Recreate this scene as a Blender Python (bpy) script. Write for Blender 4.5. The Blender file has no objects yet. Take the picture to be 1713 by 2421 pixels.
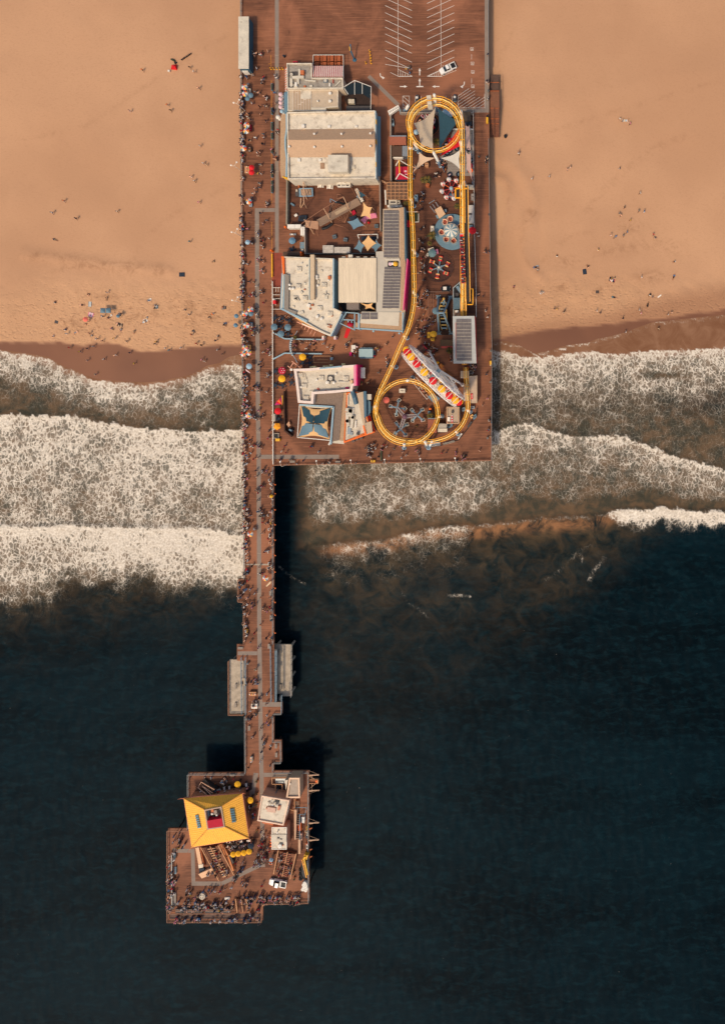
import bpy,bmesh,math,random
import numpy as np
from mathutils import Vector,Matrix
from math import radians as R,sin,cos,pi,sqrt,atan2
random.seed(7); rng = np.random.default_rng(7)
scene = bpy.context.scene
COL = scene.collection
# ------------------------------------------------------------------ camera, sky, sun, exposure
S = 0.13            # metres per photo pixel at deck level (photo 1713 x 2421)
H = 190.0           # camera height above the pier deck
NX,NY = 1200.0,870.0   # photo pixel straight below the camera
cam = bpy.data.cameras.new('camera'); cam_o = bpy.data.objects.new('camera',cam); COL.objects.link(cam_o)
cam_o.location = (0,0,H); cam_o.rotation_euler = (0,0,0)
cam.sensor_fit = 'VERTICAL'; cam.sensor_height = 36.0; cam.lens = 36.0 * (H / S) / 2421.0
cam.shift_x = (856.5 - NX) / 2421.0; cam.shift_y = -(1210.5 - NY) / 2421.0
cam.clip_start = 1.0; cam.clip_end = 3000.0
scene.camera = cam_o
SUN_TO = Vector((-0.32,-0.62,1.0)).normalized()      # towards the sun: low in the photo, a little left
elev = math.asin(SUN_TO.z); azim = atan2(SUN_TO.x,SUN_TO.y)
world = bpy.data.worlds.new('World'); scene.world = world; world.use_nodes = True
wn = world.node_tree; wn.nodes.clear()
sky = wn.nodes.new('ShaderNodeTexSky'); sky.sky_type = 'NISHITA'; sky.sun_disc = False
sky.sun_elevation = elev; sky.sun_rotation = azim; sky.dust_density = 3.0; sky.air_density = 1.0
bg = wn.nodes.new('ShaderNodeBackground'); bg.inputs[1].default_value = 0.15
wo = wn.nodes.new('ShaderNodeOutputWorld')
wn.links.new(sky.outputs[0],bg.inputs[0]); wn.links.new(bg.outputs[0],wo.inputs[0])
sun = bpy.data.lights.new('sun','SUN'); sun.energy = 2.45; sun.angle = R(6); sun.color = (1.0,0.82,0.60)
sun_o = bpy.data.objects.new('sun',sun); COL.objects.link(sun_o)
sun_o.rotation_euler = (-SUN_TO).to_track_quat('-Z','Y').to_euler(); sun_o.location = (-80,-150,200)
vs = scene.view_settings; vs.view_transform = 'Standard'; vs.look = 'None'; vs.gamma = 1.0; vs.use_curve_mapping = False
vs.exposure = 0.0
# ------------------------------------------------------------------ helpers
def lin(c):
 return tuple(((v / 255) / 12.92 if v <= 10 else (((v / 255) + .055) / 1.055) ** 2.4) for v in c)
def G(px,py,z=0.0):
 k = S * (H - z) / H
 return ((px - NX) * k,-(py - NY) * k)
def V3(px,py,z=0.0):
 x,y = G(px,py,z); return Vector((x,y,z))
def L(px): return px * S
_M = {}
def nt(m):
 m.use_nodes = True; t = m.node_tree; t.nodes.clear(); return t
class NG:
 """tiny node-graph helper"""
 def __init__(s,m): s.t = nt(m); s.n = s.t.nodes; s.l = s.t.links
 def add(s,typ,**kw):
  n = s.n.new(typ)
  for k,v in kw.items():
   if k.startswith('i_'):
    key = k[2:]; key = int(key) if key.isdigit() else key.replace('_',' ')
    s.set(n,key,v)
   else: setattr(n,k,v)
  return n
 def set(s,n,key,v):
  if isinstance(v,bpy.types.NodeSocket): s.l.new(v,n.inputs[key])
  else: n.inputs[key].default_value = v
 def math(s,op,a,b=None,clamp=False):
  n = s.add('ShaderNodeMath',operation=op,use_clamp=clamp); s.set(n,0,a)
  if b is not None: s.set(n,1,b)
  return n.outputs[0]
 def mix(s,f,a,b):
  n = s.add('ShaderNodeMix',data_type='RGBA'); s.set(n,0,f)
  s.set(n,6,a if isinstance(a,bpy.types.NodeSocket) else (*a,1)); s.set(n,7,b if isinstance(b,bpy.types.NodeSocket) else (*b,1)); return n.outputs[2]
 def ramp(s,f,lo,hi,smooth=True):
  n = s.add('ShaderNodeMapRange'); n.interpolation_type = 'SMOOTHSTEP' if smooth else 'LINEAR'
  s.set(n,0,f); s.set(n,1,lo); s.set(n,2,hi); return n.outputs[0]
 def noise(s,co,scale,detail=4,rough=.55,dist=0.0):
  n = s.add('ShaderNodeTexNoise'); s.set(n,'Vector',co); n.inputs['Scale'].default_value = scale
  n.inputs['Detail'].default_value = detail; n.inputs['Roughness'].default_value = rough; n.inputs['Distortion'].default_value = dist
  return n
 def mapping(s,co,scale=(1,1,1),rot=(0,0,0)):
  n = s.add('ShaderNodeMapping'); s.set(n,0,co); n.inputs['Scale'].default_value = scale; n.inputs['Rotation'].default_value = rot; return n.outputs[0]
 def pos(s): return s.add('ShaderNodeNewGeometry').outputs['Position']
 def attr(s,name): return s.add('ShaderNodeAttribute',attribute_name=name).outputs['Fac']
 def bump(s,h,strength=.3,dist=.1):
  n = s.add('ShaderNodeBump'); s.set(n,'Height',h); n.inputs['Strength'].default_value = strength; n.inputs['Distance'].default_value = dist; return n.outputs[0]
 def out(s,col,rough=.7,normal=None,spec=.3,metallic=0.0,emit=None,es=1.0):
  b = s.add('ShaderNodeBsdfPrincipled')
  s.set(b,'Base Color',col if isinstance(col,bpy.types.NodeSocket) else (*col,1)); s.set(b,'Roughness',rough)
  b.inputs['Specular IOR Level'].default_value = spec; b.inputs['Metallic'].default_value = metallic
  if normal is not None: s.set(b,'Normal',normal)
  if emit: b.inputs['Emission Color'].default_value = (*emit,1); b.inputs['Emission Strength'].default_value = es
  o = s.add('ShaderNodeOutputMaterial'); s.l.new(b.outputs[0],o.inputs[0])
def M(name,rgb=None,rough=.7,var=.18,scale=1.2,dirt=0.0,metallic=0.0,spec=.3,emit=None,es=1.0):
 """paint / plaster / cloth: base colour with mottled wear and a fine bump"""
 if name in _M: return _M[name]
 m = bpy.data.materials.new(name); _M[name] = m; g = NG(m); p = g.pos(); c = lin(rgb)
 n1 = g.noise(p,scale,5,.6).outputs[0]; n2 = g.noise(p,scale * 7,3,.6).outputs[0]
 f = g.math('ADD',g.math('MULTIPLY',n1,.65),g.math('MULTIPLY',n2,.35))
 f = g.ramp(f,.32,.68)
 col = g.mix(f,tuple(v * (1 - var) for v in c),tuple(min(1,v * (1 + var * .7)) for v in c))
 if dirt:
  n3 = g.ramp(g.noise(p,.55,6,.7,.4).outputs[0],.52,.72)
  col = g.mix(g.math('MULTIPLY',n3,dirt),col,lin((96,66,44)))
 g.out(col,rough,g.bump(n2,.15,.03),spec,metallic,emit,es)
 return m
class MB:
 def __init__(s): s.bm = bmesh.new(); s.mats = []; s.mi = 0
 def m(s,mat):
  if mat not in s.mats: s.mats.append(mat)
  s.mi = s.mats.index(mat); return s
 def face(s,vs):
  try: f = s.bm.faces.new(vs)
  except ValueError: return None
  f.material_index = s.mi; return f
 def vv(s,pts): return [s.bm.verts.new(p) for p in pts]
 def prism(s,pts,z0,z1,ztop=None):
  """pts: world xy; vertical prism. ztop: per-vertex top heights"""
  a = sum(pts[i][0] * pts[(i + 1) % len(pts)][1] - pts[(i + 1) % len(pts)][0] * pts[i][1] for i in range(len(pts)))
  if a < 0:
   pts = pts[::-1]; ztop = ztop[::-1] if ztop else None
  b = s.vv([(x,y,z0) for x,y in pts]); t = s.vv([(x,y,ztop[i] if ztop else z1) for i,(x,y) in enumerate(pts)])
  n = len(pts); s.face(t); s.face(b[::-1])
  for i in range(n): j = (i + 1) % n; s.face([b[i],b[j],t[j],t[i]])
  return s
 def pp(s,poly,z0,z1,ztop=None):
  """prism from photo-pixel polygon, traced at height z1"""
  return s.prism([G(x,y,z1) for x,y in poly],z0,z1,ztop)
 def rect(s,x0,y0,x1,y1,z0,z1): return s.pp([(x0,y0),(x1,y0),(x1,y1),(x0,y1)],z0,z1)
 def box(s,c,d,rz=0.0):
  """centre of base c, size d"""
  co,si = cos(rz),sin(rz); w,h = d[0] / 2,d[1] / 2
  pts = [(c[0] + co * x - si * y,c[1] + si * x + co * y) for x,y in ((-w,-h),(w,-h),(w,h),(-w,h))]
  return s.prism(pts,c[2],c[2] + d[2])
 def pbox(s,px,py,wpx,hpx,z0,z1,deg=0.0):
  """box from pixel centre and pixel size; deg = clockwise rotation in the photo"""
  a = R(deg); co,si = cos(a),sin(a); w,h = wpx / 2,hpx / 2
  return s.pp([(px + co * x - si * y,py + si * x + co * y) for x,y in ((-w,-h),(w,-h),(w,h),(-w,h))],z0,z1)
 def tube(s,pts,r,n=6,caps=True,r2=None):
  pts = [Vector(p) for p in pts]; rings = []; N = len(pts)
  for i,p in enumerate(pts):
   d = (pts[min(i + 1,N - 1)] - pts[max(i - 1,0)])
   d = d.normalized() if d.length > 1e-9 else Vector((0,0,1))
   up = Vector((0,0,1)) if abs(d.z) < .95 else Vector((1,0,0))
   u = d.cross(up).normalized(); w = u.cross(d)
   rr = r if r2 is None else r + (r2 - r) * i / max(1,N - 1)
   rings.append(s.vv([p + (u * cos(2 * pi * k / n + pi / n) + w * sin(2 * pi * k / n + pi / n)) * rr for k in range(n)]))
  for a,b in zip(rings,rings[1:]):
   for k in range(n): s.face([a[k],b[k],b[(k + 1) % n],a[(k + 1) % n]])
  if caps: s.face(rings[0]); s.face(rings[-1][::-1])
  return s
 def bar(s,p,q,w,h=None):
  return s.tube([p,q],(w if h is None else (w + h) / 2) * .7071,4)
 def lathe(s,c,prof,n=12,rot=0.0):
  """prof: list of (r, z) from bottom to top (z relative to c)"""
  rings = []
  for r,z in prof:
   if r < 1e-6: rings.append(s.vv([(c[0],c[1],c[2] + z)]))
   else: rings.append(s.vv([(c[0] + r * cos(2 * pi * k / n + rot),c[1] + r * sin(2 * pi * k / n + rot),c[2] + z) for k in range(n)]))
  for a,b in zip(rings,rings[1:]):
   if len(a) == 1 and len(b) == 1: continue
   for k in range(n):
    j = (k + 1) % n
    if len(a) == 1: s.face([a[0],b[k],b[j]][::-1])
    elif len(b) == 1: s.face([a[k],a[j],b[0]])
    else: s.face([a[k],a[j],b[j],b[k]])
  if len(rings[0]) > 1: s.face(rings[0][::-1])
  if len(rings[-1]) > 1: s.face(rings[-1])
  return s
 def ring(s,c,r0,r1,z0,z1,n=48):
  for k in range(n):
   a,b = 2 * pi * k / n,2 * pi * (k + 1) / n
   P = [(c[0] + r * cos(t),c[1] + r * sin(t)) for r,t in ((r0,a),(r1,a),(r1,b),(r0,b))]
   vb = s.vv([(x,y,z0) for x,y in P]); vt = s.vv([(x,y,z1) for x,y in P])
   s.face(vt); s.face([vb[1],vb[2],vt[2],vt[1]]); s.face([vb[3],vb[0],vt[0],vt[3]])
  return s
 def canopy(s,c,r,rise,mats,n=8,rot=0.0,drop=.18,tilt=(0,0)):
  """umbrella cloth: n panels, alternating materials, with a valance and thickness"""
  cx,cy,cz = c
  def q(x,y,z): return (cx + x,cy + y,cz + z + x * tilt[0] + y * tilt[1])
  for k in range(n):
   s.m(mats[k % len(mats)])
   a,b = 2 * pi * k / n + rot,2 * pi * (k + 1) / n + rot
   A,B = (cos(a),sin(a)),(cos(b),sin(b))
   ap = s.bm.verts.new(q(0,0,rise)); m1 = s.bm.verts.new(q(A[0] * r * .55,A[1] * r * .55,rise * .56)); m2 = s.bm.verts.new(q(B[0] * r * .55,B[1] * r * .55,rise * .56))
   e1 = s.bm.verts.new(q(A[0] * r,A[1] * r,0)); e2 = s.bm.verts.new(q(B[0] * r,B[1] * r,0))
   d1 = s.bm.verts.new(q(A[0] * r,A[1] * r,-drop)); d2 = s.bm.verts.new(q(B[0] * r,B[1] * r,-drop))
   u = s.bm.verts.new(q(0,0,rise - .05))
   s.face([ap,m1,m2]); s.face([m1,e1,e2,m2]); s.face([e1,d1,d2,e2]); s.face([u,d2,d1])
  return s
 def sail(s,pts,sag=.5,seg=8,th=.03,edge=.12):
  """tensioned shade cloth between 3 or 4 corner points (world Vectors): concave edges, slight belly, real thickness"""
  pts = [Vector(p) for p in pts]; cen = sum(pts,Vector()) / len(pts)
  tri = len(pts) == 3
  if tri: pts = [pts[0],pts[1],pts[2],pts[2]]
  def P(u,v):
   p = pts[0] * (1 - u) * (1 - v) + pts[1] * u * (1 - v) + pts[2] * u * v + pts[3] * (1 - u) * v
   eu = 4 * u * (1 - u); ev = 4 * v * (1 - v)
   w = max(eu * (2 * v - 1) ** 2,ev * (2 * u - 1) ** 2)
   p = p + (cen - p) * edge * 1.6 * w
   p.z -= sag * eu * ev * .35
   return p
  grids = []
  for dz in (0,-th):
   grids.append([[s.bm.verts.new(P(i / seg,j / seg) + Vector((0,0,dz))) for i in range(seg + 1)] for j in range(seg + 1)])
  for gi,g in enumerate(grids):
   for j in range(seg):
    for i in range(seg):
     f = [g[j][i],g[j][i + 1],g[j + 1][i + 1],g[j + 1][i]]
     s.face(f if gi == 0 else f[::-1])
  a,b = grids
  edges = [(a[0][i],a[0][i + 1],b[0][i + 1],b[0][i]) for i in range(seg)] + [(a[seg][i],a[seg][i + 1],b[seg][i + 1],b[seg][i]) for i in range(seg)]
  edges += [(a[j][0],a[j + 1][0],b[j + 1][0],b[j][0]) for j in range(seg)] + [(a[j][seg],a[j + 1][seg],b[j + 1][seg],b[j][seg]) for j in range(seg)]
  for e in edges: s.face(list(e))
  return s
 def grid(s,f,nu,nv):
  g = [[s.bm.verts.new(f(i / nu,j / nv)) for i in range(nu + 1)] for j in range(nv + 1)]
  for j in range(nv):
   for i in range(nu): s.face([g[j][i],g[j][i + 1],g[j + 1][i + 1],g[j + 1][i]])
  return s
 def build(s,name,parent=None,loc=None,smooth=False):
  me = bpy.data.meshes.new(name)
  bmesh.ops.remove_doubles(s.bm,verts=s.bm.verts,dist=1e-5)
  bmesh.ops.recalc_face_normals(s.bm,faces=s.bm.faces)
  base = Vector(loc) if loc is not None else None
  wl = parent_world(parent) if parent is not None else Vector()
  off = base if base is not None else wl
  bmesh.ops.translate(s.bm,verts=s.bm.verts,vec=-off)
  s.bm.to_mesh(me); s.bm.free()
  for m in s.mats: me.materials.append(m)
  if smooth:
   for p in me.polygons: p.use_smooth = True
  o = bpy.data.objects.new(name,me); COL.objects.link(o)
  if parent is not None:
   o.parent = parent; o.location = (off - wl)
  else: o.location = off
  return o
def parent_world(o):
 v = Vector()
 while o is not None: v = v + o.location; o = o.parent
 return v
LABELS = {}
def tag(o,label,cat,group=None):
 o['label'] = label; o['category'] = cat
 if group: o['group'] = group
 LABELS.setdefault(label,[]).append(o)
 return o
def thing(name,label,cat,loc,group=None):
 o = bpy.data.objects.new(name,None); o.empty_display_size = .3; COL.objects.link(o); o.location = loc
 return tag(o,label,cat,group)
def struct(name,mb,smooth=False):
 o = mb.build(name,smooth=smooth); o['kind'] = 'structure'; return o
def solo(name,mb,label,cat,group=None,smooth=False):
 """one-mesh thing, origin at the centre of its base"""
 mb.bm.verts.ensure_lookup_table()
 co = [v.co for v in mb.bm.verts]
 c = Vector((sum((v.x for v in co)) / len(co),sum((v.y for v in co)) / len(co),min(v.z for v in co)))
 return tag(mb.build(name,loc=c,smooth=smooth),label,cat,group)
def inset(poly,d):
 """offset a simple polygon inward by d (world units)"""
 n = len(poly); a = sum(poly[i][0] * poly[(i + 1) % n][1] - poly[(i + 1) % n][0] * poly[i][1] for i in range(n))
 sg = 1 if a > 0 else -1; out = []
 for i in range(n):
  p0,p1,p2 = Vector(poly[i - 1]),Vector(poly[i]),Vector(poly[(i + 1) % n])
  e1 = (p1 - p0).normalized(); e2 = (p2 - p1).normalized()
  n1 = Vector((-e1.y,e1.x)) * sg; n2 = Vector((-e2.y,e2.x)) * sg
  b = n1 + n2; k = d / max(.3,1 + n1.dot(n2)); out.append(tuple(p1 + b * k))
 return out
def parapet(mb,poly,z0,z1,t):
 inn = inset(poly,t); n = len(poly)
 a = sum(poly[i][0] * poly[(i + 1) % n][1] - poly[(i + 1) % n][0] * poly[i][1] for i in range(n))
 o0,o1 = mb.vv([(x,y,z0) for x,y in poly]),mb.vv([(x,y,z1) for x,y in poly])
 i0,i1 = mb.vv([(x,y,z0) for x,y in inn]),mb.vv([(x,y,z1) for x,y in inn])
 for i in range(n):
  j = (i + 1) % n
  mb.face([o0[i],o0[j],o1[j],o1[i]]); mb.face([o1[i],o1[j],i1[j],i1[i]]); mb.face([i1[i],i1[j],i0[j],i0[i]])
 return mb
def cen(poly): return (sum(p[0] for p in poly) / len(poly),sum(p[1] for p in poly) / len(poly))
def crom(P,step):
 """Catmull-Rom through 3-D points, resampled about every step metres"""
 P = [Vector(p) for p in P]; out = []
 for i in range(len(P) - 1):
  p0 = P[max(i - 1,0)]; p1 = P[i]; p2 = P[i + 1]; p3 = P[min(i + 2,len(P) - 1)]
  n = max(1,int((p2 - p1).length / step))
  for k in range(n):
   t = k / n
   out.append(.5 * ((2 * p1) + (p2 - p0) * t + (2 * p0 - 5 * p1 + 4 * p2 - p3) * t * t + (3 * p1 - p0 - 3 * p2 + p3) * t ** 3))
 out.append(P[-1]); return out
# ------------------------------------------------------------------ palette
WHITE = M('white_paint',(222,212,194),.6,.08); CREAM = M('cream_roof',(212,197,172),.8,.16,.5,dirt=.55)
CREAM2 = M('pale_roof',(202,189,166),.8,.16,.35,dirt=.4)
GREY = M('grey_roof',(150,138,124),.85,.14); DGREY = M('dark_grey',(78,72,68),.8,.2); TARROOF = M('stained_flat_roof',(152,142,128),.9,.3,.7,dirt=.5)
SHINGLE = M('tan_shingle',(176,142,108),.9,.18,2.5); TAN = M('tan_roof',(186,160,130),.85,.08)
TEAL = M('teal_cloth',(62,92,104),.8,.10); DTEAL = M('deep_teal_cloth',(42,72,82),.85,.10); PBLUE = M('pale_blue_paint',(142,166,172),.6,.08)
SAILTAN = M('tan_sail',(214,168,112),.85,.06); SAILGREY = M('grey_sail',(176,158,134),.85,.06); RED = M('red_cloth',(206,22,30),.7,.08)
CRIM = M('crimson',(176,20,50),.7,.1); PINK = M('pink_paint',(222,130,150),.7,.08); HOTPINK = M('hot_pink',(196,22,92),.7,.08); PALEPINK = M('pale_pink',(214,178,176),.8,.06)
YEL = M('yellow_cloth',(238,172,30),.7,.08); ORANGE = M('orange_paint',(232,104,28),.6,.1); RCYEL = M('coaster_yellow',(244,166,22),.45,.08,spec=.5); RCPALE = M('coaster_pale_yellow',(248,206,110),.45,.06,spec=.5)
WOOD = M('weathered_wood',(126,82,58),.85,.25,2); WOODL = M('sunlit_wood',(190,138,96),.8,.2,2); WOODO = M('orange_wood',(170,92,50),.8,.18,2); WOODD = M('dark_wood',(66,44,34),.9,.25,2)
CONC = M('concrete',(164,148,128),.9,.12,.8); CONCD = M('worn_concrete',(172,156,134),.9,.22,.6,dirt=.25); PATH = M('path_slab',(134,118,104),.9,.1,.5)
BLACK = M('black_paint',(26,26,28),.6,.2); NAVY = M('navy_paint',(34,44,56),.7,.15); STEEL = M('galvanised_steel',(134,138,138),.45,.1,metallic=.3); GSTEEL = M('blue_grey_steel',(112,134,142),.55,.1)
GLASS = M('dark_glass',(22,28,32),.1,.05,spec=.6); GREENL = M('plant_leaf',(64,66,34),.7,.35,3); PALMY = M('palm_frond',(110,88,34),.7,.35,3); RUBBER = M('tyre_rubber',(20,20,20),.9,.1)
LINE = M('road_line_paint',(214,204,188),.7,.12,2); BRICKR = M('red_tile_roof',(146,84,62),.85,.15,3); BROWNR = M('brown_shingle',(84,62,48),.9,.2,3); PATIO = M('red_patio_floor',(138,66,48),.85,.2,.8)
LBLUE = M('light_blue_cloth',(152,178,188),.8,.06); GBLUE = M('grey_blue_cloth',(98,124,134),.8,.08); SALM = M('salmon_cloth',(226,112,92),.8,.06); SKIN = M('skin',(196,138,106),.6,.06)
TURF = M('green_turf',(52,56,38),.95,.15,3); BEIGE = M('beige_cloth',(206,178,140),.85,.06); MUSTARD = M('mustard_paint',(222,164,40),.6,.08); LAMPG = M('lamp_glass',(240,232,214),.3,.02)
PANELM = None
def panel_mat():
 m = bpy.data.materials.new('solar_cells'); g = NG(m); p = g.pos()
 b = g.add('ShaderNodeTexBrick'); g.set(b,'Vector',p); b.offset = 0; b.inputs['Scale'].default_value = 1.0
 b.inputs['Brick Width'].default_value = .52; b.inputs['Row Height'].default_value = .9; b.inputs['Mortar Size'].default_value = .035
 b.inputs['Color1'].default_value = (*lin((116,106,98)),1); b.inputs['Color2'].default_value = (*lin((104,94,88)),1); b.inputs['Mortar'].default_value = (*lin((84,76,72)),1)
 g.out(b.outputs['Color'],.35,None,.5); return m
PANELM = panel_mat()
def ribbed(name,rgb,pitch,ang=0.0,depth=.5):
 m = bpy.data.materials.new(name); g = NG(m); p = g.mapping(g.pos(),rot=(0,0,ang))
 w = g.add('ShaderNodeTexWave',wave_type='BANDS',bands_direction='X'); g.set(w,'Vector',p); w.inputs['Scale'].default_value = 1.0 / pitch / 3.1831 * .5 * 2; w.inputs['Distortion'].default_value = .15
 n = g.noise(g.mapping(p,(1,.12,1)),1.3,5,.6).outputs[0]; c = lin(rgb)
 col = g.mix(g.ramp(n,.35,.7),tuple(v * .86 for v in c),c)
 col = g.mix(g.math('MULTIPLY',g.ramp(w.outputs[0],.55,1.0),.35),col,tuple(v * .6 for v in c))
 g.out(col,.6,g.bump(w.outputs[0],depth,.12)); return m
CORR = ribbed('cream_standing_seam',(226,204,170),.62,0); YTILE = None
# wood deck: planks run across the photo
def deck_mat(name,rgb,rgb2):
 m = bpy.data.materials.new(name); g = NG(m); p = g.pos()
 b = g.add('ShaderNodeTexBrick'); g.set(b,'Vector',p); b.offset = .5; b.offset_frequency = 2
 b.inputs['Scale'].default_value = 1; b.inputs['Brick Width'].default_value = 6.0; b.inputs['Row Height'].default_value = .42; b.inputs['Mortar Size'].default_value = .02; b.inputs['Mortar Smooth'].default_value = .6; b.inputs['Bias'].default_value = -.1
 c1,c2 = lin(rgb),lin(rgb2)
 b.inputs['Color1'].default_value = (*c1,1); b.inputs['Color2'].default_value = (*c2,1); b.inputs['Mortar'].default_value = (*(v * .72 for v in c2),1)
 st = g.noise(g.mapping(p,(.16,3.2,1)),1.0,6,.65).outputs[0]
 big = g.noise(p,.045,5,.6,.6).outputs[0]; mid = g.noise(p,.35,5,.65,.3).outputs[0]
 col = g.mix(g.ramp(st,.3,.72),tuple(v * .62 for v in c2),b.outputs['Color'])
 col = g.mix(g.math('MULTIPLY',g.ramp(big,.4,.66),.7),col,tuple(v * 1.35 for v in c1))
 col = g.mix(g.math('MULTIPLY',g.ramp(mid,.56,.78),.45),col,lin((58,38,30)))
 g.out(col,.8,g.bump(st,.3,.04),.25); return m
DECK = deck_mat('pier_planks',(141,91,64),(114,72,50)); DECKR = deck_mat('stained_planks',(111,70,50),(86,54,39))
# ------------------------------------------------------------------ beach and sea
def interp(pts):
 xs = np.array([p[0] for p in pts],float); ys = np.array([p[1] for p in pts],float)
 return lambda x: np.interp(x,xs,ys)
SHORE = interp([(-400,800),(0,828),(116,846),(135,858),(160,872),(175,874),(200,888),(225,897),(250,900),(300,904),(350,906),(385,902),(415,896),(440,891),(460,884),(490,866),(520,860),(540,846),(575,839),(800,834),(1100,820),(1163,812),(1195,808),(1225,818),(1262,837),(1290,833),(1340,818),(1390,812),(1410,803),(1430,800),(1470,790),(1540,764),(1600,758),(1713,746),(2200,700)])
FRONT = interp([(-400,800),(0,828),(116,846),(135,858),(160,872),(175,874),(200,888),(225,897),(250,900),(300,904),(350,906),(385,902),(415,896),(440,891),(460,884),(490,868),(520,862),(555,860),(575,866),(800,850),(1163,828),(1190,829),(1215,835),(1250,843),(1300,840),(1340,835),(1390,829),(1420,831),(1460,834),(1500,830),(1560,828),(1600,825),(1713,820),(2200,800)])
WET = interp([(-400,790),(0,806),(116,808),(140,806),(200,814),(230,810),(260,808),(290,814),(315,825),(330,829),(360,829),(390,826),(430,822),(480,818),(520,816),(575,812),(1163,803),(1220,790),(1280,780),(1340,772),(1450,764),(1500,757),(1600,746),(1713,730),(2200,660)])
DAMP = interp([(-400,790),(0,806),(575,812),(600,812),(1163,778),(1220,762),(1280,748),(1330,742),(1400,735),(1450,722),(1500,706),(1550,695),(1600,680),(1713,662),(2200,600)])
L1 = interp([(-400,975),(0,980),(116,982),(160,982),(200,988),(230,997),(270,1003),(320,1009),(370,1013),(420,1017),(470,1017),(520,1018),(560,1015),(580,1011)])
L2 = interp([(-400,1240),(0,1245),(116,1245),(160,1240),(200,1243),(250,1246),(300,1244),(350,1248),(400,1247),(460,1247),(520,1252),(545,1262),(580,1268)])
L3 = interp([(-400,1420),(0,1410),(116,1400),(135,1378),(160,1360),(200,1372),(240,1365),(290,1372),(300,1352),(350,1345),(380,1370),(420,1380),(470,1365),(520,1384),(560,1390),(580,1386)])
R1 = interp([(1000,1050),(1163,1022),(1200,1010),(1240,998),(1260,1005),(1290,1017),(1340,1028),(1390,1033),(1440,1028),(1480,1033),(1520,1050),(1560,1065),(1600,1080),(1713,1110),(2200,1200)])
R2 = interp([(640,1240),(760,1250),(1100,1235),(1163,1215),(1200,1200),(1260,1186),(1300,1192),(1345,1200),(1390,1188),(1420,1180),(1460,1190),(1500,1172),(1540,1168),(1600,1192),(1713,1190),(2200,1190)])
R3 = interp([(640,1310),(740,1292),(770,1287),(860,1281),(920,1275),(950,1264),(975,1261),(1010,1251),(1080,1243),(1110,1246),(1160,1240),(1250,1230),(1330,1225),(1400,1222),(1430,1215),(1455,1208),(1500,1205),(1560,1200),(1600,1205),(1713,1210),(2200,1240)])
def sst(a,b,x): t = np.clip((x - a) / (b - a),0,1); return t * t * (3 - 2 * t)
def bumpf(x,c,w): return np.exp(-((x - c) / w) ** 2)
def vnoise(x,y,sc,seed):
 """smooth value noise on a lattice"""
 r = np.random.default_rng(seed); T = r.random((256,256)); x = x / sc; y = y / sc
 xi = np.floor(x).astype(int); yi = np.floor(y).astype(int); fx = x - xi; fy = y - yi
 fx = fx * fx * (3 - 2 * fx); fy = fy * fy * (3 - 2 * fy); q = lambda a,b: T[a % 256,b % 256]
 return (q(xi,yi) * (1 - fx) + q(xi + 1,yi) * fx) * (1 - fy) + (q(xi,yi + 1) * (1 - fx) + q(xi + 1,yi + 1) * fx) * fy
def sheet(name,XS,YS,zf,attrs,mat,kzf=None):
 px,py = np.meshgrid(XS,YS); z = zf(px,py); k = S * (H - (z if kzf is None else kzf)) / H
 co = np.stack([(px - NX) * k,-(py - NY) * k,z],-1).reshape(-1,3)
 nx,ny = len(XS),len(YS); i = np.arange(nx * ny).reshape(ny,nx)
 q = np.stack([i[:-1,:-1],i[1:,:-1],i[1:,1:],i[:-1,1:]],-1).reshape(-1,4)
 me = bpy.data.meshes.new(name); me.from_pydata(co.tolist(),[],q.tolist()); me.materials.append(mat)
 for n,a in attrs(px,py).items():
  at = me.attributes.new(n,'FLOAT','POINT'); at.data.foreach_set('value',np.ascontiguousarray(a.reshape(-1),dtype=np.float32))
 me.polygons.foreach_set('use_smooth',[True] * len(me.polygons))
 o = bpy.data.objects.new(name,me); COL.objects.link(o); o['kind'] = 'structure'; return o
SEA_Z = -7.0
def dist_poly(px,py,pts):
 d = np.full(px.shape,1e9)
 for (x0,y0),(x1,y1) in zip(pts,pts[1:]):
  dx,dy = x1 - x0,y1 - y0; t = np.clip(((px - x0) * dx + (py - y0) * dy) / (dx * dx + dy * dy),0,1)
  d = np.minimum(d,np.hypot(px - x0 - t * dx,py - y0 - t * dy))
 return d
def sand_z(px,py):
 s = SHORE(px) - py
 z = SEA_Z + np.where(s > 0,s * S * .045,s * S * .05); z = np.minimum(z,-3.6 + .0 * z); z = np.maximum(z,-10)
 inl = sst(20,120,s)
 z = z + inl * (vnoise(px,py,60,1) - .5) * .25
 tr = sst(0,60,py - (600 + 40 * vnoise(px,py,120,9))) * sst(10,60,WET(px) - py)
 z = z + tr * (vnoise(px,py,9,2) - .5) * .30 + tr * (vnoise(px,py,22,3) - .5) * .3
 for pts,w,hgt in (([(1150,415),(1190,424),(1203,440),(1200,475),(1190,530),(1178,590)],10,.45),([(1225,405),(1262,470),(1262,505),(1238,545),(1235,590),(1248,625),(1275,650)],14,.4),([(1275,500),(1275,640)],9,-.2),([(1150,370),(1220,385),(1250,420)],18,.3)):
  z = z + hgt * np.exp(-(dist_poly(px,py,pts) / w) ** 2) * (px > 1150)
 z = z + .35 * np.exp(-(dist_poly(px,py,[(60,600),(160,612),(260,628),(400,640)]) / 14) ** 2) * (.5 + vnoise(px,py,8,5))
 return z
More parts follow.
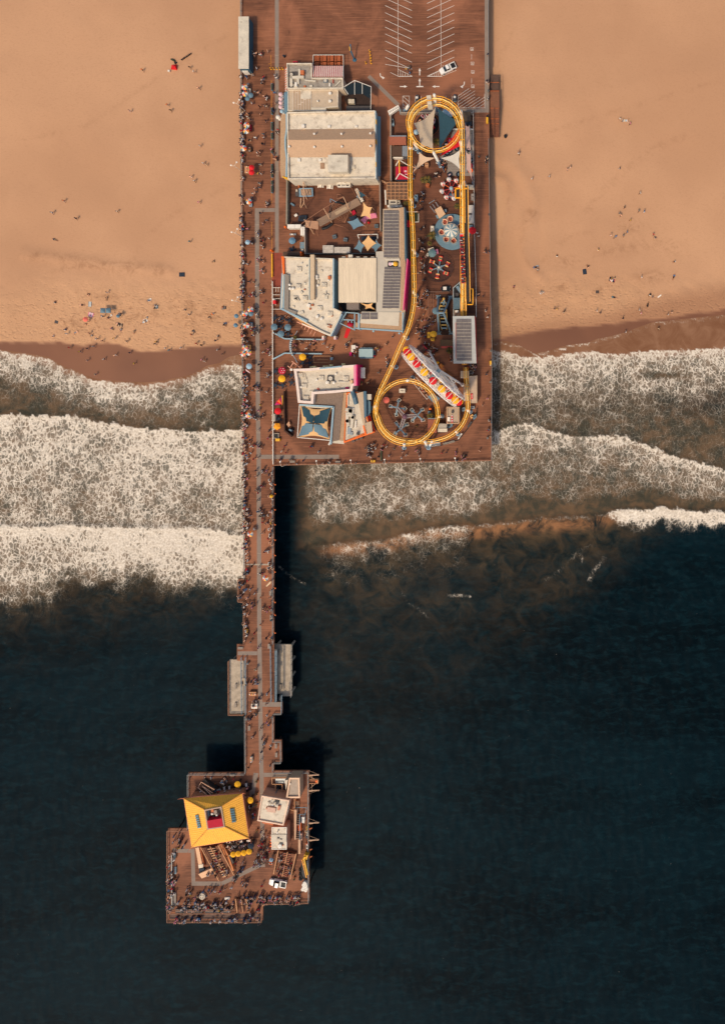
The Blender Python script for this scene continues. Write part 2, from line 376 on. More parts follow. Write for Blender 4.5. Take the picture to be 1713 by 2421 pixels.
def sand_attr(px,py):
 j = (vnoise(px,py,14,6) - .5) * 6
 wet = sst(-3,5,py - WET(px) + j); damp = sst(-10,40,py - DAMP(px) + j) * (px > 1100)
 tr = sst(0,80,py - (610 + 60 * vnoise(px,py,120,9))) * (1 - wet)
 rub = np.zeros_like(px)
 for x,y,a,b in ((200,765,60,26),(440,720,40,22),(330,745,60,20),(1328,678,28,14),(1410,688,14,13),(1540,655,42,16),(1340,620,30,12),(1490,535,34,12),(1200,735,26,10),(1255,505,18,16),(470,755,50,20),(250,700,40,10),(1175,690,20,20)):
  rub = np.maximum(rub,np.exp(-(((px - x) / a) ** 2 + ((py - y) / b) ** 2)))
 ripple = np.exp(-(dist_poly(px,py,[(60,604),(160,616),(260,632),(380,640)]) / 16) ** 2) + .8 * np.exp(-(dist_poly(px,py,[(1410,600),(1470,585),(1520,575),(1600,585)]) / 18) ** 2)
 smooth = (px > 1160) * np.exp(-(dist_poly(px,py,[(1172,445),(1180,480),(1172,560)]) / 16) ** 2)
 ridge = (px > 1160) * (np.exp(-(dist_poly(px,py,[(1240,520),(1233,560),(1238,610),(1270,650)]) / 5) ** 2) + np.exp(-(dist_poly(px,py,[(1155,420),(1195,428),(1204,445),(1198,490),(1185,560)]) / 4) ** 2))
 trk = np.zeros_like(px)
 for pts in ([(1380,500),(1430,440),(1480,395),(1560,340),(1640,310)],[(1386,506),(1436,446),(1486,401),(1566,346),(1646,316)],[(1190,180),(1172,260),(1180,140),(1215,60)],[(300,640),(340,560),(420,500),(540,440)],[(120,640),(250,622),(420,640),(540,690)],[(1240,340),(1330,300),(1500,250),(1700,190)],[(60,330),(200,300),(380,180),(540,80)],[(1280,620),(1340,560),(1420,540)]): trk = np.maximum(trk,np.exp(-(dist_poly(px,py,pts) / 4.5) ** 2))
 return dict(wet=wet,damp=damp,tramp=tr,rub=np.clip(rub + ripple * .8 + ridge * .5 + trk * .45,0,1),pale=smooth)
def sand_mat():
 m = bpy.data.materials.new('beach_sand'); g = NG(m); p = g.pos()
 dry,dry2,wetc = lin((190,145,108)),lin((178,134,99)),lin((108,69,48))
 big = g.noise(p,.018,4,.6).outputs[0]; n1 = g.noise(p,.9,6,.7).outputs[0]; n2 = g.noise(p,5,4,.7).outputs[0]
 col = g.mix(g.ramp(big,.35,.65),dry2,dry)
 col = g.mix(g.math('MULTIPLY',g.ramp(n2,.45,.75),.25),col,lin((168,124,92)))
 n3 = g.noise(g.mapping(p,(.7,1.5,1),(0,0,.5)),1.6,5,.75).outputs[0]; col = g.mix(g.math('MULTIPLY',g.ramp(n3,.48,.7),.38),col,lin((164,120,88)))
 col = g.mix(g.math('MULTIPLY',g.attr('pale'),.35),col,lin((206,164,126)))
 v = g.add('ShaderNodeTexVoronoi',feature='SMOOTH_F1'); g.set(v,'Vector',g.mapping(p,(.8,1.4,1),(0,0,-.5))); v.inputs['Scale'].default_value = .9
 foot = g.ramp(v.outputs['Distance'],.12,.36); tr = g.attr('tramp')
 col = g.mix(g.math('MULTIPLY',tr,.35),col,lin((198,152,110)))
 fine = g.math('MULTIPLY',g.ramp(n1,.53,.7),g.math('ADD',g.math('MULTIPLY',tr,.45),g.math('MULTIPLY',g.attr('rub'),.5)))
 col = g.mix(fine,col,lin((142,98,66)))
 rub = g.math('MULTIPLY',g.attr('rub'),g.ramp(g.noise(p,.25,6,.7,1.0).outputs[0],.42,.66))
 col = g.mix(g.math('MULTIPLY',rub,.6),col,lin((138,98,68)))
 col = g.mix(g.math('MULTIPLY',g.attr('damp'),.62),col,lin((142,98,70)))
 wet = g.attr('wet'); col = g.mix(wet,col,g.mix(g.ramp(big,.3,.7),wetc,lin((128,84,58))))
 rough = g.math('SUBTRACT',.95,g.math('MULTIPLY',wet,.45))
 hgt = g.math('ADD',g.math('MULTIPLY',g.math('MULTIPLY',n1,.8),g.math('ADD',.35,g.math('MULTIPLY',tr,.9))),g.math('MULTIPLY',foot,g.math('MULTIPLY',tr,.5)))
 hgt = g.math('MULTIPLY',hgt,g.math('SUBTRACT',1.0,g.math('MULTIPLY',wet,.95)))
 g.out(col,rough,g.bump(hgt,.6,.35),.25); return m
xs = np.concatenate([[-2500,-900],np.arange(-200,1920,7.0),[2800,4500]]); ys = np.concatenate([[-2500,-900,-300],np.arange(-60,940,6.0),[980,1100]])
beach = sheet('beach',xs,ys,sand_z,sand_attr,sand_mat())
def sea_fields(px,py):
 j = (vnoise(px,py,10,11) - .5) * 9 + (vnoise(px,py,4,12) - .5) * 5
 lf = sst(700,560,px); y = py + j; F = np.zeros_like(px)
 big = vnoise(px,py,46,13); med = vnoise(px,py,20,14)
 # left of the pier
 d0,d1,d2,d3 = y - FRONT(px),y - L1(px),y - L2(px),y - L3(px)
 z1 = sst(0,3,d0) * (.30 + .5 * np.exp(-d0 / 22.) + .25 * np.exp(-((d0 - 40) / 30.) ** 2)) * (.5 + .8 * med)
 z1 *= 1 - .55 * sst(-45,-8,d1); z1 *= 1 - .6 * bumpf(px,560,30) * sst(900,960,py); z1 *= 1 - .45 * sst(170,110,px) * sst(40,90,d0)
 z2 = .71 + .27 * np.exp(-d1 / 12.) + .26 * (big - .5) - .16 * sst(90,230,d1) - .16 * np.exp(-(((px - 480) / 80) ** 2 + ((py - 1165) / 40) ** 2)) - .12 * np.exp(-(((px - 215) / 26) ** 2 + ((py - 1150) / 70) ** 2)) - .14 * np.exp(-(((px - 240) / 60) ** 2 + ((py - 1050) / 14) ** 2)) + .22 * (med - .5)
 z3 = .88 + .12 * np.exp(-d2 / 20.) + .24 * (med - .5) + .14 * (big - .5) - .45 * sst(-45,0,d3) * (.4 + .9 * med) - .25 * sst(260,150,px) * sst(10,50,d2)
 z4 = .5 * np.exp(-np.maximum(d3,0) / 22.) * (.1 + 1.5 * med)
 Fl = np.where(d3 > 0,z4,np.where(d2 > 0,z3,np.where(d1 > 0,z2,z1)))
 # right of / below the wide pier
 e0,e1,e2,e3 = y - FRONT(px),y - R1(px),y - R2(px),y - R3(px)
 zz = np.where(px > 1100,1,0)
 a1 = sst(0,3,e0) * (.31 + .6 * np.exp(-e0 / 26.) + .2 * np.exp(-((e0 - 60) / 40.) ** 2)) * (.75 + .5 * med) * (1 - .35 * sst(90,190,e0)) * (1 - .5 * sst(1225,1165,px) * sst(20,60,e0))
 a1 *= 1 - .7 * np.exp(-(((px - 1560) / 60) ** 2 + ((py - 888) / 9) ** 2)); a1 *= 1 - .3 * sst(1480,1600,px) * sst(910,980,py)
 a2 = (.36 + .48 * np.exp(-e1 / 26.) - .12 * sst(50,120,e1)) * (.75 + .5 * med); a2 *= 1 - .35 * np.exp(-(((px - 1330) / 40) ** 2 + ((py - 1075) / 14) ** 2))
 a2 = a2 * sst(8,-28,e2) + .0
 lace = .41 * (.55 + .9 * med) * sst(722,745,px + 12 * big) * sst(6,-40,e2) * (1 - .4 * bumpf(px,850,70) * sst(1200,1110,py))
 Fr = np.where(px > 1100,np.where(e1 > 0,a2,a1),0) * sst(1120,1200,px) + lace * (1 - sst(1120,1200,px))
 cap = np.maximum.reduce([sst(1425,1450,px),bumpf(px,962,14),.9 * bumpf(px,1062,46),.35 * bumpf(px,865,16)])
 wid = 6 + 26 * sst(1425,1480,px) * (.6 + .8 * med)
 crest = cap * sst(-3,2,e3) * sst(wid * 1.6,wid * .5,e3) * 1.0
 trail = sst(0,4,e3) * .44 * np.exp(-np.maximum(e3,0) / 46.) * sst(740,790,px) * sst(1130,1080,px) * (.3 + 1.4 * med)
 tr2 = sst(0,4,e3) * .34 * np.exp(-np.maximum(e3 - 18,0) / 18.) * sst(1430,1470,px) * (.2 + 1.4 * med)
 thin = .5 * np.exp(-(e3 / 3.2) ** 2) * sst(730,780,px) * (.3 + .7 * med)
 Fr = np.maximum.reduce([Fr,crest,trail,tr2,thin])
 for pts,wv,st in (([(950,1400),(962,1425),(990,1440),(1015,1465)],3,.3),([(1060,1408),(1090,1408),(1110,1410)],3,.4),([(1350,1310),(1395,1290),(1430,1320)],4,.16),([(1392,1372),(1405,1345),(1425,1322)],5,.34),([(1290,1372),(1320,1350),(1360,1312)],4,.25),([(660,1340),(690,1365),(720,1380)],3,.3),([(1375,1330),(1372,1310)],4,.2)):
  Fr = np.maximum(Fr,st * np.exp(-(dist_poly(px,py,pts) / wv) ** 2) * (.2 + 1.4 * med))
 F = np.where(px < 640,Fl,Fr)
 F = np.where(py < FRONT(px) - 1 + j * .4,np.where(px > 1150,.55 * np.exp(-((y - SHORE(px) - 2) / 2.2) ** 2) * (.45 + .55 * sst(1440,1380,px)) * (.5 + med) + .06 * sst(1380,1440,px) * (py < SHORE(px) + 14),.3 * bumpf(px,550,20) * .6),F)
 # colour of the water itself: 1 sandy film, .5 brown murk, 0 deep
 film = sst(26,4,y - FRONT(px))
 surf = np.where(px < 640,sst(20,-20,d3),sst(10,-10,e3))
 mk = np.where(px < 640,.95 * np.exp(-np.maximum(d3,0) / 60.) * (.5 + .6 * big) * sst(610,520,px + d3),.95 * np.exp(-np.maximum(e3,0) / 150.) * (.45 + .75 * big) * sst(690,800,px) * sst(1700,1500,px + np.maximum(e3,0) * 1.2))
 mk = np.maximum(mk,np.exp(-(((px - 1330) / 40) ** 2 + ((py - 1390) / 50) ** 2)) * .4); mk = np.maximum(mk,np.exp(-(((px - 880) / 160) ** 2 + ((py - 1440) / 60) ** 2)) * .28); mk = np.maximum(mk,np.exp(-(((px - 1050) / 120) ** 2 + ((py - 1560) / 60) ** 2)) * .14)
 teal = np.where(px > 1100,sst(870,960,py) * sst(1010,950,py) * .6,0) + sst(740,690,px) * sst(640,650,px) * sst(1080,1110,py)
 return dict(foam=np.clip(F,0,1),film=film,surf=surf * (1 - np.clip(teal,0,1)),murk=np.clip(mk,0,1),glow=np.clip(np.exp(-((e3 - 12) / 14.) ** 2) * (px > 700) * sst(740,800,px) * sst(1500,1420,px),0,1))
def sea_z(px,py):
 z = np.full(px.shape,SEA_Z) + .012
 def crest(line,x0,x1,h,back):
  d = py - line(px); return h * np.where(d < 0,np.exp(-(d / 5.) ** 2),np.exp(-d / back)) * sst(x0,x0 + 40,px) * sst(x1,x1 - 40,px)
 z = z + crest(L1,-900,600,.38,30) + crest(L2,-900,600,.45,32) + crest(R1,1150,3000,.4,24) + crest(R3,700,3000,.5,26)
 deep = np.where(px < 640,sst(0,60,py - L3(px)),sst(10,80,py - R3(px)))
 z = z + deep * ((vnoise(px + py * .3,py * 2.2,30,21) - .5) * .16 + (vnoise(px + py * .5,py * 2.0,11,22) - .5) * .08)
 z = z + np.where(py > FRONT(px),(vnoise(px,py,7,23) - .5) * .22 * sst(0,20,py - FRONT(px)),0)
 return z
def sea_mat():
 m = bpy.data.materials.new('sea_water'); g = NG(m); p = g.pos()
 F,film,surf,murk = g.attr('foam'),g.attr('film'),g.attr('surf'),g.attr('murk')
 deep = g.mix(g.ramp(g.noise(g.mapping(p,(.35,1,1),(0,0,.35)),.06,5,.6).outputs[0],.35,.68),lin((2,12,17)),lin((5,23,29)))
 ripple_sheen = g.noise(g.mapping(p,(.55,1.3,1),(0,0,-.3)),.42,7,.7,.5).outputs[0]  # ripple sheen painted as lighter streaks into the deep-water colour
 deep = g.mix(g.math('MULTIPLY',g.ramp(ripple_sheen,.44,.7),.5),deep,lin((14,40,46)))
 wisp = g.noise(p,.16,7,.68,.9).outputs[0]
 mcol = g.mix(g.ramp(wisp,.3,.7),lin((48,52,44)),lin((90,72,50)))
 mk = g.math('MULTIPLY',murk,g.ramp(wisp,.1,.7),True); col = g.mix(mk,deep,mcol)
 scol = g.mix(g.ramp(g.noise(p,.22,6,.65,.4).outputs[0],.36,.66),lin((62,59,48)),lin((100,79,58)))
 col = g.mix(surf,col,scol)
 col = g.mix(g.math('MULTIPLY',g.attr('glow'),g.math('MULTIPLY',g.ramp(wisp,.3,.65),.65)),col,lin((176,120,78)))
 col = g.mix(film,col,g.mix(g.ramp(wisp,.3,.7),lin((118,80,56)),lin((140,102,76))))
 nd = g.noise(p,.55,4,.6); off = g.add('ShaderNodeVectorMath',operation='MULTIPLY_ADD'); g.set(off,0,nd.outputs['Color']); off.inputs[1].default_value = (2.2,2.2,0); g.set(off,2,p)
 def lace(sc,mp):
  v = g.add('ShaderNodeTexVoronoi',feature='DISTANCE_TO_EDGE'); g.set(v,'Vector',g.mapping(off.outputs[0],mp)); v.inputs['Scale'].default_value = sc; return v.outputs['Distance']
 Fn = g.math('ADD',F,g.math('MULTIPLY',g.math('MULTIPLY',g.math('SUBTRACT',g.noise(p,.35,5,.65).outputs[0],.5),.55),g.ramp(F,.02,.2)))
 w = g.math('MULTIPLY',g.math('SUBTRACT',1.0,g.math('SQRT',g.math('SUBTRACT',1.0,g.math('MINIMUM',g.math('MAXIMUM',Fn,0.0),.985)))),.44)
 nh = g.noise(p,1.9,5,.68).outputs[0]; nm = g.noise(g.mapping(p,(1,.7,1)),.55,4,.6,.8).outputs[0]
 jit = g.math('ADD',g.math('MULTIPLY',g.math('SUBTRACT',nh,.5),.20),g.math('MULTIPLY',g.math('SUBTRACT',nm,.5),.42))
 def mask(d,ww,soft):
  d = g.math('ADD',d,g.math('MULTIPLY',jit,g.ramp(ww,.0,.16))); return g.math('DIVIDE',g.math('SUBTRACT',ww,d),soft,True)
 m1 = mask(lace(.92,(1,.62,1)),w,.16); m2 = mask(lace(1.9,(1,.8,1)),g.math('MULTIPLY',w,.5),.2)
 m3 = g.math('MULTIPLY',mask(lace(.42,(1,.7,1)),g.math('MULTIPLY',w,.5),.06),.8)
 fm = g.math('MAXIMUM',g.math('MAXIMUM',m1,g.math('MULTIPLY',m2,.6)),m3)
 solid = g.ramp(Fn,.78,1.0); fm = g.math('MAXIMUM',fm,g.math('MULTIPLY',solid,.95))
 veil = g.math('MULTIPLY',g.ramp(Fn,.08,.9),.30); fm2 = g.math('MAXIMUM',fm,veil)
 fn = g.noise(p,1.6,5,.7).outputs[0]
 fcol = g.mix(g.ramp(fn,.3,.7),lin((186,170,148)),lin((228,216,196)))
 spk = g.math('MULTIPLY',g.ramp(g.noise(g.mapping(p,(.6,1.6,1),(0,0,-.3)),1.1,3,.7).outputs[0],.735,.80),.35)
 fm2 = g.math('MAXIMUM',fm2,g.math('MULTIPLY',spk,g.math('SUBTRACT',1.0,film)))
 col = g.mix(fm2,col,fcol)
 rough = g.math('ADD',.5,g.math('MULTIPLY',fm2,.4))
 chop = g.noise(g.mapping(p,(.5,1.4,1),(0,0,-.3)),.9,6,.62).outputs[0]
 hh = g.math('ADD',g.math('MULTIPLY',chop,g.math('SUBTRACT',1.0,film)),g.math('MULTIPLY',fm,.35))
 g.out(col,rough,g.bump(hh,.2,.25),.02); return m
xs = np.concatenate([[-2500,-900],np.arange(-200,1920,5.0),[2800,4500]]); ys = np.concatenate([np.arange(690,1460,4.0),np.arange(1460,2620,9.0),[3400,5000]])
sea = sheet('sea',xs,ys,sea_z,sea_fields,sea_mat(),SEA_Z)
# drop sea faces that lie well inside the dry beach
bm = bmesh.new(); bm.from_mesh(sea.data)
kk = S * (H - SEA_Z) / H
bmesh.ops.delete(bm,geom=[v for v in bm.verts if (-v.co.y / kk + NY) < float(SHORE(v.co.x / kk + NX)) - 8],context='VERTS')
bm.to_mesh(sea.data); bm.free()
# ------------------------------------------------------------------ pier deck, paths and painted lines
DECK_P = [(571,-260),(571,160),(572,410),(574,700),(577,1100),(579,1368),(564,1368),(564,1421),(578,1421),(578,1523),(560,1523),(560,1562),(580,1562),(580,1688),(581,1826),(446,1826),(446,1958),(398,1958),(398,2175),(622,2175),(622,2138),(630,2131),(732,2130),(731,1822),(648,1822),(648,1801),(667,1801),(666,1749),(648,1749),(648,1686),(668,1686),(668,1660),(648,1660),(648,1100),(1162,1089),(1163,815),(1160,700),(1156,380),(1155,118),(1154,-260)]
struct('pier_deck',MB().m(DECK).pp(DECK_P,-.45,0))
mb = MB().m(WOODD)
from mathutils.geometry import intersect_point_tri_2d
def inpoly(x,y,P):
 c = False; n = len(P)
 for i in range(n):
  (x0,y0),(x1,y1) = P[i],P[i - 1]
  if (y0 > y) != (y1 > y) and x < (x1 - x0) * (y - y0) / (y1 - y0) + x0: c = not c
 return c
for gy in range(-200,2170,42):
 mb.pp([(572,gy),(1150,gy),(1150,gy + 4),(572,gy + 4)] if gy < 1090 else [(582,gy),(646,gy),(646,gy + 4),(582,gy + 4)] if gy < 1820 else [(450,gy),(728,gy),(728,gy + 4),(450,gy + 4)] if gy < 1950 else [(402,gy),(620,gy),(620,gy + 4),(402,gy + 4)],-1.0,-.46)
 for gx in range(404,1160,40):
  if all(inpoly(gx + a,gy + b,DECK_P) for a in (-4,5) for b in (-4,5)):
   x,y = G(gx,gy); mb.lathe((x,y,-10),[(.26,0),(.24,9.0)],6)
struct('pier_substructure',mb)
mb = MB().m(PATH)
Z1 = .006
def strip(pts): mb.pp(pts,-.02,Z1)
strip([(649.7,-260),(659,-260),(659,597),(650,597)])
strip([(602.5,492),(649.6,492),(649.6,501),(602.5,501)])
cl = [(607.5,501),(608,720),(610,1000),(611.5,1085),(613,1500),(616,1700),(618,1820),(619,1880),(621.5,2050)]
for (x0,y0),(x1,y1) in zip(cl,cl[1:]): strip([(x0 - 5,y0),(x0 + 5,y0),(x1 + 5,y1),(x1 - 5,y1)])
strip([(616.6,1075),(801,1075),(801,1085),(616.6,1085)])
strip([(1144.7,-260),(1154.5,-260),(1155,266),(1145,266)]); strip([(946,257),(1144.9,257),(1144.9,266),(946,266)])
strip([(868,183),(874,177),(945,246),(936,250)]); strip([(623.5,1827),(687,1827),(687,1837),(623.5,1837)])
strip([(600,1827),(611,1828),(600,1885),(588,1885)]); strip([(407,2006),(451,2007),(451,2016),(410,2016)])
strip([(451.2,2007),(460,2007),(462,2083.8),(453,2083.8)]); strip([(453,2084),(522,2084),(522,2094),(453,2094)]); strip([(522.2,2085),(612,2041),(616,2050),(525,2094)])
strip([(562,1540),(607.8,1540),(607.8,1549),(562,1549)]); strip([(620.5,1660),(667,1660),(667,1671),(620.5,1671)])
struct('path',mb)
mb = MB().m(CONC)
for y in (130,218,312,405): mb.rect(649.8,y,658.9,y + 1.0,0,.012)
for i,y in enumerate((531,627,723,820,927,1023,1120,1214,1308,1402,1496,1590,1684,1780,1875,1973)):
 cx = float(np.interp(y,[p[1] for p in cl],[p[0] for p in cl])); mb.rect(cx - 4.9,y,cx + 4.9,y + .9,0,.012)
mb.m(CONC).rect(581,1333,647,1336.4,-.01,.018)
struct('path_joints',mb)
# painted markings
mb = MB().m(LINE)
def ln(x0,y0,x1,y1,w=.75,z=.011):
 d = Vector((x1 - x0,y1 - y0)); d.normalize(); n = Vector((-d.y,d.x)) * w / 2
 mb.pp([(x0 + n.x,y0 + n.y),(x1 + n.x,y1 + n.y),(x1 - n.x,y1 - n.y),(x0 - n.x,y0 - n.y)],-.01,z)
def arrow(x,y,dx,dy,Ln,hd=6):
 ln(x,y,x + dx * Ln,y + dy * Ln,2.0); ex,ey = x + dx * Ln,y + dy * Ln
 mb.pp([(ex - dy * hd * .5,ey + dx * hd * .5),(ex + dx * hd * 1.2,ey + dy * hd * 1.2),(ex + dy * hd * .5,ey - dx * hd * .5)],-.01,.0115)
for y in (-140,-123,-106,-89,-72,-55,-38,-21,-4,13,30,47,64,80,97,118,135,152):
 ln(910,y,973,y + 9 + 20 if y < 150 else y + 10,.8); ln(1009,y + 9 + 20,1073,y,.8)
ln(940,-140,940.5,180); ln(1041,-140,1042,180,.75)
ln(940.5,180.5,974,180.5,1.2); ln(974,180,941,164); ln(1009,180.5,1044,180.5,1.2); ln(1009,180,1042,165); ln(1044,180,1078,166)
ln(922,171,941,180.5)
for i,x in enumerate((946,951,957,963,968)): ln(x,180,x,166.5 + i * 3)
for i,x in enumerate((1015,1020,1026,1031,1036)): ln(x,180,x,178 - i * 3)
arrow(945,204.5,1,0,10); arrow(1038,204.5,-1,0,10); arrow(991.5,203,0,-1,11); ln(983.5,204.6,1000,204.6,2.6); arrow(991.5,178,0,-1,10)
for P in ([(898,173),(899,180),(904,183.6)],[(1097,193),(1096.5,200),(1092,204)]):
 for a,b in zip(P,P[1:]): ln(*a,*b,2.0)
mb.pp([(903,180.5),(909,184),(903.5,187.5)],-.01,.0115); mb.pp([(1094,201),(1087,204.5),(1093,209)],-.01,.0115)
def hatch(x0,y0,x1,y1,n,tl=None):
 ln(x0,y0,x1,y0); ln(x0,y1,x1,y1); ln(x0,y0,x0,y1); ln(x1,y0,x1,y1)
 for i in range(n):
  t = i / (n - 1); yy = y0 + (y1 - y0) * t; e = min(y1,yy + (x1 - x0) * .9); ln(x0,yy,x0 + (e - yy) / .9,e,.7)
hatch(951.5,227,967,255,4)
ln(1082,255,1145,255); ln(1082,227,1082,255); ln(1145,222,1145,255); ln(1082,227,1108,209)
for i in range(8):
 x0,y0 = 1082,233 + i * 7.4
 if y0 > 255: x0,y0 = 1082 + (y0 - 255) * 1.55,255
 x1 = x0 + 40; y1 = y0 - 40 * .645;
 if x1 > 1145: x1,y1 = 1145,y0 - (1145 - x0) * .645
 ymin = 209 + (x1 - 1108) * .33
 if y1 < ymin: k = (y0 - ymin) / (y0 - y1); x1,y1 = x0 + (x1 - x0) * k,ymin
 ln(x0,y0,x1,y1,.62)
for x in (981,995,1010,1024,1039,1053,1068): ln(x,227,x,255,.7)
for x,y in ((1116,150),(1117,170),(1117,204),(1115,116)):   # wheelchair bay symbols
 for a in ((-3.6,-3.6,3.6,-3),(3.6,-3,3,3.8),(3,3.8,-3.6,3.2),(-3.6,3.2,-3.6,-3.6),(-.4,-2.2,-.2,.6),(-.2,.6,1.9,.7),(1.9,.7,2.3,2.4)): ln(x + a[0],y + a[1],x + a[2],y + a[3],.6)
 for k in range(8): ln(x - .4 + 1.7 * cos(.8 * k),y + 1.2 + 1.7 * sin(.8 * k),x - .4 + 1.7 * cos(.8 * k + .8),y + 1.2 + 1.7 * sin(.8 * k + .8),.5)
for y in (128,185): ln(1114,y,1114,y + 12,.6)
struct('parking_markings',mb)
mb = MB().m(M('faded_yellow_line',(196,128,48),.8,.3,2))
for a in ((640.5,130,641,165),(641.5,190,641.8,480),(642,525,643.5,660),(634,151,641,151)): ln(*a,w=1.0)
struct('deck_edge_line',mb)
mb = MB().m(PATIO); mb.pp([(643,598),(667,598),(664,680),(643,677)],-.02,.010); mb.pp([(644,930),(672,925),(672,1010),(646,1030)],-.02,.008) if False else None
mb.m(DECKR).pp([(671,925),(704,925),(706,1034),(690,1030),(672,1015)],-.02,.009)
mb.m(DECKR).pp([(681,424),(856,424),(856,600),(722,598),(720,535),(681,530)],-.02,.008)
mb.m(DECKR).pp([(922,266),(1118,266),(1122,420),(1122,740),(1070,740),(1000,690),(985,560),(966,470),(922,428)],-.02,.008)
mb.m(DECKR).pp([(610,1985),(628,1985),(640,2050),(628,2050)],-.02,.009)
struct('stained_planks',mb)
# ------------------------------------------------------------------ railings
RAILW = M('rail_timber',(158,112,84),.8,.2,2); RAILG = M('rail_grey_paint',(128,126,120),.6,.12)
def railing(label,pts,mat,h=1.05,z=0.0,name='railing'):
 mb = MB().m(mat); P = [V3(x,y,z) for x,y in pts]
 for a,b in zip(P,P[1:]):
  for hh,w in ((h,.13),(h * .62,.06),(h * .3,.06)):
   mb.bar(a + Vector((0,0,hh)),b + Vector((0,0,hh)),w)
  n = max(1,int((b - a).length / 2.4))
  for i in range(n + 1):
   p = a.lerp(b,i / n); mb.bar(p,p + Vector((0,0,h - .02)),.10)
 return solo(name,mb,label,'railing')
railing('long grey timber railing along the beach side of the pier',[(572,-255),(572,160),(573,410),(575,700),(578,1100),(580,1367)],RAILG)
railing('railing around the small step-out beside the breaking surf',[(580,1367.5),(565.2,1369),(565.2,1420),(578.5,1422),(579,1521)],RAILW)
railing('pale grey railing on the open-water side of the narrow walkway',[(647,1103),(647,1521)],RAILG)
railing('sunlit timber railing along the seaward end of the amusement deck',[(649,1099),(900,1094),(1161,1087.6)],RAILW)
railing('grey railing on the far beach edge behind the coaster station',[(1161.3,1087),(1162,815),(1159,700),(1155,385),(1154.3,330)],RAILG)
railing('railing beside the parking area above the beach steps',[(1154,165),(1153,-250)],RAILG)
railing('railing on the open walkway below the left landing',[(581.3,1690),(582,1825)],RAILG)
railing('railing around the step-out with two benches',[(647,1688),(647,1750),(665,1750),(666,1800),(647,1800.5),(647,1821)],RAILG)
railing('white-grey railing on the landward corner of the pier end left of walkway',[(580,1827),(447.2,1827),(447.2,1957)],RAILG)
railing('railing around the crowded lower corner of the pier end',[(447,1959),(399.2,1959.2),(399.2,2174),(621,2174),(621,2139),(629,2132)],RAILW)
railing('inner timber railing along the crowded edge of the fishing platform',[(408,2010),(408,2146),(560,2146)],RAILW)
railing('seaward railing of the pier end behind the white pickup',[(629.5,2131.5),(731,2129)],RAILW)
railing('grey railing on the boat hoist side of the pier end',[(731,2128),(730,1823),(649,1823)],RAILG)
railing('railing of the narrow step-out beside the right landing stairs',[(668.5,1671),(667,1685),(648.5,1685)],RAILG)
# ------------------------------------------------------------------ building helpers
ROOF_Z = {}
def air_unit(mb,px,py,z,s=1.2,mat=None):
 x,y = G(px,py,z); mb.m(mat or CREAM).box((x,y,z - .02),(s * 1.25,s * 1.1,.5)); mb.m(CREAM2).lathe((x,y,z + .48),[(s * .42,0),(s * .42,.12),(s * .36,.12),(s * .36,.1)],12); mb.m(BLACK).lathe((x,y,z + .50),[(s * .34,0),(s * .34,.06)],12); mb.m(STEEL).box((x,y,z + .56),(s * .7,.05,.03))
def vent(mb,px,py,z,s=.5):
 x,y = G(px,py,z); mb.m(WHITE).lathe((x,y,z - .02),[(s * .3,0),(s * .3,.5),(s * .55,.5),(s * .5,.72),(0,.8)],10)
def duct(mb,pts,z,w=.6,mat=None):
 mb.m(mat or CREAM2)
 P = [V3(x,y,z + .35) for x,y in pts]
 for a,b in zip(P,P[1:]):
  d = (b - a).normalized() * w * .5; mb.bar(a - d,b + d,w)
def roof_items(parent,z,units=(),vents=(),ducts=(),boxes=()):
 for u in units: mb = MB(); air_unit(mb,u[0],u[1],z,u[2] if len(u) > 2 else 1.2,u[3] if len(u) > 3 else None); mb.build('air_unit',parent)
 for v in vents: mb = MB(); vent(mb,v[0],v[1],z,v[2] if len(v) > 2 else .55); mb.build('roof_vent',parent)
 for d in ducts: mb = MB(); duct(mb,d[0],z,d[1]); mb.build('duct',parent)
 for b in boxes: mb = MB().m(b[6] if len(b) > 6 else CREAM2); mb.pbox(b[0],b[1],b[2],b[3],z - .02,z + b[4],b[5] if len(b) > 5 else 0); mb.build('roof_box',parent)
def building(name,label,poly,h,wall,roof,par=.5,trim=None,t=.3,z0=-.02,group=None,cat='building',roofname='roof'):
 P = [G(x,y,h + par) for x,y in poly]; cx,cy = cen(P)
 th = thing(name,label,cat,(cx,cy,max(z0,0)),group)
 MB().m(wall).prism(P,z0,h).build('wall',th)
 r = MB().m(roof).prism(inset(P,t * .9),h - .02,h + .05).build('roof',th)
 if par > 0: MB().m(trim or wall).__class__
 if par > 0:
  mb = MB().m(trim or wall); parapet(mb,P,h - .01,h + par,t); mb.build('parapet',th)
 return th,r
def panels(parent,px0,py0,px1,py1,rows,z,cols=2,tiltrise=.0,shear=0.0):
 """rows of dark solar modules on rails"""
 dy = (py1 - py0) / rows
 for i in range(rows):
  y0,y1 = py0 + i * dy + .35,py0 + (i + 1) * dy - .35
  xo = shear * (i + .5) / rows
  mb = MB().m(PANELM)
  for c in range(cols):
   a = px0 + xo + (px1 - px0) * c / cols + .15; b = px0 + xo + (px1 - px0) * (c + 1) / cols - .15
   mb.pp([(a,y0),(b,y0),(b,y1),(a,y1)],z + .1,z + .18)
  mb.m(CREAM).rect(px0 + xo,y1 + .1,px1 + xo,y1 + .62,z + .08,z + .24)
  mb.build('solar_panel',parent)
def windows(parent,p,q,z0,z1,n,frac=.6,out=.06,mat=None,name='window'):
 """n windows along a wall running p->q (photo px at height z1), outside to the right hand of p->q in plan"""
 a,b = V3(*p,z1),V3(*q,z1); d = (b - a); Ln = d.length; d.normalize(); nrm = Vector((d.y,-d.x,0))
 for i in range(n):
  c = a + d * (Ln * (i + .5) / n) + nrm * out * .5; c.z = z0
  MB().m(mat or GLASS).box(c,(Ln / n * frac,out + .04,z1 - z0),atan2(d.y,d.x)).build(name,parent)
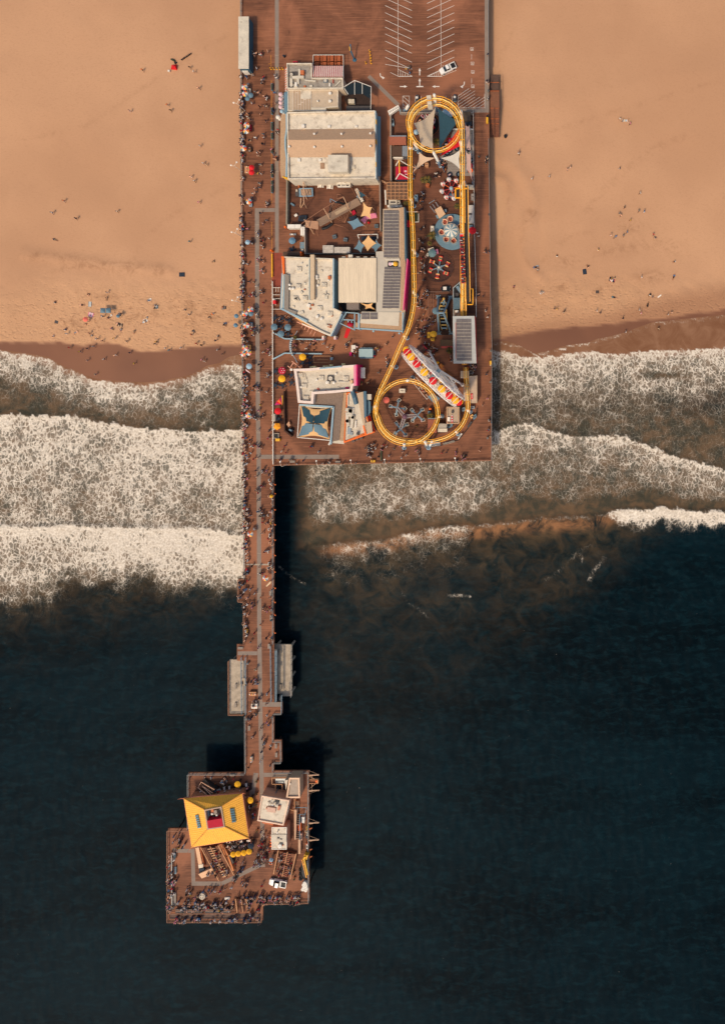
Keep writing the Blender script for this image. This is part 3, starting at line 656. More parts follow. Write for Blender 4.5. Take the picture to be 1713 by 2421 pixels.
# 1 kiosk at the top left of the photo
th,r = building('restroom_kiosk','long pale flat-roofed kiosk with teal walls on the beach edge of the pier',[(564,40),(587,40),(587,162),(565,162)],3.4,TEAL,CREAM2,.12,CREAM2,.25)
MB().m(CREAM2).rect(563.5,39,588,162.5,3.54,3.66).build('roof_slab',th)
MB().m(WHITE).rect(572,163.5,586,169,0,2.2).build('counter',th)
# 2 grill building with striped awning
gp = [(677.5,149.5),(737,149.5),(737,155),(738.5,184),(812,184),(812,208),(812,209),(678,209.5)]
th,r = building('grill_restaurant','stained flat-roofed restaurant with ducts and a red striped canopy by the parking area',[(677.5,149),(737,149),(737.5,183.5),(810,183.5),(811,209),(678,209.5)],4.2,M('cream_wall',(206,184,156),.8,.1),TARROOF,.7,CREAM,.3)
roof_items(r,4.25,units=((690,178,1.1,DGREY),(690,203,1.2,DGREY),(770,192,1.0,STEEL),(700,204,1.0,CREAM2)),ducts=(([(689,196),(689,184),(716,183)],.75),([(708,183),(708,166)],.6),([(705,184),(705,196)],.7),([(722,190),(745,192)],.35),([(793,203),(804,192)],.25)),boxes=((714,170.5,8,9,1.0,4,M('rust_orange',(190,106,62))),(779,200,3.4,7,.8,4,WHITE),(699,199,5,9,1.0,0,WHITE),(735,203,6,4,.5),(787,192,2.4,8,.4,0,M('rust_red',(170,78,62))),(720,204,5,4,.5,0,M('rust_orange',(190,106,62))),(697,173,14,8,.25,0,DGREY),(700,158,20,5,.12,0,GREY)))
mb = MB()
for i in range(32):
 mb.m(WHITE if i % 2 else M('awning_red',(176,58,60),.8,.08)); a = 738.5 + i * 2.25
 P = [G(a,154.5,3.6),G(a + 2.25,154.5,3.6),G(a + 2.25,181,4.6),G(a,181,4.6)]
 mb.prism(P,3.3,4.6,[3.3,3.3,4.7,4.7])
mb.build('striped_awning',th)
mb = MB()
for i in range(20):
 mb.m(WHITE if i % 2 else M('awning_orange',(214,96,50),.8,.08)); a = 158 + i * 2.75
 mb.pp([(677.3,a),(677.3,a + 2.75),(671.5,a + 3.3),(671.5,a + .6)],2.2,3.2,[3.2,3.2,2.35,2.35])
mb.build('side_awning',th)
mb = MB().m(WHITE)
for a,b in (((740,130),(811,130)),((811,130),(812,182)),((740,130),(740,152))):
 for z in (.5,1.0,2.6): mb.bar(V3(*a,z),V3(*b,z),.12)
for p in ((740,130),(758,130),(776,130),(794,130),(811,130),(812,155)): mb.bar(V3(*p,0),V3(*p,2.6),.12)
mb.build('patio_frame',th)
MB().m(M('dark_patio_mat',(44,38,36))).rect(741,131,810,182,-.01,.013).build('patio_floor',th)
MB().m(CRIM).rect(692,144.5,703,147.5,0,1.9).build('menu_board',th)
MB().m(RED).rect(679,210.5,691,213,2.6,3.2).build('sign_board',th)
def picnic(px,py,deg,mat,label,group,s=1.0,z=0):
 th = thing('picnic_table',label,'picnic table',(*G(px,py,.75),z),group); a = -R(deg)
 c = Vector((*G(px,py,.75),0)); ca,sa = cos(a),sin(a)
 rot = lambda x,y: c + Vector((ca * x - sa * y,sa * x + ca * y,0))
 mb = MB().m(mat)
 for i in range(3): p = rot(-.28 * s + .28 * s * i,0); mb.box((p.x,p.y,z + .70),(.25 * s,1.7 * s,.05),a)
 mb.build('table_top',th)
 for sx in (-.72,.72): p = rot(sx * s,0); MB().m(mat).box((p.x,p.y,z + .42),(.28,1.7 * s,.05),a).build('bench_seat',th)
 for sy in (-.55,.55):
  mb = MB().m(mat); p = rot(0,sy * s); mb.box((p.x,p.y,z + .36),(1.7 * s,.08,.08),a); mb.bar(rot(-.2,sy * s) + Vector((0,0,z + .69)),rot(-.6,sy * s) + Vector((0,0,z)),.09); mb.bar(rot(.2,sy * s) + Vector((0,0,z + .69)),rot(.6,sy * s) + Vector((0,0,z)),.09)
  mb.build('leg_frame',th)
 return th
PIC = M('picnic_orange_wood',(168,90,52),.8,.2,2)
for i,(x,l) in enumerate(((750,'first'),(767,'second'),(784,'third'),(801,'fourth'))):
 picnic(x,138,0,PIC,'orange wooden picnic table, %s from the left in the open patio row' % l,'picnic tables on the grill patio',1.25)
 picnic(x,152.5,0,PIC,'orange picnic table half under the striped awning, %s from the left' % l,'picnic tables on the grill patio',1.25)
# 3 low tan-roofed shops
th,r = building('tan_shop','low tan-roofed shop with white panel seams and a teal awning on the walkway side',[(680,212),(799,211),(799,253),(771,255),(771,262),(680,262)],3.6,M('cream_wall',(206,184,156)),M('tan_flat_roof',(186,166,140),.9,.1),.25,CREAM,.3)
mb = MB().m(M('tan_sheet',(172,146,118),.8,.1)); mb.rect(693,213,734,262,3.6,3.75); mb.build('sheet_roof',r)
mb = MB().m(WHITE)
for x in (692.5,698,704.5,711,717,723,729,735): mb.rect(x,213,x + .7,262,3.7,3.82)
for x0,x1,y in ((698,704,219),(704,711,246),(711,717,241),(717,723,235)): mb.rect(x0,y,x1,y + .7,3.7,3.821)
mb.build('roof_seam',r)
MB().m(CREAM2).rect(710.5,213,734.5,233.5,3.76,3.9).build('white_sheet',r)
MB().m(CREAM2).rect(735,254,770,263,3.1,3.95).build('rear_lean_to',th)
roof_items(r,3.65,vents=((781,222.5,.9),(781,241,.9),(752,241,.5)))
mb = MB().m(GBLUE); mb.pp([(680,216),(680,266),(669,266),(669,216)],2.4,3.3,[3.3,3.3,2.5,2.5]); mb.build('awning',th)
# 4 dark netted stage
th = thing('netted_stage','dark netted stage with white poles behind the tan shop','stage',(*G(846,225,0),0))
mb = MB().m(M('dark_net',(24,36,42),.9,.15))
def shell(pts,z): mb.pp(pts,z - .05,z)
shell([(812,208),(838,193),(838,222),(823,224)],4.2); shell([(838,193),(857,198),(857,222),(838,222)],4.3); shell([(857,198),(877,206),(876,235),(857,222)],4.1)
mb.build('net_roof',th)
mb = MB().m(WHITE)
for a,b in (((812,206,4.3),(838,190,4.6)),((838,190,4.6),(877,205,4.3)),((838,190,4.6),(838,224,4.5)),((856,197,4.5),(856,222,4.4)),((812,206,4.3),(823,223,4.2)),((877,205,4.3),(876,258,4.2)),((812,206,4.3),(812,206,0)),((838,190,4.6),(838,190,0)),((877,205,4.3),(877,205,0)),((823,223,4.2),(823,223,0)),((876,258,4.2),(876,258,0))): mb.bar(V3(*a),V3(*b),.14)
mb.build('pole_frame',th)
MB().m(M('stage_floor',(58,44,38),.9,.25)).pp([(814 + 2,222),(838,218),(862,220),(876,236),(876,250),(820,250),(814,236)],-.02,.3).build('stage_floor',th)
mb = MB().m(DGREY).rect(818,250,876,262,-.02,2.2); mb.build('back_wall',th)
mb = MB().m(WOODD)
for k in range(9):
 a = pi * (1.05 + k * .11); x,y = 845 + 31 * cos(a),240 + 22 * sin(a); mb.bar(V3(x,y,.3),V3(x,y,1.5),.12)
 if k: mb.bar(V3(xo,yo,1.4),V3(x,y,1.4),.1)
 xo,yo = x,y
mb.build('rail',th)
tag(MB().m(CREAM2).pbox(830,239,14,10,.3,1.6).build('equipment_box',loc=V3(830,239,.3)),'white equipment box on the dark netted stage floor','box')
# 5 main hall
hall = [(678,265),(886,261),(888,422),(680,424)]
HZ = 5.8
P = [G(x,y,HZ + .8) for x,y in hall]; cx,cy = cen(P)
th = thing('arcade_hall','big main hall with a tan ridged roof between two cream flat roofs','building',(cx,cy,0))
MB().m(CREAM).prism(P,-.02,HZ).build('wall',th)
r = MB().m(CREAM).rect(680.5,268,885.5,307,HZ - .02,HZ + .06).build('flat_roof',th)
roof_items(r,HZ + .06,boxes=((716,298,7,8,.8,0,WHITE),(777,299,7,6,.5,0,WHITE),(841,299,6,5,.5,0,WHITE)))
r2 = MB().m(CREAM).rect(680.5,371,885.5,410,HZ - .02,HZ + .055).build('flat_roof',th)
roof_items(r2,HZ + .06,units=((835,396,.9),),boxes=((706,378,7,7,.5,0,WHITE),(756,378,6,6,.5,0,WHITE),(762,392,10,14,.12,0,M('rust_stain_tan',(160,126,96)))))
GABLE = M('gravel_gable_roof',(184,150,118),.95,.12,2)
gz = HZ + .05
def gq(pts): mb.face(mb.vv([V3(x,y,z) for x,y,z in pts]))
mb = MB().m(GABLE)
RZ = gz + 2.5
gq([(681,306,gz + .1),(886,304,gz + .1),(886,329,RZ),(681,331,RZ)]); gq([(681,331,RZ),(886,329,RZ),(886,371,gz + .15),(681,372,gz + .15)])
gq([(681,306,gz),(886,304,gz),(886,371,gz),(681,372,gz)]); gq([(681,306,gz),(681,331,RZ),(681,372,gz)]); gq([(886,304,gz),(886,329,RZ),(886,371,gz)])
r3 = mb.build('gable_roof',th)
for x,y,z in ((744,318,gz + 1.6),(808,318,gz + 1.6),(876,317,gz + 1.6),(744,349,gz + 1.6),(809,348,gz + 1.6),(876,347,gz + 1.6),(681 + 4,348,gz + 1.6)): mb = MB(); vent(mb,x,y,z,.6); mb.build('roof_vent',r3)
MB().m(CREAM2).rect(775,366,822,406,HZ + .02,HZ + 2.6).build('roof_house',th)
mb = MB().m(CREAM); parapet(mb,[G(x,y,HZ + .8) for x,y in hall],HZ - .01,HZ + .8,.35); mb.build('parapet',th)
MB().m(PBLUE).pp([(886.2,262),(888,262),(889.6,421),(888.2,421)],HZ - 1.5,HZ + .9).build('blue_trim',th)
mb = MB().m(PBLUE)
pts = [(677.5,269),(678,305),(674.5,330),(675,350),(678,375),(677,418)]
for a,b in zip(pts,pts[1:]): mb.bar(V3(*a,HZ + .3),V3(*b,HZ + .3),.45)
mb.build('blue_trim',th)
MB().m(SHINGLE).pp([(677.2,269),(677.2,421),(664,419),(661,400),(662,290),(664,270)],4.6,HZ - .6,[HZ - .6,HZ - .6,5,5,5,5]).build('lean_to_roof',th)
MB().m(CREAM).pp([(677,270),(677,420),(666,417),(666,272)],-.02,4.7).build('lean_to_wall',th)
mb = MB().m(GBLUE); mb.pp([(889,274),(889,414),(898,414),(898,273)],3.2,4.2,[4.2,4.2,3.4,3.4]); mb.build('awning',th)
for i,y in enumerate((287,334,388)):
 MB().m(MUSTARD).pp([(887.4,y - 5),(888.8,y - 5),(889,y + 6),(887.6,y + 6)],5.6,6.8).build('sign_board',th)
MB().m(MUSTARD).pp([(667,416),(682,421),(684,426),(668,419)],4.0,5.4).build('sign_board',th)
windows(th,(690,424.5),(880,423),1.0,3.2,9,.55,.1)
# 8 lattice pergola and wall behind the trapeze yard
th = thing('pergola','tan lattice pergola between the main hall and the solar hall','pergola',V3(938,448,0))
mb = MB().m(WOODL)
for i in range(6): mb.bar(V3(914 + i * 10,431,3.2),V3(914 + i * 10,471,3.2),.16)
for i in range(6): mb.bar(V3(913,431 + i * 8,3.32),V3(964,431 + i * 8,3.32),.14)
for x,y in ((914,431),(964,431),(914,471),(964,471)): mb.bar(V3(x,y,0),V3(x,y,3.2),.2)
mb.build('lattice',th); MB().m(M('brown_shade_cloth',(110,82,62),.9,.12)).rect(914.5,432,963.5,470.5,3.02,3.06).build('shade_cloth',th)
mb = MB().m(WOODL)
for a,b in (((888,420),(912,431)),((889,423),(912,434))): mb.bar(V3(*a,1.1),V3(*b,1.1),.14)
solo('handrail',mb.m(CONC).pp([(889,421),(912,431.5),(912,434),(889,423.6)],-.01,.05),'slanted handrail path from the main hall to the lattice pergola','handrail')
for x,y,w,h_,z,m_,l in ((928,478,20,11,2.4,CREAM2,'white service box under the lattice pergola'),(941,478,8,8,2.0,CREAM2,'small round-topped white tank beside the service box'),(926,487,22,5,1.8,WHITE,'long white freezer against the solar hall end'),(943,487,12,5,1.8,WHITE,'short white freezer near the solar hall corner')):
 solo('service_box',MB().m(m_).pbox(x,y,w,h_,0,z).m(DGREY).pbox(x,y,w * .6,h_ * .3,z - .02,z + .08),l,'box')
solo('fence',MB().m(WOODL).pp([(909,450),(911,450),(912.5,483),(910.5,483)],0,2.2).m(WHITE).pp([(908.5,449),(911.5,449),(913,484),(910,484)],2.2,2.3),'short white-capped screen fence beside the lattice pergola','fence')
# ------------------------------------------------------------------ middle block
# 9 solar hall: long shingled roof with two panel fields, corrugated centre roof
th = thing('solar_hall','long hall with rows of dark solar panels and a cream seamed roof','building',(*G(900,690,5),0))
zt = 6.0
wall = [(906,494),(955,492),(955,610),(961,614),(952,735),(951,784),(840,777),(846,741),(889,737),(889,714),(800,714),(800,612),(887,611),(889,595),(906,594)]
MB().m(PBLUE).prism(inset([G(x,y,zt) for x,y in wall],.25),-.02,zt - .15).build('wall',th)
r = MB().m(TAN).pp([(905,494),(955,491),(956,610),(957,735),(951,783),(948,735),(903,735),(903,594)],zt - .16,zt).build('roof',th)
MB().m(M('pale_membrane',(184,172,152),.85,.08,.4)).pp([(888,595),(903,594),(946,612),(946,718),(944,737),(889,737)],zt - .1,zt + .05).build('membrane_roof',th)
MB().m(CORR).rect(800,610,889,715,zt - .2,zt + .6).build('seamed_roof',th)
MB().m(SHINGLE).pp([(945,491),(954,490),(956,612),(958,620),(953,735),(946,735),(948,650),(946,610)],zt - .05,zt + .15).build('shingle_edge',th)
panels(r,906.5,497,942.5,609,14,zt,2)
panels(r,908.5,631,947.5,729,14,zt + .05,2,shear=-5.5)
MB().m(CREAM2).rect(911,611,944,616,zt,zt + .5).build('roof_box',r)
mb = MB().m(BLACK).rect(916,618,940,630,zt,zt + .5); mb.build('sign_frame',r)
mb = MB().m(PALEPINK); c = V3(925,624,zt + .5)
mb.lathe((c.x - .3,c.y,c.z - .02),[(.55,0),(.6,.3),(.3,.6),(0,.65)],10); mb.m(WHITE).lathe((c.x + .35,c.y + .05,c.z - .02),[(.4,0),(.45,.3),(.25,.5),(0,.55)],10); mb.m(MUSTARD).lathe((c.x + 1.2,c.y,c.z - .02),[(.7,0),(.75,.3),(.35,.7),(0,.75)],10)
mb.build('roof_figures',r)
mb = MB().m(GBLUE); mb.pp([(954.6,490),(956,490),(959,615),(957,615)],2.5,zt + .3); mb.build('blue_fascia',th)
MB().m(HOTPINK).pp([(962.5,612),(964.5,613),(955,733),(952.8,733)],1.5,zt + .35).m(PINK).pp([(961,611),(962.4,611.5),(952.7,733),(951.2,733)],zt - .2,zt + .45).build('pink_fascia',th)
# hanging figures / lettering on the pink front
mb = MB().m(WHITE)
for i,y in enumerate((620,634,640,648,655,672,700,715,724)):
 x = 965.5 - (y - 613) * .083; mb.pbox(x,y,1.4,2.6,3.5,4.6,15 * (i % 3))
mb.build('sign_letters',th)
# lower south block
MB().m(M('block_roof',(200,186,162),.85,.08,.5)).pp([(854,737),(944,738),(942,771),(850,764)],zt - .08,zt + .06).build('membrane_roof',th)
MB().m(SHINGLE).pp([(850,764),(942,771),(944,738),(952,738),(951,783),(840,776),(840,762)],zt - .9,zt - .1).build('shingle_edge',th)
MB().m(PBLUE).pp([(840,774.6),(951,781.6),(951,784.2),(840,777.2)],3.4,zt + .1).build('blue_fascia',th)
MB().m(PBLUE).pp([(950.5,739),(953.5,739),(951.5,787),(950,787)],3.4,zt + .35).build('blue_fascia',th)
MB().m(GBLUE).pp([(953.5,742),(958.5,757),(952.5,759)],3.2,4.2).build('awning',th)
for x0,x1 in ((854,873),(874.5,892)):
 panels(r,x0,739,x1,755,2,zt + .06,1)
MB().m(PBLUE).rect(846,741,849.5,779,3.0,zt + .3).build('blue_pillar',th)
for x,y in ((882,783),(943,788)): MB().m(PBLUE).pbox(x,y,4,4,2.6,3.2).build('wall_lamp',th)
MB().m(M('gravel_grey',(124,110,98),.95,.25,4)).rect(819,713,848,731,3.0,zt - .1).build('link_roof',th)
MB().m(M('dark_floor',(40,34,32))).pp([(801,716),(889,716),(889,733),(846,740),(812,738)],-.02,.02).build('courtyard_floor',th)
for i in range(5): MB().m(CREAM2).rect(808 + i * 17,606.5,816 + i * 17,609.5,zt - .6,zt).build('roof_vent',th)
MB().m(CREAM2).rect(823,602,833,610.5,zt - .5,zt + .2).build('roof_box',th)
mb = MB().m(SAILTAN); mb.sail([V3(850,716,5.2),V3(881,716,5.4),V3(888,733,4.6),V3(863,731,4.6)],.3,edge=.3)
solo('shade_sail',mb,'small tan shade sail over the dark courtyard of the solar hall','shade sail')
# gate frames / arch of the passage between the two halls
mb = MB().m(PBLUE)
for a,b in (((808,738),(848,741)),((818,740),(804,763)),((811,756),(838,757)),((796,761),(838,780)),((838,741),(838,780)),((823,757),(823,762)),((831,757),(831,763))): mb.bar(V3(*a,3.6),V3(*b,3.6),.3)
for x,y in ((808,738),(838,741),(796,761),(838,780)): mb.bar(V3(x,y,0),V3(x,y,3.6),.3)
solo('entrance_gate',mb,'pale blue entrance frame joining the white cafe and the solar hall','entrance frame')
MB_ = MB().m(RED).pp([(819,776),(829,778),(820,800),(812.5,798)],-.01,.03); solo('red_carpet',MB_,'red carpet strip leading out of the pale blue entrance','carpet')
solo('round_booth',MB().m(CRIM).lathe(V3(829,767,0),[(.75,0),(.75,1.0),(.85,1.05),(.1,1.5),(0,1.5)],14),'crimson round booth inside the pale blue entrance frame','booth')
# 10 white cafe building with a skewed plan
cafe = [(664.5,606),(788,611),(788,728),(808,737),(800,758),(781,794),(756,783),(664,731),(668,650)]
th,r = building('white_cafe','white skewed building with rooftop fans and pale blue trim by the walkway',cafe,5.0,PBLUE,CREAM,.7,CREAM2,.35)
MB().m(M('tan_walk_roof',(198,172,138),.85,.08)).rect(733,602,742.5,707,5.0,6.6).build('corridor_roof',th)
for x in (731.3,743.4): MB().m(PBLUE).rect(x - .9,611,x + .8,708,5.0,5.9).build('blue_trim',th)
MB().m(PBLUE).pp([(786.4,611),(789.4,611),(789.4,729),(786.4,728)],3.0,5.9).build('blue_trim',th)
MB().m(PBLUE).pp([(665.5,646),(673,648),(671,735),(661.5,731)],3.0,5.6).build('blue_trim',th)
GRV = M('grey_gravel_slope',(138,126,112),.95,.15,3)
MB().m(GRV).pp([(673.2,648),(683,650),(682,730),(702,737),(696,747),(671.5,734)],5.0,5.75).build('grey_slope',th)
MB().m(PBLUE).pp([(663,731),(665,728),(727,758),(725,762)],3.0,5.8).build('blue_trim',th)
MB().m(M('yellow_fascia',(226,158,78),.7,.1)).pp([(700,748.5),(757,778),(754.5,783),(698,752.5)],3.4,4.6).build('yellow_fascia',th)
MB().m(WHITE).pp([(714,764),(782,793),(781,795.5),(713,766.5)],2.4,3.4).build('lower_fascia',th)
MB().m(PBLUE).pp([(800,758),(806,742),(808.5,743),(783,795),(780.8,794)],3.0,5.85).build('blue_trim',th)
MB().m(WOODL).pp([(699.5,753),(703,751),(717,758),(713.5,765)],0,2.8).build('entry_box',th)
roof_items(r,5.05,units=((707,637),(706,677),(699,706),(721,705),(766,674),(756,729),(780,742),(700,706,.8)),vents=((749,654,.9),(750,659,.7),(751,749,.9),(761,754,.9),(687,683,.8),(694,683,.8),(714,623,.4),(686,674,.7),(752,676,.7),(778,663,.5),(725,630,.4)),
 boxes=((712,691,7,5,.5,45),(729,722,8,7,.6,20,WHITE),(738,721,5,4,.5,0,WOODO),(733,730,4,4,.3,0,WOODO),(778,656,6,8,.6,0,M('rust_orange',(190,106,62))),(779,771,8,7,.4,20,WOODO),(720,684,4,3,.3,0,WOODO),(770,701,8,12,.45,0,CREAM2),(720,671,6,5,.35),(752,665,5,6,.4,0,CREAM2),(712,739,10,7,.5,-20,CREAM2),(693,725,5,4,.4),(784,746,5,4,.3,20,WOODO),(760,640,5,4,.3),(722,648,4,3,.25)),
 ducts=(([(770,690),(770,700)],.3),([(764,697),(776,697)],.3),([(772,768),(779,771)],.3),([(704,705),(707,711)],.2)))
windows(th,(725,762),(664.5,731),.8,2.6,6,.6,.12)
mb = MB().m(ORANGE).pp([(664.5,606),(671,606.5),(672,646),(669,650)],4.2,5.85); mb.build('orange_trim',th)
solo('brown_shed',MB().m(BROWNR).rect(669,595,709,604,0,2.6).m(ORANGE).rect(709.3,595,712,605,0,2.7),'brown flat shed with an orange end against the white cafe','shed')
# porch pieces on the red patio
mb = MB().m(WHITE)
for y in (680,697,706,731):
 mb.bar(V3(644,y,1.0),V3(662,y,1.0),.12)
 for x in (644,653,662): mb.bar(V3(x,y,0),V3(x,y,1),.1)
mb.bar(V3(652,681,1),V3(652,690,1),.1); mb.bar(V3(658,681,1),V3(658,690,1),.1); mb.bar(V3(651,707,1),V3(651,722,1),.1)
solo('queue_rail',mb,'white queue rails on the red patio beside the white cafe','queue rail')
solo('red_cabinet',MB().m(RED).pbox(648,714,7,8,0,1.8).m(WHITE).pbox(647,708.5,5,4,0,1.4),'red cabinet on the patio edge left of the white cafe','cabinet')
# 11 pink-edged arcade at the lower left
pk = [(694,872),(728,871),(760,868),(800,865),(842,862),(843,910),(834,913),(832,925),(790,929),(742,932),(740,955),(704,952),(700,915)]
th,r = building('pink_arcade','white building with a hot pink corner wall near the seaward walkway',pk,5.2,WHITE,CREAM2,1.3,M('pinkish_white',(224,202,184),.7,.1),.75)
roof_items(r,5.25,units=((711,887),(760,893.5),(782,894.5,1.5,DGREY),(818,895),(720,912),(724,941,1.3)),vents=((790,905,.8),(774,904,.9),(750,898,.6),(795,884,.6),(713,915,.7)),ducts=(([(800,903),(830,903)],.35),([(719,882),(727,907)],.12)),boxes=((830,902,6,6,.8,0,M('tan_box',(214,170,128))),(774,905,8,7,.7),(752,920,6,4,.2,30,M('rust_red',(170,78,62))),(771,925,6,4,.2,20,M('rust_red',(170,78,62))),(736,925,10,3,.2),(815,921,5,4,.3),(800,916,8,2,.2,30)))
MB().m(HOTPINK).pp([(841.5,862),(844.5,862),(844.5,912),(842,912)],0,6.6).m(PINK).pp([(835.5,864.5),(841.2,862.5),(841.7,912),(836,912)],6.5,6.62).build('pink_wall',th)
MB().m(HOTPINK).lathe(V3(831,919,0),[(.75,0),(.75,5.4),(.6,5.5)],12).build('pink_pillar',th)
mb = MB().m(M('sign_cream',(222,206,150),.7,.1))
for x,y in ((735,868),(742,867),(766,866),(773,866),(781,863.5),(810,861)): mb.pbox(x,y,6,3,4.0,5.6,-3)
mb.build('sign_letters',th)
MB().m(PBLUE).pp([(755,870),(806,865),(806.5,868),(755,873)],6.4,6.9).build('blue_trim',th)
MB().m(WHITE).pbox(688,874,5,5,0,5).build('corner_post',th)
solo('pink_tent',MB().m(PALEPINK).pp([(844.5,869),(853,869),(853,894),(844.5,894)],2.2,2.9,[2.4,2.9,2.9,2.4]).m(WHITE).pp([(853,869),(861.5,869),(861.5,894),(853,894)],2.2,2.9,[2.9,2.4,2.4,2.9]).m(WHITE).pbox(846,871,1,1,0,2.3).pbox(860,871,1,1,0,2.3).pbox(846,893,1,1,0,2.3).pbox(860,893,1,1,0,2.3),'small white and pink gazebo beside the hot pink wall','gazebo')
# 11b brown shingle roof, south block and patio
th = thing('shingle_block','brown-shingled L-shaped building wrapping the teal and tan sail patio','building',V3(790,990,0))
BRS = M('brown_gravel_shingle',(128,108,92),.95,.22,3)
body = [(733,932),(826,927),(824,960),(816,1048),(783,1046),(788,962),(745,956)]
MB().m(CREAM).prism(inset([G(x,y,4.6) for x,y in body],.5),-.02,4.2).build('wall',th)
mb = MB().m(BRS); mb.pp([(732,931.5),(812,928),(808,962),(802,1040),(784,1044),(788.5,962),(744,955.5)],4.15,4.75); mb.build('roof',th)
mb = MB().m(SHINGLE); mb.pp([(812.2,928),(819,927.6),(812,1041),(802.3,1041),(808.3,962)],4.3,4.6); mb.build('tan_edge',th)
MB().m(CREAM2).pp([(783,1042),(813,1042),(812.5,1050),(783,1047)],3.4,4.3).build('gable_end',th)
mb = MB().m(PBLUE)
for a,b in (((788.3,961),(781.5,1050)),((708,957),(788.5,962))): mb.bar(V3(*a,5.0),V3(*b,5.0),.5)
mb.build('blue_trim',th)
MB().m(CREAM2).pp([(715,956),(788,962),(787,967),(714,962)],2.6,4.1).build('shed_roof',th)
th2,r2 = building('kiddie_arcade','white-roofed low block with bulky pale ducts and an orange edge',[(819.5,928),(838,926),(858,932),(868,990),(880,1022),(862,1026),(812,1046),(815,1000)],4.4,CREAM,CREAM2,.35,M('orange_edge',(226,112,40)),.3)
roof_items(r2,4.45,ducts=(([(822,969),(829,971),(829,980)],1.1),([(821,978),(821,995),(823,1004)],.9),([(828,980),(834,986),(831,1008)],.9),([(822,935),(822,957)],.25)),boxes=((834,973,3.4,17,.5,3,WHITE),(840,1003,3,17,.5,3,WHITE),(825,1018,9,18,.5,3,STEEL),(845,1025,6,6,.8,10,DGREY),(831,1025,4,8,.4,0,STEEL)))
MB().m(TAN).pp([(842,930),(858,926),(862,990),(864,1021),(857,1000),(846,945)],4.3,5.2).build('tan_slope',th2)
mb = MB().m(M('blue_slide',(70,98,112),.5,.1)); mb.pp([(858.5,925),(865,925),(866,985),(860.5,988)],4.2,5.6); mb.m(GBLUE).pp([(865.3,940),(875,950),(875,975),(869,984),(866,984)],3.2,4.4); mb.build('blue_canopy',th2)
MB().m(CREAM2).rect(866,932,877,945,4.0,4.9).build('roof_box',th2)
ORR = M('red_orange_tunnel',(228,48,22),.5,.1)
mb = MB().m(ORR)
def tun(u,v):
 a = V3(872,982,0).lerp(V3(885,1020,0),u); d = (V3(885,1020,0) - V3(872,982,0)).normalized(); n = Vector((-d.y,d.x,0)); t = pi * v
 return a + n * (cos(t) * .9) + Vector((0,0,2.6 + sin(t) * 1.3))
mb.grid(tun,6,8); mb.build('red_tunnel',th2)
MB().m(TAN).pp([(862,1000),(877,996),(880,1022),(866,1027)],4.0,5.0).m(ORANGE).pp([(857,1006),(860,1005),(866,1026),(862,1028)],4.0,5.3).pp([(812,1044),(866,1026),(884,1020),(885,1022.5),(812.5,1047.5)],3.6,4.9).build('orange_edge',th2)
solo('blue_slide',MB().m(M('blue_slide',(70,98,112))).tube([V3(835,930,4.9),V3(838,940,5.2),V3(842,955,4.9)],.7,8).tube([V3(830,927,4.8),V3(838,926,5.0)],.8,8),'blue tube slide on the roof edge next to the hot pink pillar','slide')
for x,y,l in ((834,1041,'left'),(843,1037,'middle'),(852,1034,'right')):
 solo('game_cabinet',MB().m(M('game_cab',(112,92,82))).pbox(x,y,7,9,0,1.9,-18).m(DGREY).pbox(x,y,5,6,1.88,1.95,-18),'boxy game machine under the orange edge, %s of three' % l,'game machine','game machines under the orange edge')
# sail patio
th = thing('sail_patio','square patio covered by four teal and tan shade sails on posts','shade structure',V3(745,1000,0))
A_,B_,C_,D_ = (712,960),(781,965),(777,1036),(705,1032); mid = (740,1002)
hz = {0: 4.6,1: 4.2,2: 4.6,3: 4.2}
for nm,q in (('teal_sail',[(A_,4.5),((745,975),3.9),(mid,5.6),((718,995),3.9)]),('teal_sail',[(B_,4.5),((773,1003),3.9),(mid,5.6),((743,974),3.9)]),('teal_sail',[(C_,4.5),((742,1026),3.9),(mid,5.6),((768,1004),3.9)]),('teal_sail',[(D_,4.5),((716,998),3.9),(mid,5.6),((740,1026),3.9)])):
 mb = MB().m(DTEAL if q[0][0][1] < 1000 else GBLUE); q_ = [V3(*p,z + .25) for p,z in q]; qc = sum(q_,Vector()) / 4; mb.sail([p.lerp(qc,.05 if i else .0) for i,p in enumerate(q_)],.2,8,edge=.02); mb.build(nm,th)
mb = MB().m(SAILTAN); mb.sail([V3(709,957,4.2),V3(784,963,4.2),V3(779,1039,4.2),V3(703,1036,4.2)],-1.6,14,edge=.12); mb.build('tan_sail',th)
mb = MB().m(WHITE)
for a,b in (((708,957),(703,1034)),((703,1034),(779,1041))): mb.bar(V3(*a,4.4),V3(*b,4.4),.2)
for p in ((708,957),(703,1034),(779,1041)): mb.bar(V3(*p,0),V3(*p,4.6),.22)
mb.build('frame',th)
mb = MB().m(WHITE).pp([(775,1051),(781,1040),(784,1041),(778,1053)],0,3.0); mb.build('corner_post',th)
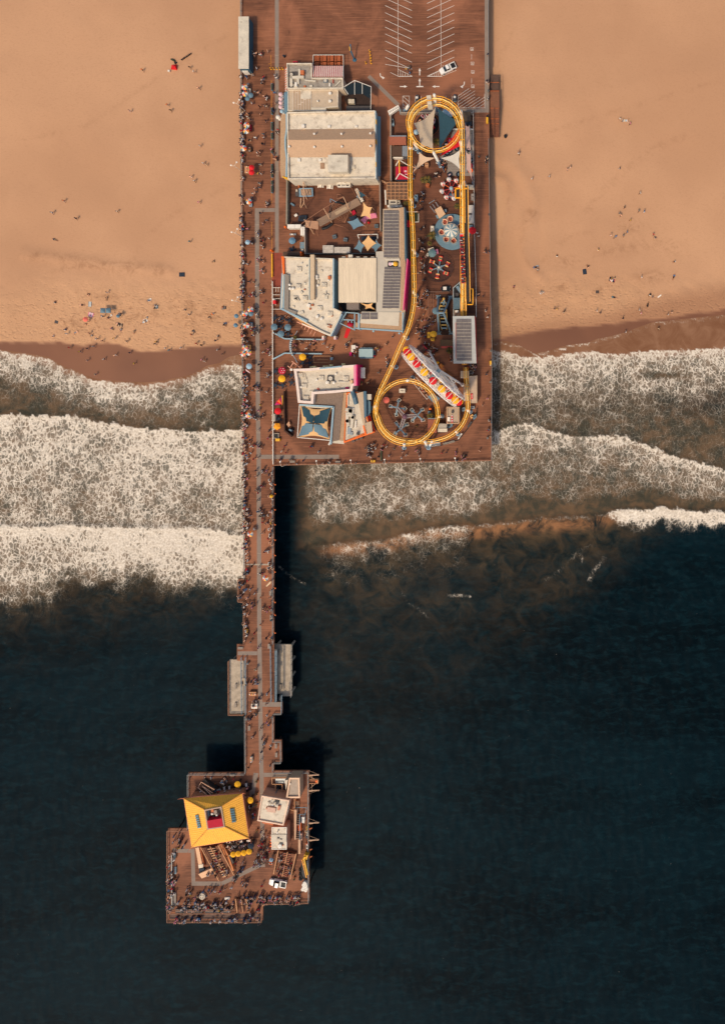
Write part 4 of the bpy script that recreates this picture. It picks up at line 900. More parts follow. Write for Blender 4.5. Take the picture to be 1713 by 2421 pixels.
# 12 coaster station with panels
th = thing('coaster_station','pale station roof over the coaster track with twelve rows of solar panels','station',V3(1098,803,0))
r = MB().m(M('station_roof',(176,174,164),.7,.08,.5)).pp([(1069.5,747.5),(1121,747),(1125.5,859),(1071,859.5)],7.6,7.9).build('roof',th)
panels(r,1077.5,754,1113,853,12,7.9,2,shear=1.2)
for x,y in ((1073,750),(1118,750),(1074,856),(1121,856),(1073,803),(1120,803)): MB().m(GSTEEL).bar(V3(x,y,0),V3(x,y,7.6),.35).build('column',th)
MB().m(M('station_red',(176,44,48))).pp([(1121.6,748),(1123,748),(1127,858),(1125.8,858)],5.8,7.4).build('red_fascia',th)
MB().m(M('rust_pipe',(196,104,92))).pp([(1076,762),(1077,762),(1077.6,848),(1076.6,848)],7.88,8.1).build('conduit',th)
MB().m(WOODO).pp([(1074,750),(1120,750),(1124,856),(1074,856)],2.2,2.5).build('platform',th)
# buildings round the station
th,r = building('ride_office','flat grey-roofed ride office beside the lower coaster curve',[(1054.5,962),(1085,962),(1085,1002),(1055,1002)],3.4,TAN,M('office_roof',(172,150,124),.9,.1),.4,SHINGLE,.35)
roof_items(r,3.45,boxes=((1069,974,5,6,.6,0,DGREY),))
mb = MB()
mb.m(WHITE).pbox(1060,991,6,10,3.4,3.9)
for i in range(7):
 for x in (1056.5,1068): mb.m(RED if i % 2 else PALEPINK).pbox(x,983 + i * 3,3.4,2.6,3.4,3.75)
mb.build('roof_sign',th)
th,r = building('queue_shelter','long beige shelter roof beside the track below the solar station',[(1106,889),(1127,888),(1127,953),(1111,953),(1110.5,907),(1106.5,907)],3.2,WOODL,M('beige_shelter',(186,160,134),.85,.1),.12,TAN,.25)
MB().m(RED).pbox(1114.5,937,4.5,13,3.2,3.5,-3).build('roof_sign',th)
mb = MB().m(WHITE)
for k in (-1,1): mb.pbox(1114.5 + k * .8,937,.5,9,3.48,3.54,-3)
mb.build('roof_letters',th)
solo('beige_hut',MB().m(TAN).rect(1088,877,1108,894,0,3).m(WHITE).rect(1088.4,877.4,1107.6,893.6,2.98,3.1).m(TAN).rect(1089,878,1107,893,3.08,3.16),'small beige hut left of the track below the solar station','hut')
solo('flat_canopy',MB().m(M('grey_canopy',(168,152,136))).rect(1095,908,1111,948,2.7,2.9).m(STEEL).pbox(1097,911,.8,.8,0,2.7).pbox(1109,911,.8,.8,0,2.7).pbox(1097,945,.8,.8,0,2.7).pbox(1109,945,.8,.8,0,2.7),'narrow grey canopy tucked under the coaster track','canopy')
solo('brown_hut',MB().m(M('mossy_roof',(98,76,54),.95,.25,3)).rect(1040,803,1069,818,0,3.0).m(M('red_awning',(186,84,76))).pp([(1042,818.2),(1069,818.2),(1069,823),(1042,823)],2.0,2.8,[2.8,2.8,2.1,2.1]),'brown-roofed hut with a pink-red awning left of the solar station','hut')
solo('ticket_booth',MB().m(M('brown_booth',(94,60,48),.85,.2)).pp([(981,827),(996,813),(1008,825),(994,839)],0,3.2).m(CRIM).pp([(996,812.6),(997.6,813),(1009,824.6),(1007.6,825.6)],2.4,3.5),'square brown booth with a red edge at the top of the big wheel','booth')
solo('brick_shed',MB().m(WOODO).rect(1011,992,1031,1023,0,3.4).m(BRICKR).pp([(1010.6,991.6),(1031.4,991.6),(1031.4,1023.4),(1010.6,1023.4)],3.4,3.6).m(STEEL).rect(1011,988.6,1031,991.4,0,3.3),'red-brown roofed shed inside the lower coaster loop','shed')
solo('white_shed',MB().m(CREAM2).pp([(1036,1002),(1055,1003),(1055,1012),(1034,1012)],0,3.2,[2.6,2.6,3.2,3.2]).pp([(1034,1013),(1056,1013),(1056,1022),(1034,1022)],0,3.2,[3.2,3.2,2.6,2.6]).m(DGREY).rect(1034,1012,1056,1013,2.8,3.25),'white pitched shed just outside the lower coaster loop','shed')
th,r = building('ride_workshop','angled dark-floored workshop yard with a blue-grey roof next to the track',[(1070,680),(1090,663),(1096,664),(1092,712),(1092,748),(1070.5,748)],1.3,GSTEEL,M('dark_yard',(40,38,38),.9,.2),.5,M('yard_wall',(170,176,172)),.2,cat='workshop')
MB().m(M('blue_grey_roof',(82,104,112),.6,.15,.6)).rect(1071,704,1090,731,1.2,3.2).build('blue_roof',th)
MB().m(M('brown_flat',(116,92,76))).rect(1072,733,1090,748,1.2,2.8).m(WHITE).pbox(1079,736,8,5,2.78,3.2).build('brown_roof',th)
for x,y,w,h_,d in ((1088,674,6,9,-20),(1085,685,7,20,-35)): MB().m(GSTEEL).pbox(x,y,w,h_,1.2,2.2,d).build('machine',th)
MB().m(DGREY).pbox(1080,697,8,10,1.2,2).build('machine',th)
# ------------------------------------------------------------------ roller coaster
COL_G = M('column_white',(222,214,198),.5,.06); COL_B = M('column_blue',(128,152,166),.5,.06)
rc = thing('roller_coaster','yellow steel roller coaster with two circle loops and white columns','roller coaster',V3(1030,620,0))
def zpts(pts): return [V3(x,y,z) for x,y,z in pts]
def circ(cx,cy,rx,ry,a0,a1,z0,z1,n):
 out = []
 for i in range(n + 1):
  t = i / n; a = R(a0 + (a1 - a0) * t); out.append((cx + rx * cos(a),cy + ry * sin(a),z0 + (z1 - z0) * t))
 return out
# photo angles: 0 right, 90 down, 180 left, 270 up
course = [(1097,862,4.2),(1093,745,4.6),(1093,700,6.2),(1092.5,600,9.4),(1092,500,12.4),(1092,400,15.0),(1091.5,330,16.0)]
course += circ(1027,293,63.5,62,-8,-172,16.0,14.6,10)             # over the top, outer
course += circ(1027,296,60.5,61,-188,-352,14.2,11.4,10)             # round the bottom
course += circ(1026,300,57.5,55,-8,-165,11.0,8.8,9)
course += [(969.5,310,8.6),(969,360,8.2),(969,420,8.6),(970,470,8.8),(974.5,530,8.6),(976.5,600,8.8),(978.5,690,8.8),(976,730,8.8),(965,775,8.8),(944,822,8.6),(920,878,8.4),(897,926,8.2)]
course += circ(961,972,74.5,77.5,-165,-352,8.0,6.6,12)
course += circ(961,974,72.5,74,-15,-180,6.4,5.4,10)
course += circ(960,975,66,66,-192,-262,5.2,4.7,5)
course += [(985,1043,4.5),(1005,1045,4.3),(1035,1041,4.2),(1062,1031,4.1),(1085,1013,4.1),(1099,990,4.1),(1105,968,4.1),(1105,940,4.1),(1102,905,4.2),(1100,868,4.2)]
path = crom(zpts(course),1.1)
sides = []
rail_l,rail_r,spine = [],[],[]
for i,p in enumerate(path):
 d = (path[min(i + 1,len(path) - 1)] - path[max(i - 1,0)]); d.z = 0; d.normalize(); n = Vector((-d.y,d.x,0)); rail_l.append(p + n * .58); rail_r.append(p - n * .58); spine.append(p - Vector((0,0,.30)))
MB().m(RCYEL).tube(rail_l,.10,6).build('rail',rc,smooth=True); MB().m(RCYEL).tube(rail_r,.10,6).build('rail',rc,smooth=True)
mb = MB().m(RCPALE).tube(spine,.20,8); mb.build('spine',rc,smooth=True)
mb = MB().m(RCYEL)
for i in range(0,len(path),2): mb.bar(rail_l[i] - Vector((0,0,.02)),rail_r[i] - Vector((0,0,.02)),.12)
mb.build('crossties',rc)['kind'] = 'stuff'  # separate crossties between the rails, gathered in one mesh
def column(top,base,w=.42):
 a,b = V3(*base),V3(*top); m = a.lerp(b,.42)
 MB().m(COL_B).tube([a,m],w,10).lathe((a.x,a.y,0),[(w * 1.7,-.02),(w * 1.7,.12),(w,.14)],10).m(COL_G).tube([m,b],w,10).build('support_column',rc,smooth=True)
for t,b in (((1026,224,16),(1031,264,0)),((1088.5,262,15.6),(1096,318,0)),((1024.5,361,13),(1041,392,0)),((979,338,9.5),(990,359,0)),((1087.5,335,11.5),(1094,372,0)),((964,250,8.5),(958,262,0)),((968,350,8.2),(983,352,0)),((970,470,8.5),(978,487,0)),((976,590,8.4),(984,603,0)),((976.5,690,8.4),(984,699,0)),((955,795,8.4),(962,799,0)),((925,866,8.2),(936,868,0)),((888,960,7.6),(882,965,0)),((1003.5,1043,5.6),(1012,1058.5,0)),((1021,1043,4.1),(1013,1058.3,0)),((955,1050,7.4),(955,1058.5,0)),((1037,985,6.4),(1044,984,0)),((962,900,7.0),(975,893,0)),((1105,970,4.0),(1111,973,0)),((1078,1020,4.0),(1082,1026,0)),((1096,430,13.6),(1102,452,0)),((1096,520,11.4),(1101,536,0)),((1096,610,8.6),(1101,620,0))): column(t,b)
# walkway with dark treads beside the lift, and the maintenance catwalks
mb = MB().m(M('lift_walkway_grating',(46,42,38),.8,.15)); W_ = [V3(1099.5,440,13.6),V3(1101,545,10.8),V3(1104,640,7.6),V3(1105,712,5.4)]
for a,b in zip(W_,W_[1:]):
 d = Vector((.62,0,0)); mb.face(mb.vv([a - d,a + d,b + d,b - d])); z = Vector((0,0,-.12)); mb.face(mb.vv([a - d + z,b - d + z,b + d + z,a + d + z])); mb.face(mb.vv([a + d,a + d + z,b + d + z,b + d])); mb.face(mb.vv([a - d,b - d,b - d + z,a - d + z]))
mb.build('lift_walkway',rc)
mb = MB().m(RCYEL)
for s_ in (-.7,.72):
 for h in (.02,1.0): mb.tube([p + Vector((s_,0,h)) for p in W_],.10,4)
mb.build('walkway_rail',rc)
mb = MB().m(RCYEL)
for px_ in (1087.3,1097.5): mb.tube([V3(px_,432,13.9),V3(px_ + 1,545,10.6),V3(px_ + 2.5,640,7.4),V3(px_ + 3.5,748,4.4)],.22,4)
mb.build('lift_beam',rc)
mb = MB().m(RCYEL)
for a,b in (((1076,447,13),(1089,444,13)),((1076,447,13),(1076,468,13)),((1076,468,13),(1089,468,13)),((1095,446,13.4),(1103,446,13.4))): mb.bar(V3(*a),V3(*b),.35)
mb.m(M('catwalk_grating',(48,42,36))).rect(1077,448,1088,467,12.7,12.8); mb.build('catwalk',rc)
mb = MB().m(RCYEL); mb.m(M('catwalk_grating',(48,42,36))).rect(1104,683,1117,719,4.5,4.6); mb.m(RCYEL)
for a,b in (((1104,683),(1117,683)),((1117,683),(1117,720)),((1104,720),(1117,720)),((1110,672),(1110,713))): mb.bar(V3(*a,5.0),V3(*b,5.0),.28)
mb.build('maintenance_platform',rc)
for x,y,z in ((1013,229,15.4),(1014.5,243,12.2),(1015.5,250,9.8)): MB().m(CREAM2).pbox(x,y,10.5,7.5,z - .8,z + .75,-5).build('sign_drum',rc)
# train of five red cars climbing the lift
tr = thing('coaster_train','red roller coaster train of five cars with riders on the lift track','train',V3(1093,600,9))
for i in range(5):
 y = 570 + i * 22.5; z = float(np.interp(y,[500,600,700],[12.4,9.4,6.2])) + .12; x = 1091.8 + i * .7
 c = V3(x,y,z); dy = -L(18) ; dz = 1.35 * .3
 mb = MB().m(CRIM)
 def q(u,v,w): return c + Vector((u,-v,w - v * .245 * -1 * 0 + (-v) * .24))
 def bx(u0,u1,v0,v1,w0,w1):
  P = [q(u,v,w) for w in (w0,w1) for u,v in ((u0,v0),(u1,v0),(u1,v1),(u0,v1))]; V_ = mb.vv(P)
  for f in ((0,1,2,3),(4,5,6,7),(0,1,5,4),(1,2,6,5),(2,3,7,6),(3,0,4,7)): mb.face([V_[k] for k in f])
 bx(-.62,.62,-1.2,1.2,.0,.25); bx(-.62,-.52,-1.2,1.2,.25,.6); bx(.52,.62,-1.2,1.2,.25,.6)
 if i == 0: mb.m(RED); bx(-.6,.6,-1.75,-1.2,.05,.62); mb.m(WHITE); bx(-.62,.62,-1.95,-1.76,.1,.5)
 car = mb.build('train_car',tr)
 mb = MB().m(BLACK)
 for v in (-.8,.1,.9): bx(-.5,.5,v - .12,v + .12,.25,.95)
 mb.build('seat_rows',car)
# ------------------------------------------------------------------ big wheel
HUBZ = 13.2; RW = 10.9
wc = V3(1023.5,889,HUBZ); ax = Vector((.7071,.7071,0)); u_ = Vector((.7071,-.7071,0)); up = Vector((0,0,1))
fw = thing('ferris_wheel','big white Ferris wheel with red and yellow canopied gondolas','Ferris wheel',(wc.x,wc.y,0))
WST = M('wheel_white',(246,238,224),.5,.06,spec=.4); WLT = M('wheel_light_strip',(244,220,196),.5,.15,4); WRD = M('wheel_light_red',(224,140,116),.5,.2,4)
def wp(a,r,o=0): return wc + u_ * (cos(a) * r) + up * (sin(a) * r) + ax * o
HW = 1.55
for o in (-HW,HW):
 mb = MB().m(WST)
 for r in (RW,RW * .86,RW * .72,RW * .58,RW * .44,RW * .3): mb.tube([wp(2 * pi * k / 60,r,o) for k in range(61)],.14 if r > 9 else .12,5,False)
 mb.build('rim',fw)
 mb = MB()
 for k in range(40):
  a = 2 * pi * k / 40; mb.m(WST if k % 3 else WLT); mb.bar(wp(a,.8,o * .9),wp(a,RW,o),.12)
 for k in range(40):
  a,b = 2 * pi * k / 40,2 * pi * (k + 1) / 40
  mb.m(WLT if k % 2 else WRD); mb.bar(wp(a,RW * .86,o),wp(b,RW,o),.10); mb.m(WST); mb.bar(wp(b,RW * .58,o),wp(a,RW * .86,o),.11)
  mb.m(WLT); mb.bar(wp(a,RW * .3,o),wp(b,RW * .58,o),.11)
 mb.build('spokes',fw)
for k in range(20):
 a = 2 * pi * (k + .5) / 20
 for q in (.86,.58): MB().m(WST).bar(wp(a,RW * q,-HW),wp(a,RW * q,HW),.1).build('crossbar',fw)
mb = MB().m(PBLUE).tube([wc - ax * 2.6,wc + ax * 2.6],.55,12); mb.m(WST)
for o in (-HW,HW): mb.tube([wc + ax * (o - .15),wc + ax * (o + .15)],1.3,16)
mb.build('hub',fw)
for s_ in (-1,1):
 for t in (-1,1):
  foot = Vector((wc.x,wc.y,0)) + u_ * (7.2 * t) + ax * (s_ * 3.2); f2 = Vector((wc.x,wc.y,0)) + u_ * (7.0 * t) + ax * (s_ * 1.3)
  top = wc + ax * (s_ * 2.4)
  mb = MB().m(WST).tube([foot,top],.34,8).tube([f2,foot.lerp(top,.62)],.24,8).bar(foot.lerp(top,.3),f2.lerp(foot.lerp(top,.62),.4),.3).lathe((foot.x,foot.y,0),[(.6,-.02),(.6,.2),(.3,.25)],8); mb.build('support_leg',fw)
for k in range(20):
 a = 2 * pi * (k + .5) / 20; p = wp(a,RW - .35)
 g_ = MB().m(YEL if k % 2 else RED)
 c = p + Vector((0,0,.1))
 mb = MB().m(YEL if k % 2 else RED).lathe((p.x,p.y,p.z - 2.1),[(.25,0),(.85,.25),(.95,.75),(.9,.8),(.8,.35),(0,.3)],12)
 gd = mb.build('gondola',fw)
 mb = MB().m(YEL if k % 2 else RED).lathe((p.x,p.y,p.z - .1),[(1.05,0),(1.07,.08),(.7,.24),(0,.34)],12)
 mb.m(WHITE).bar(p + Vector((0,0,.30)) - ax * .98,p + Vector((0,0,.30)) + ax * .98,.15); mb.bar(p - ax * HW,p + ax * HW,.12)
 mb.build('canopy',gd)
 mb = MB().m(WST)
 for j in range(4): b = pi / 4 + j * pi / 2; mb.bar(p + Vector((.8 * cos(b),.8 * sin(b),-1.3)),p + Vector((.8 * cos(b),.8 * sin(b),-.08)),.07)
 mb.build('gondola_posts',gd)
 g_.bm.free()
th = thing('boarding_platform','orange wooden boarding platform with ramps under the big wheel','platform',V3(1040,862,0))
MB().m(M('orange_deck',(176,110,50),.8,.15,2)).pbox(1041,866,12,9,0,1.2,45 + 90).build('deck',th)
for x0,y0,x1,y1 in ((1018,846,1036,863),(1047,875,1068,893)):
 mb = MB().m(M('orange_step',(150,96,48),.8,.2)); a,b = V3(x0,y0,.0),V3(x1,y1,.0)
 for i in range(12):
  p = a.lerp(b,(i + .5) / 12); mb.box((p.x,p.y,.5),(.15,1.2,.1),atan2(b.y - a.y,b.x - a.x))
 mb.bar(a + Vector((0,0,.4)),b + Vector((0,0,.4)),.12); mb.build('ramp',th)
mb = MB().m(YEL).pbox(1033,858,5,7,1.2,2.4,45).pbox(1051,885,5,8,1.2,2.4,45); mb.build('control_box',th) if False else MB().m(YEL).pbox(1033,858,5,7,1.2,2.4,45).build('control_box',th)
mb = MB().m(WHITE)
for a,b in (((972,900),(1008,944)),((978,895),(1012,940)),((1008,944),(1012,940)),((983,892),(1015,932))): mb.bar(V3(*a,1),V3(*b,1),.1); mb.bar(V3(*a,0),V3(*a,1),.1)
solo('queue_rail',mb,'white queue rails below the Ferris wheel beside the lower coaster loop','queue rail')
solo('blue_canopy',MB().m(GBLUE).pp([(1010,938),(1022,930),(1040,942),(1027,955)],2.6,2.8).m(GSTEEL).pbox(1018,938,1,1,0,2.6).pbox(1030,944,1,1,0,2.6),'grey-blue flat canopy at the lower end of the Ferris wheel','canopy')
# ------------------------------------------------------------------ other rides
# balloon wheel
bw = thing('balloon_ride','small balloon ride with eight white and red domes by the coaster lift','ride',V3(1066,446,0))
cx,cy = G(1066,446,2.5)
MB().m(M('maroon_mat',(74,30,30),.9,.2)).lathe((cx,cy,-.02),[(3.1,0),(3.1,.3),(0,.3)],24).build('base',bw)
MB().m(GSTEEL).box((cx + .3,cy - 1.5,.27),(2.4,1.2,.25)).build('step_plate',bw)
MB().m(PBLUE).lathe((cx,cy,.25),[(.5,0),(.4,2.2),(.62,2.4),(.5,2.9),(.2,3.0),(0,3.1)],14).build('hub',bw)
BPAL = (WHITE,M('rosy_white',(214,172,164)))
for k in range(8):
 a = 2 * pi * k / 8 + .25; q1 = Vector((cx + 2.6 * cos(a),cy + 2.6 * sin(a),2.6)); q0 = Vector((cx + .4 * cos(a),cy + .4 * sin(a),2.5)); q2 = Vector((cx + 2.6 * cos(a + pi / 4),cy + 2.6 * sin(a + pi / 4),2.6))
 MB().m(M('ride_red',(196,64,56)) if k % 3 else ORANGE).bar(q0,q1,.14).bar(q1,q2,.12).build('arm',bw)
 mb = MB(); mb.canopy((q1.x + .35 * cos(a),q1.y + .35 * sin(a),2.6),.72,.6,[WHITE,BPAL[1],M('ride_red',(196,64,56)) if k % 2 else PBLUE,WHITE],8,drop=.1); bl = mb.build('dome',bw)
 MB().m(WHITE).lathe((q1.x + .35 * cos(a),q1.y + .35 * sin(a),.9),[(.3,0),(.5,.2),(.5,.55),(.42,.55),(.42,.2),(0,.15)],10).build('basket',bw)
# shell ride on teal disc
sr = thing('shell_ride','round teal ride platform with six tan shell cars and a striped centre canopy','ride',V3(1068,548,0))
cx,cy = G(1068,548,.6)
MB().m(M('teal_platform',(96,122,132),.7,.1,.7)).lathe((cx,cy,-.02),[(5.5,0),(5.5,.6),(5.2,.64),(0,.64)],40).build('platform',sr)
mb = MB(); c = V3(1065,544,4.0); mb.canopy((c.x,c.y,3.4),1.95,1.0,[M('canopy_cream',(216,208,188)),M('canopy_blue',(116,144,152))],16,drop=.25); mb.build('striped_canopy',sr)
mb = MB().m(CREAM2)
for k in range(12): a = 2 * pi * k / 12; b = a + pi / 6; mb.bar((c.x + 2.2 * cos(a),c.y + 2.2 * sin(a),3.0),(c.x + 2.2 * cos(b),c.y + 2.2 * sin(b),3.0),.16)
mb.build('canopy_ring',sr); MB().m(GSTEEL).lathe((c.x,c.y,.6),[(.5,0),(.35,2.6),(.2,3.3),(0,3.4)],10).build('pole',sr)
SHELL = M('shell_tan',(222,170,134),.6,.1,2); SHIN = M('shell_inside',(150,74,58),.7,.15)
for i,(x,y) in enumerate(((1051,526),(1064,519),(1044,550),(1055,566),(1072,569),(1086,536))):
 p = V3(x,y,1.2); a0 = .8 * i
 mb = MB().m(GSTEEL); mb.lathe((p.x + .1,p.y - .1,.62),[(1.25,0),(1.25,.05),(1.12,.05),(1.12,.03)],20); mb.build('turntable',sr)
 mb = MB().m(SHELL)
 prof = []
 for k in range(14):
  a = 2 * pi * k / 14 + a0; rr = .82 * (1 + .12 * (k % 2)) * (1.15 if k < 6 else .92); prof.append((cos(a) * rr,sin(a) * rr))
 b0 = mb.vv([(p.x + x_ * .6,p.y + y_ * .6,.68) for x_,y_ in prof]); t0 = mb.vv([(p.x + x_,p.y + y_,1.3 + (.5 if k < 6 else 0)) for k,(x_,y_) in enumerate(prof)]); i0 = mb.vv([(p.x + x_ * .72,p.y + y_ * .72,1.28 + (.3 if k < 6 else 0)) for k,(x_,y_) in enumerate(prof)]); f0 = mb.vv([(p.x + x_ * .5,p.y + y_ * .5,.85) for x_,y_ in prof])
 for k in range(14):
  j = (k + 1) % 14; mb.m(SHELL); mb.face([b0[k],b0[j],t0[j],t0[k]]); mb.face([t0[k],t0[j],i0[j],i0[k]]); mb.m(SHIN); mb.face([i0[k],i0[j],f0[j],f0[k]])
 mb.m(SHIN); mb.face(f0); mb.build('shell_car',sr)
# car spinner
cs = thing('car_spinner','round kiddie ride with six red and yellow cars on grey arms','ride',V3(1037,632,0))
cx,cy = G(1037,632,.8)
MB().m(M('dark_ride_mat',(72,46,38),.9,.2)).lathe((cx,cy,-.02),[(4.2,0),(4.2,.1),(0,.1)],32).build('floor',cs)
MB().m(STEEL).box((cx + .1,cy - .1,.08),(1.5,1.5,.5)).m(CREAM2).lathe((cx,cy,.5),[(.45,0),(.4,.8),(.2,.9),(0,.95)],12).build('hub',cs)
for k in range(6):
 a = R(80 + 60 * k); e = Vector((cx + 2.35 * cos(a),cy + 2.35 * sin(a),.7)); MB().m(GSTEEL).bar(Vector((cx,cy,.7)),e,.28).build('arm',cs)
 cm = (M('car_cream',(222,176,110)),RED)[k % 2]; cm2 = (RED,M('car_cream',(222,176,110)))[k % 2]; p = Vector((cx + 2.75 * cos(a),cy + 2.75 * sin(a),.4)); r_ = a + .4 * (k % 3)
 ca,sa = cos(r_),sin(r_)
 mb = MB().m(cm).box((p.x,p.y,.4),(1.1,.75,.45),r_).m(cm2)
 mb.box((p.x + ca * .62,p.y + sa * .62,.45),(.35,.95,.3),r_).box((p.x - ca * .62,p.y - sa * .62,.45),(.35,.95,.42),r_)
 car = mb.build('car',cs)
 for sx,sy in ((.5,.5),(.5,-.5),(-.5,.5),(-.5,-.5)):
  w = p + Vector((ca * sx - sa * sy,sa * sx + ca * sy,0)); MB().m(RED if k % 2 else CRIM).box((w.x,w.y,.35),(.36,.2,.36),r_).build('wheel',car)
 MB().m(DGREY).box((p.x,p.y,.84),(.6,.5,.08),r_).build('seat',car)
mb = MB().m(BLACK)
for k in range(36):
 a,b = 2 * pi * k / 36,2 * pi * (k + 1) / 36
 if k % 12 == 9: continue
 P_,Q_ = Vector((cx + 4.4 * cos(a),cy + 4.4 * sin(a),0)),Vector((cx + 4.4 * cos(b),cy + 4.4 * sin(b),0)); mb.bar(P_ + Vector((0,0,1)),Q_ + Vector((0,0,1)),.09); mb.bar(P_,P_ + Vector((0,0,1)),.07)
mb.build('fence',cs)
# dragon swing
ds = thing('swing_ship','swinging ship ride with blue-grey A-frames and a yellow lattice hull','ride',V3(1050,745,0))
apL,apR = V3(1034,740,8.5),V3(1048,740,8.5)
for ap,fts in ((apL,((1035.5,702),(1037,788))),(apR,((1064,703),(1065.5,787)))):
 for f in fts:
  b = V3(*f,0); MB().m(GSTEEL).tube([b,ap],.30,8).lathe((b.x,b.y,0),[(.55,-.02),(.55,.25),(.3,.3)],4).bar(b + Vector((-.7,.5,.1)),b + Vector((.7,-.5,.1)),.25).bar(b + Vector((.7,.5,.1)),b + Vector((-.7,-.5,.1)),.25).build('support_leg',ds)
MB().m(GSTEEL).tube([apL,apR],.32,8).build('axle',ds)
hull = MB(); HA = M('hull_gold',(214,168,84),.5,.15,3)
sp = [(1049,709,4.6,.15),(1047.5,718,3.2,.85),(1046,735,2.0,1.15),(1047,752,1.6,1.2),(1049,768,2.2,1.1),(1050,780,3.4,.7)]
ctr = [(V3(x,y,z),w) for x,y,z,w in sp]
hull.m(M('hull_dark',(58,54,48)))
for (a,wa),(b,wb) in zip(ctr,ctr[1:]):
 X = Vector((1,0,0)); hull.m(M('hull_dark',(58,54,48))); hull.face(hull.vv([a - X * wa,a + X * wa,b + X * wb,b - X * wb]))
 for sg in (-1,1):
  hull.m(HA); hull.face(hull.vv([a + X * wa * sg,a + X * wa * sg + Vector((0,0,.7)),b + X * wb * sg + Vector((0,0,.7)),b + X * wb * sg])); hull.bar(a + X * wa * sg + Vector((0,0,.7)),b + X * wb * sg + Vector((0,0,.7)),.14)
hull.build('hull',ds)
for k in range(9):
 t = k / 8; y = 716 + 60 * t; z = float(np.interp(y,[q[1] for q in sp],[q[2] for q in sp])); x = float(np.interp(y,[q[1] for q in sp],[q[0] for q in sp])); p = V3(x,y,z + .35)
 MB().m(HA if k % 2 else GSTEEL).box((p.x,p.y,p.z - .3),(1.7,.3,.8)).build('seat_row',ds)
MB().m(GSTEEL).tube([V3(1048,722,3.4),V3(1049.5,714,4.8),V3(1049,706,5.8)],.35,8,r2=.15).m(HA).lathe(V3(1048.6,706,5.6),[(.1,0),(.4,.25),(.2,.7),(0,.9)],8).build('figurehead',ds)
mb = MB().m(HA)
for sx in (-.9,.9):
 for y,z in ((728,2.4),(762,2.2)): mb.bar(V3(1041,740,8.4) + Vector((sx,0,0)),V3(1047,y,z) + Vector((sx,0,0)),.16)
mb.build('hanger',ds)
MB().m(WOODD).rect(1036,695,1068,792,-.01,.03).build('floor_boards',ds)
mb = MB().m(M('queue_bar',(112,92,80)))
for x in (1012,1017.5,1023.5): mb.bar(V3(x,694,1),V3(x,768,1),.12); [mb.bar(V3(x,y,0),V3(x,y,1),.09) for y in range(694,770,12)]
mb.bar(V3(1012,690,1),V3(1066,690,1),.14)
solo('queue_rail',mb,'brown queue rails left of the swinging ship','queue rail')
# spider ride
sc_ = thing('spider_ride','three-armed spider ride with tilting tubs inside the lower coaster loop','ride',V3(957,985,0))
c0 = V3(956,985,3.2); STS = M('spider_steel',(158,146,138),.5,.15,3); PUR = M('spider_purple',(106,72,84),.6,.15)
MB().m(PUR).lathe((c0.x,c0.y,-.02),[(1.0,0),(.8,.6),(.5,2.8),(.8,3.0),(.7,3.6),(.3,3.9),(0,3.95)],12).build('hub',sc_)
for hx,hy,a0 in ((938,964,80),(985,982,48),(946,1015,38)):
 h = V3(hx,hy,2.9); d = (h - c0); d.z = 0; d.normalize(); n = Vector((-d.y,d.x,0))
 mb = MB().m(STS)
 for w in (-.3,.3): mb.bar(c0 + n * w * 1.6,h + n * w,.2)
 for k in range(7): mb.bar(c0.lerp(h,k / 7) + n * .36,c0.lerp(h,(k + 1) / 7) - n * .33,.1)
 mb.m(PUR).bar(c0 - Vector((0,0,.4)),h - Vector((0,0,.5)),.3); arm = mb.build('arm',sc_)
 for j in range(4):
  a = R(a0 + 90 * j); e = Vector((h.x + 2.2 * cos(a),h.y + 2.2 * sin(a),1.9)); MB().m(GSTEEL).bar(h - Vector((0,0,.3)),e,.42).build('sub_arm',arm)
  ra = a + .5 * (j - 1); ca,sa = cos(ra),sin(ra)
  MB().m(CREAM2).box((e.x,e.y,1.35),(1.15,1.0,.5),ra).m(NAVY).box((e.x + .1 * ca,e.y + .1 * sa,1.84),(.75,.72,.05),ra).m(PALEPINK if j % 2 else STEEL).box((e.x - .5 * ca,e.y - .5 * sa,1.5),(.14,1.05,.65),ra).build('tub',arm)
MB().m(M('ride_floor',(84,52,40),.9,.2)).lathe((c0.x,c0.y,-.02),[(4.2,0),(4.2,.05),(0,.05)],32).build('floor',sc_) if False else None
mb = MB().m(BLACK); cc = V3(961,982,0)
for k in range(20):
 a,b = R(-50 + 9 * k),R(-41 + 9 * k); P_ = Vector((cc.x + 7.0 * cos(-a),cc.y + 7.0 * sin(-a),0)); Q_ = Vector((cc.x + 7.0 * cos(-b),cc.y + 7.0 * sin(-b),0)); mb.bar(P_ + Vector((0,0,1)),Q_ + Vector((0,0,1)),.08); mb.bar(P_,P_ + Vector((0,0,1)),.08)
solo('fence',mb,'curved black fence around the spider ride','fence')
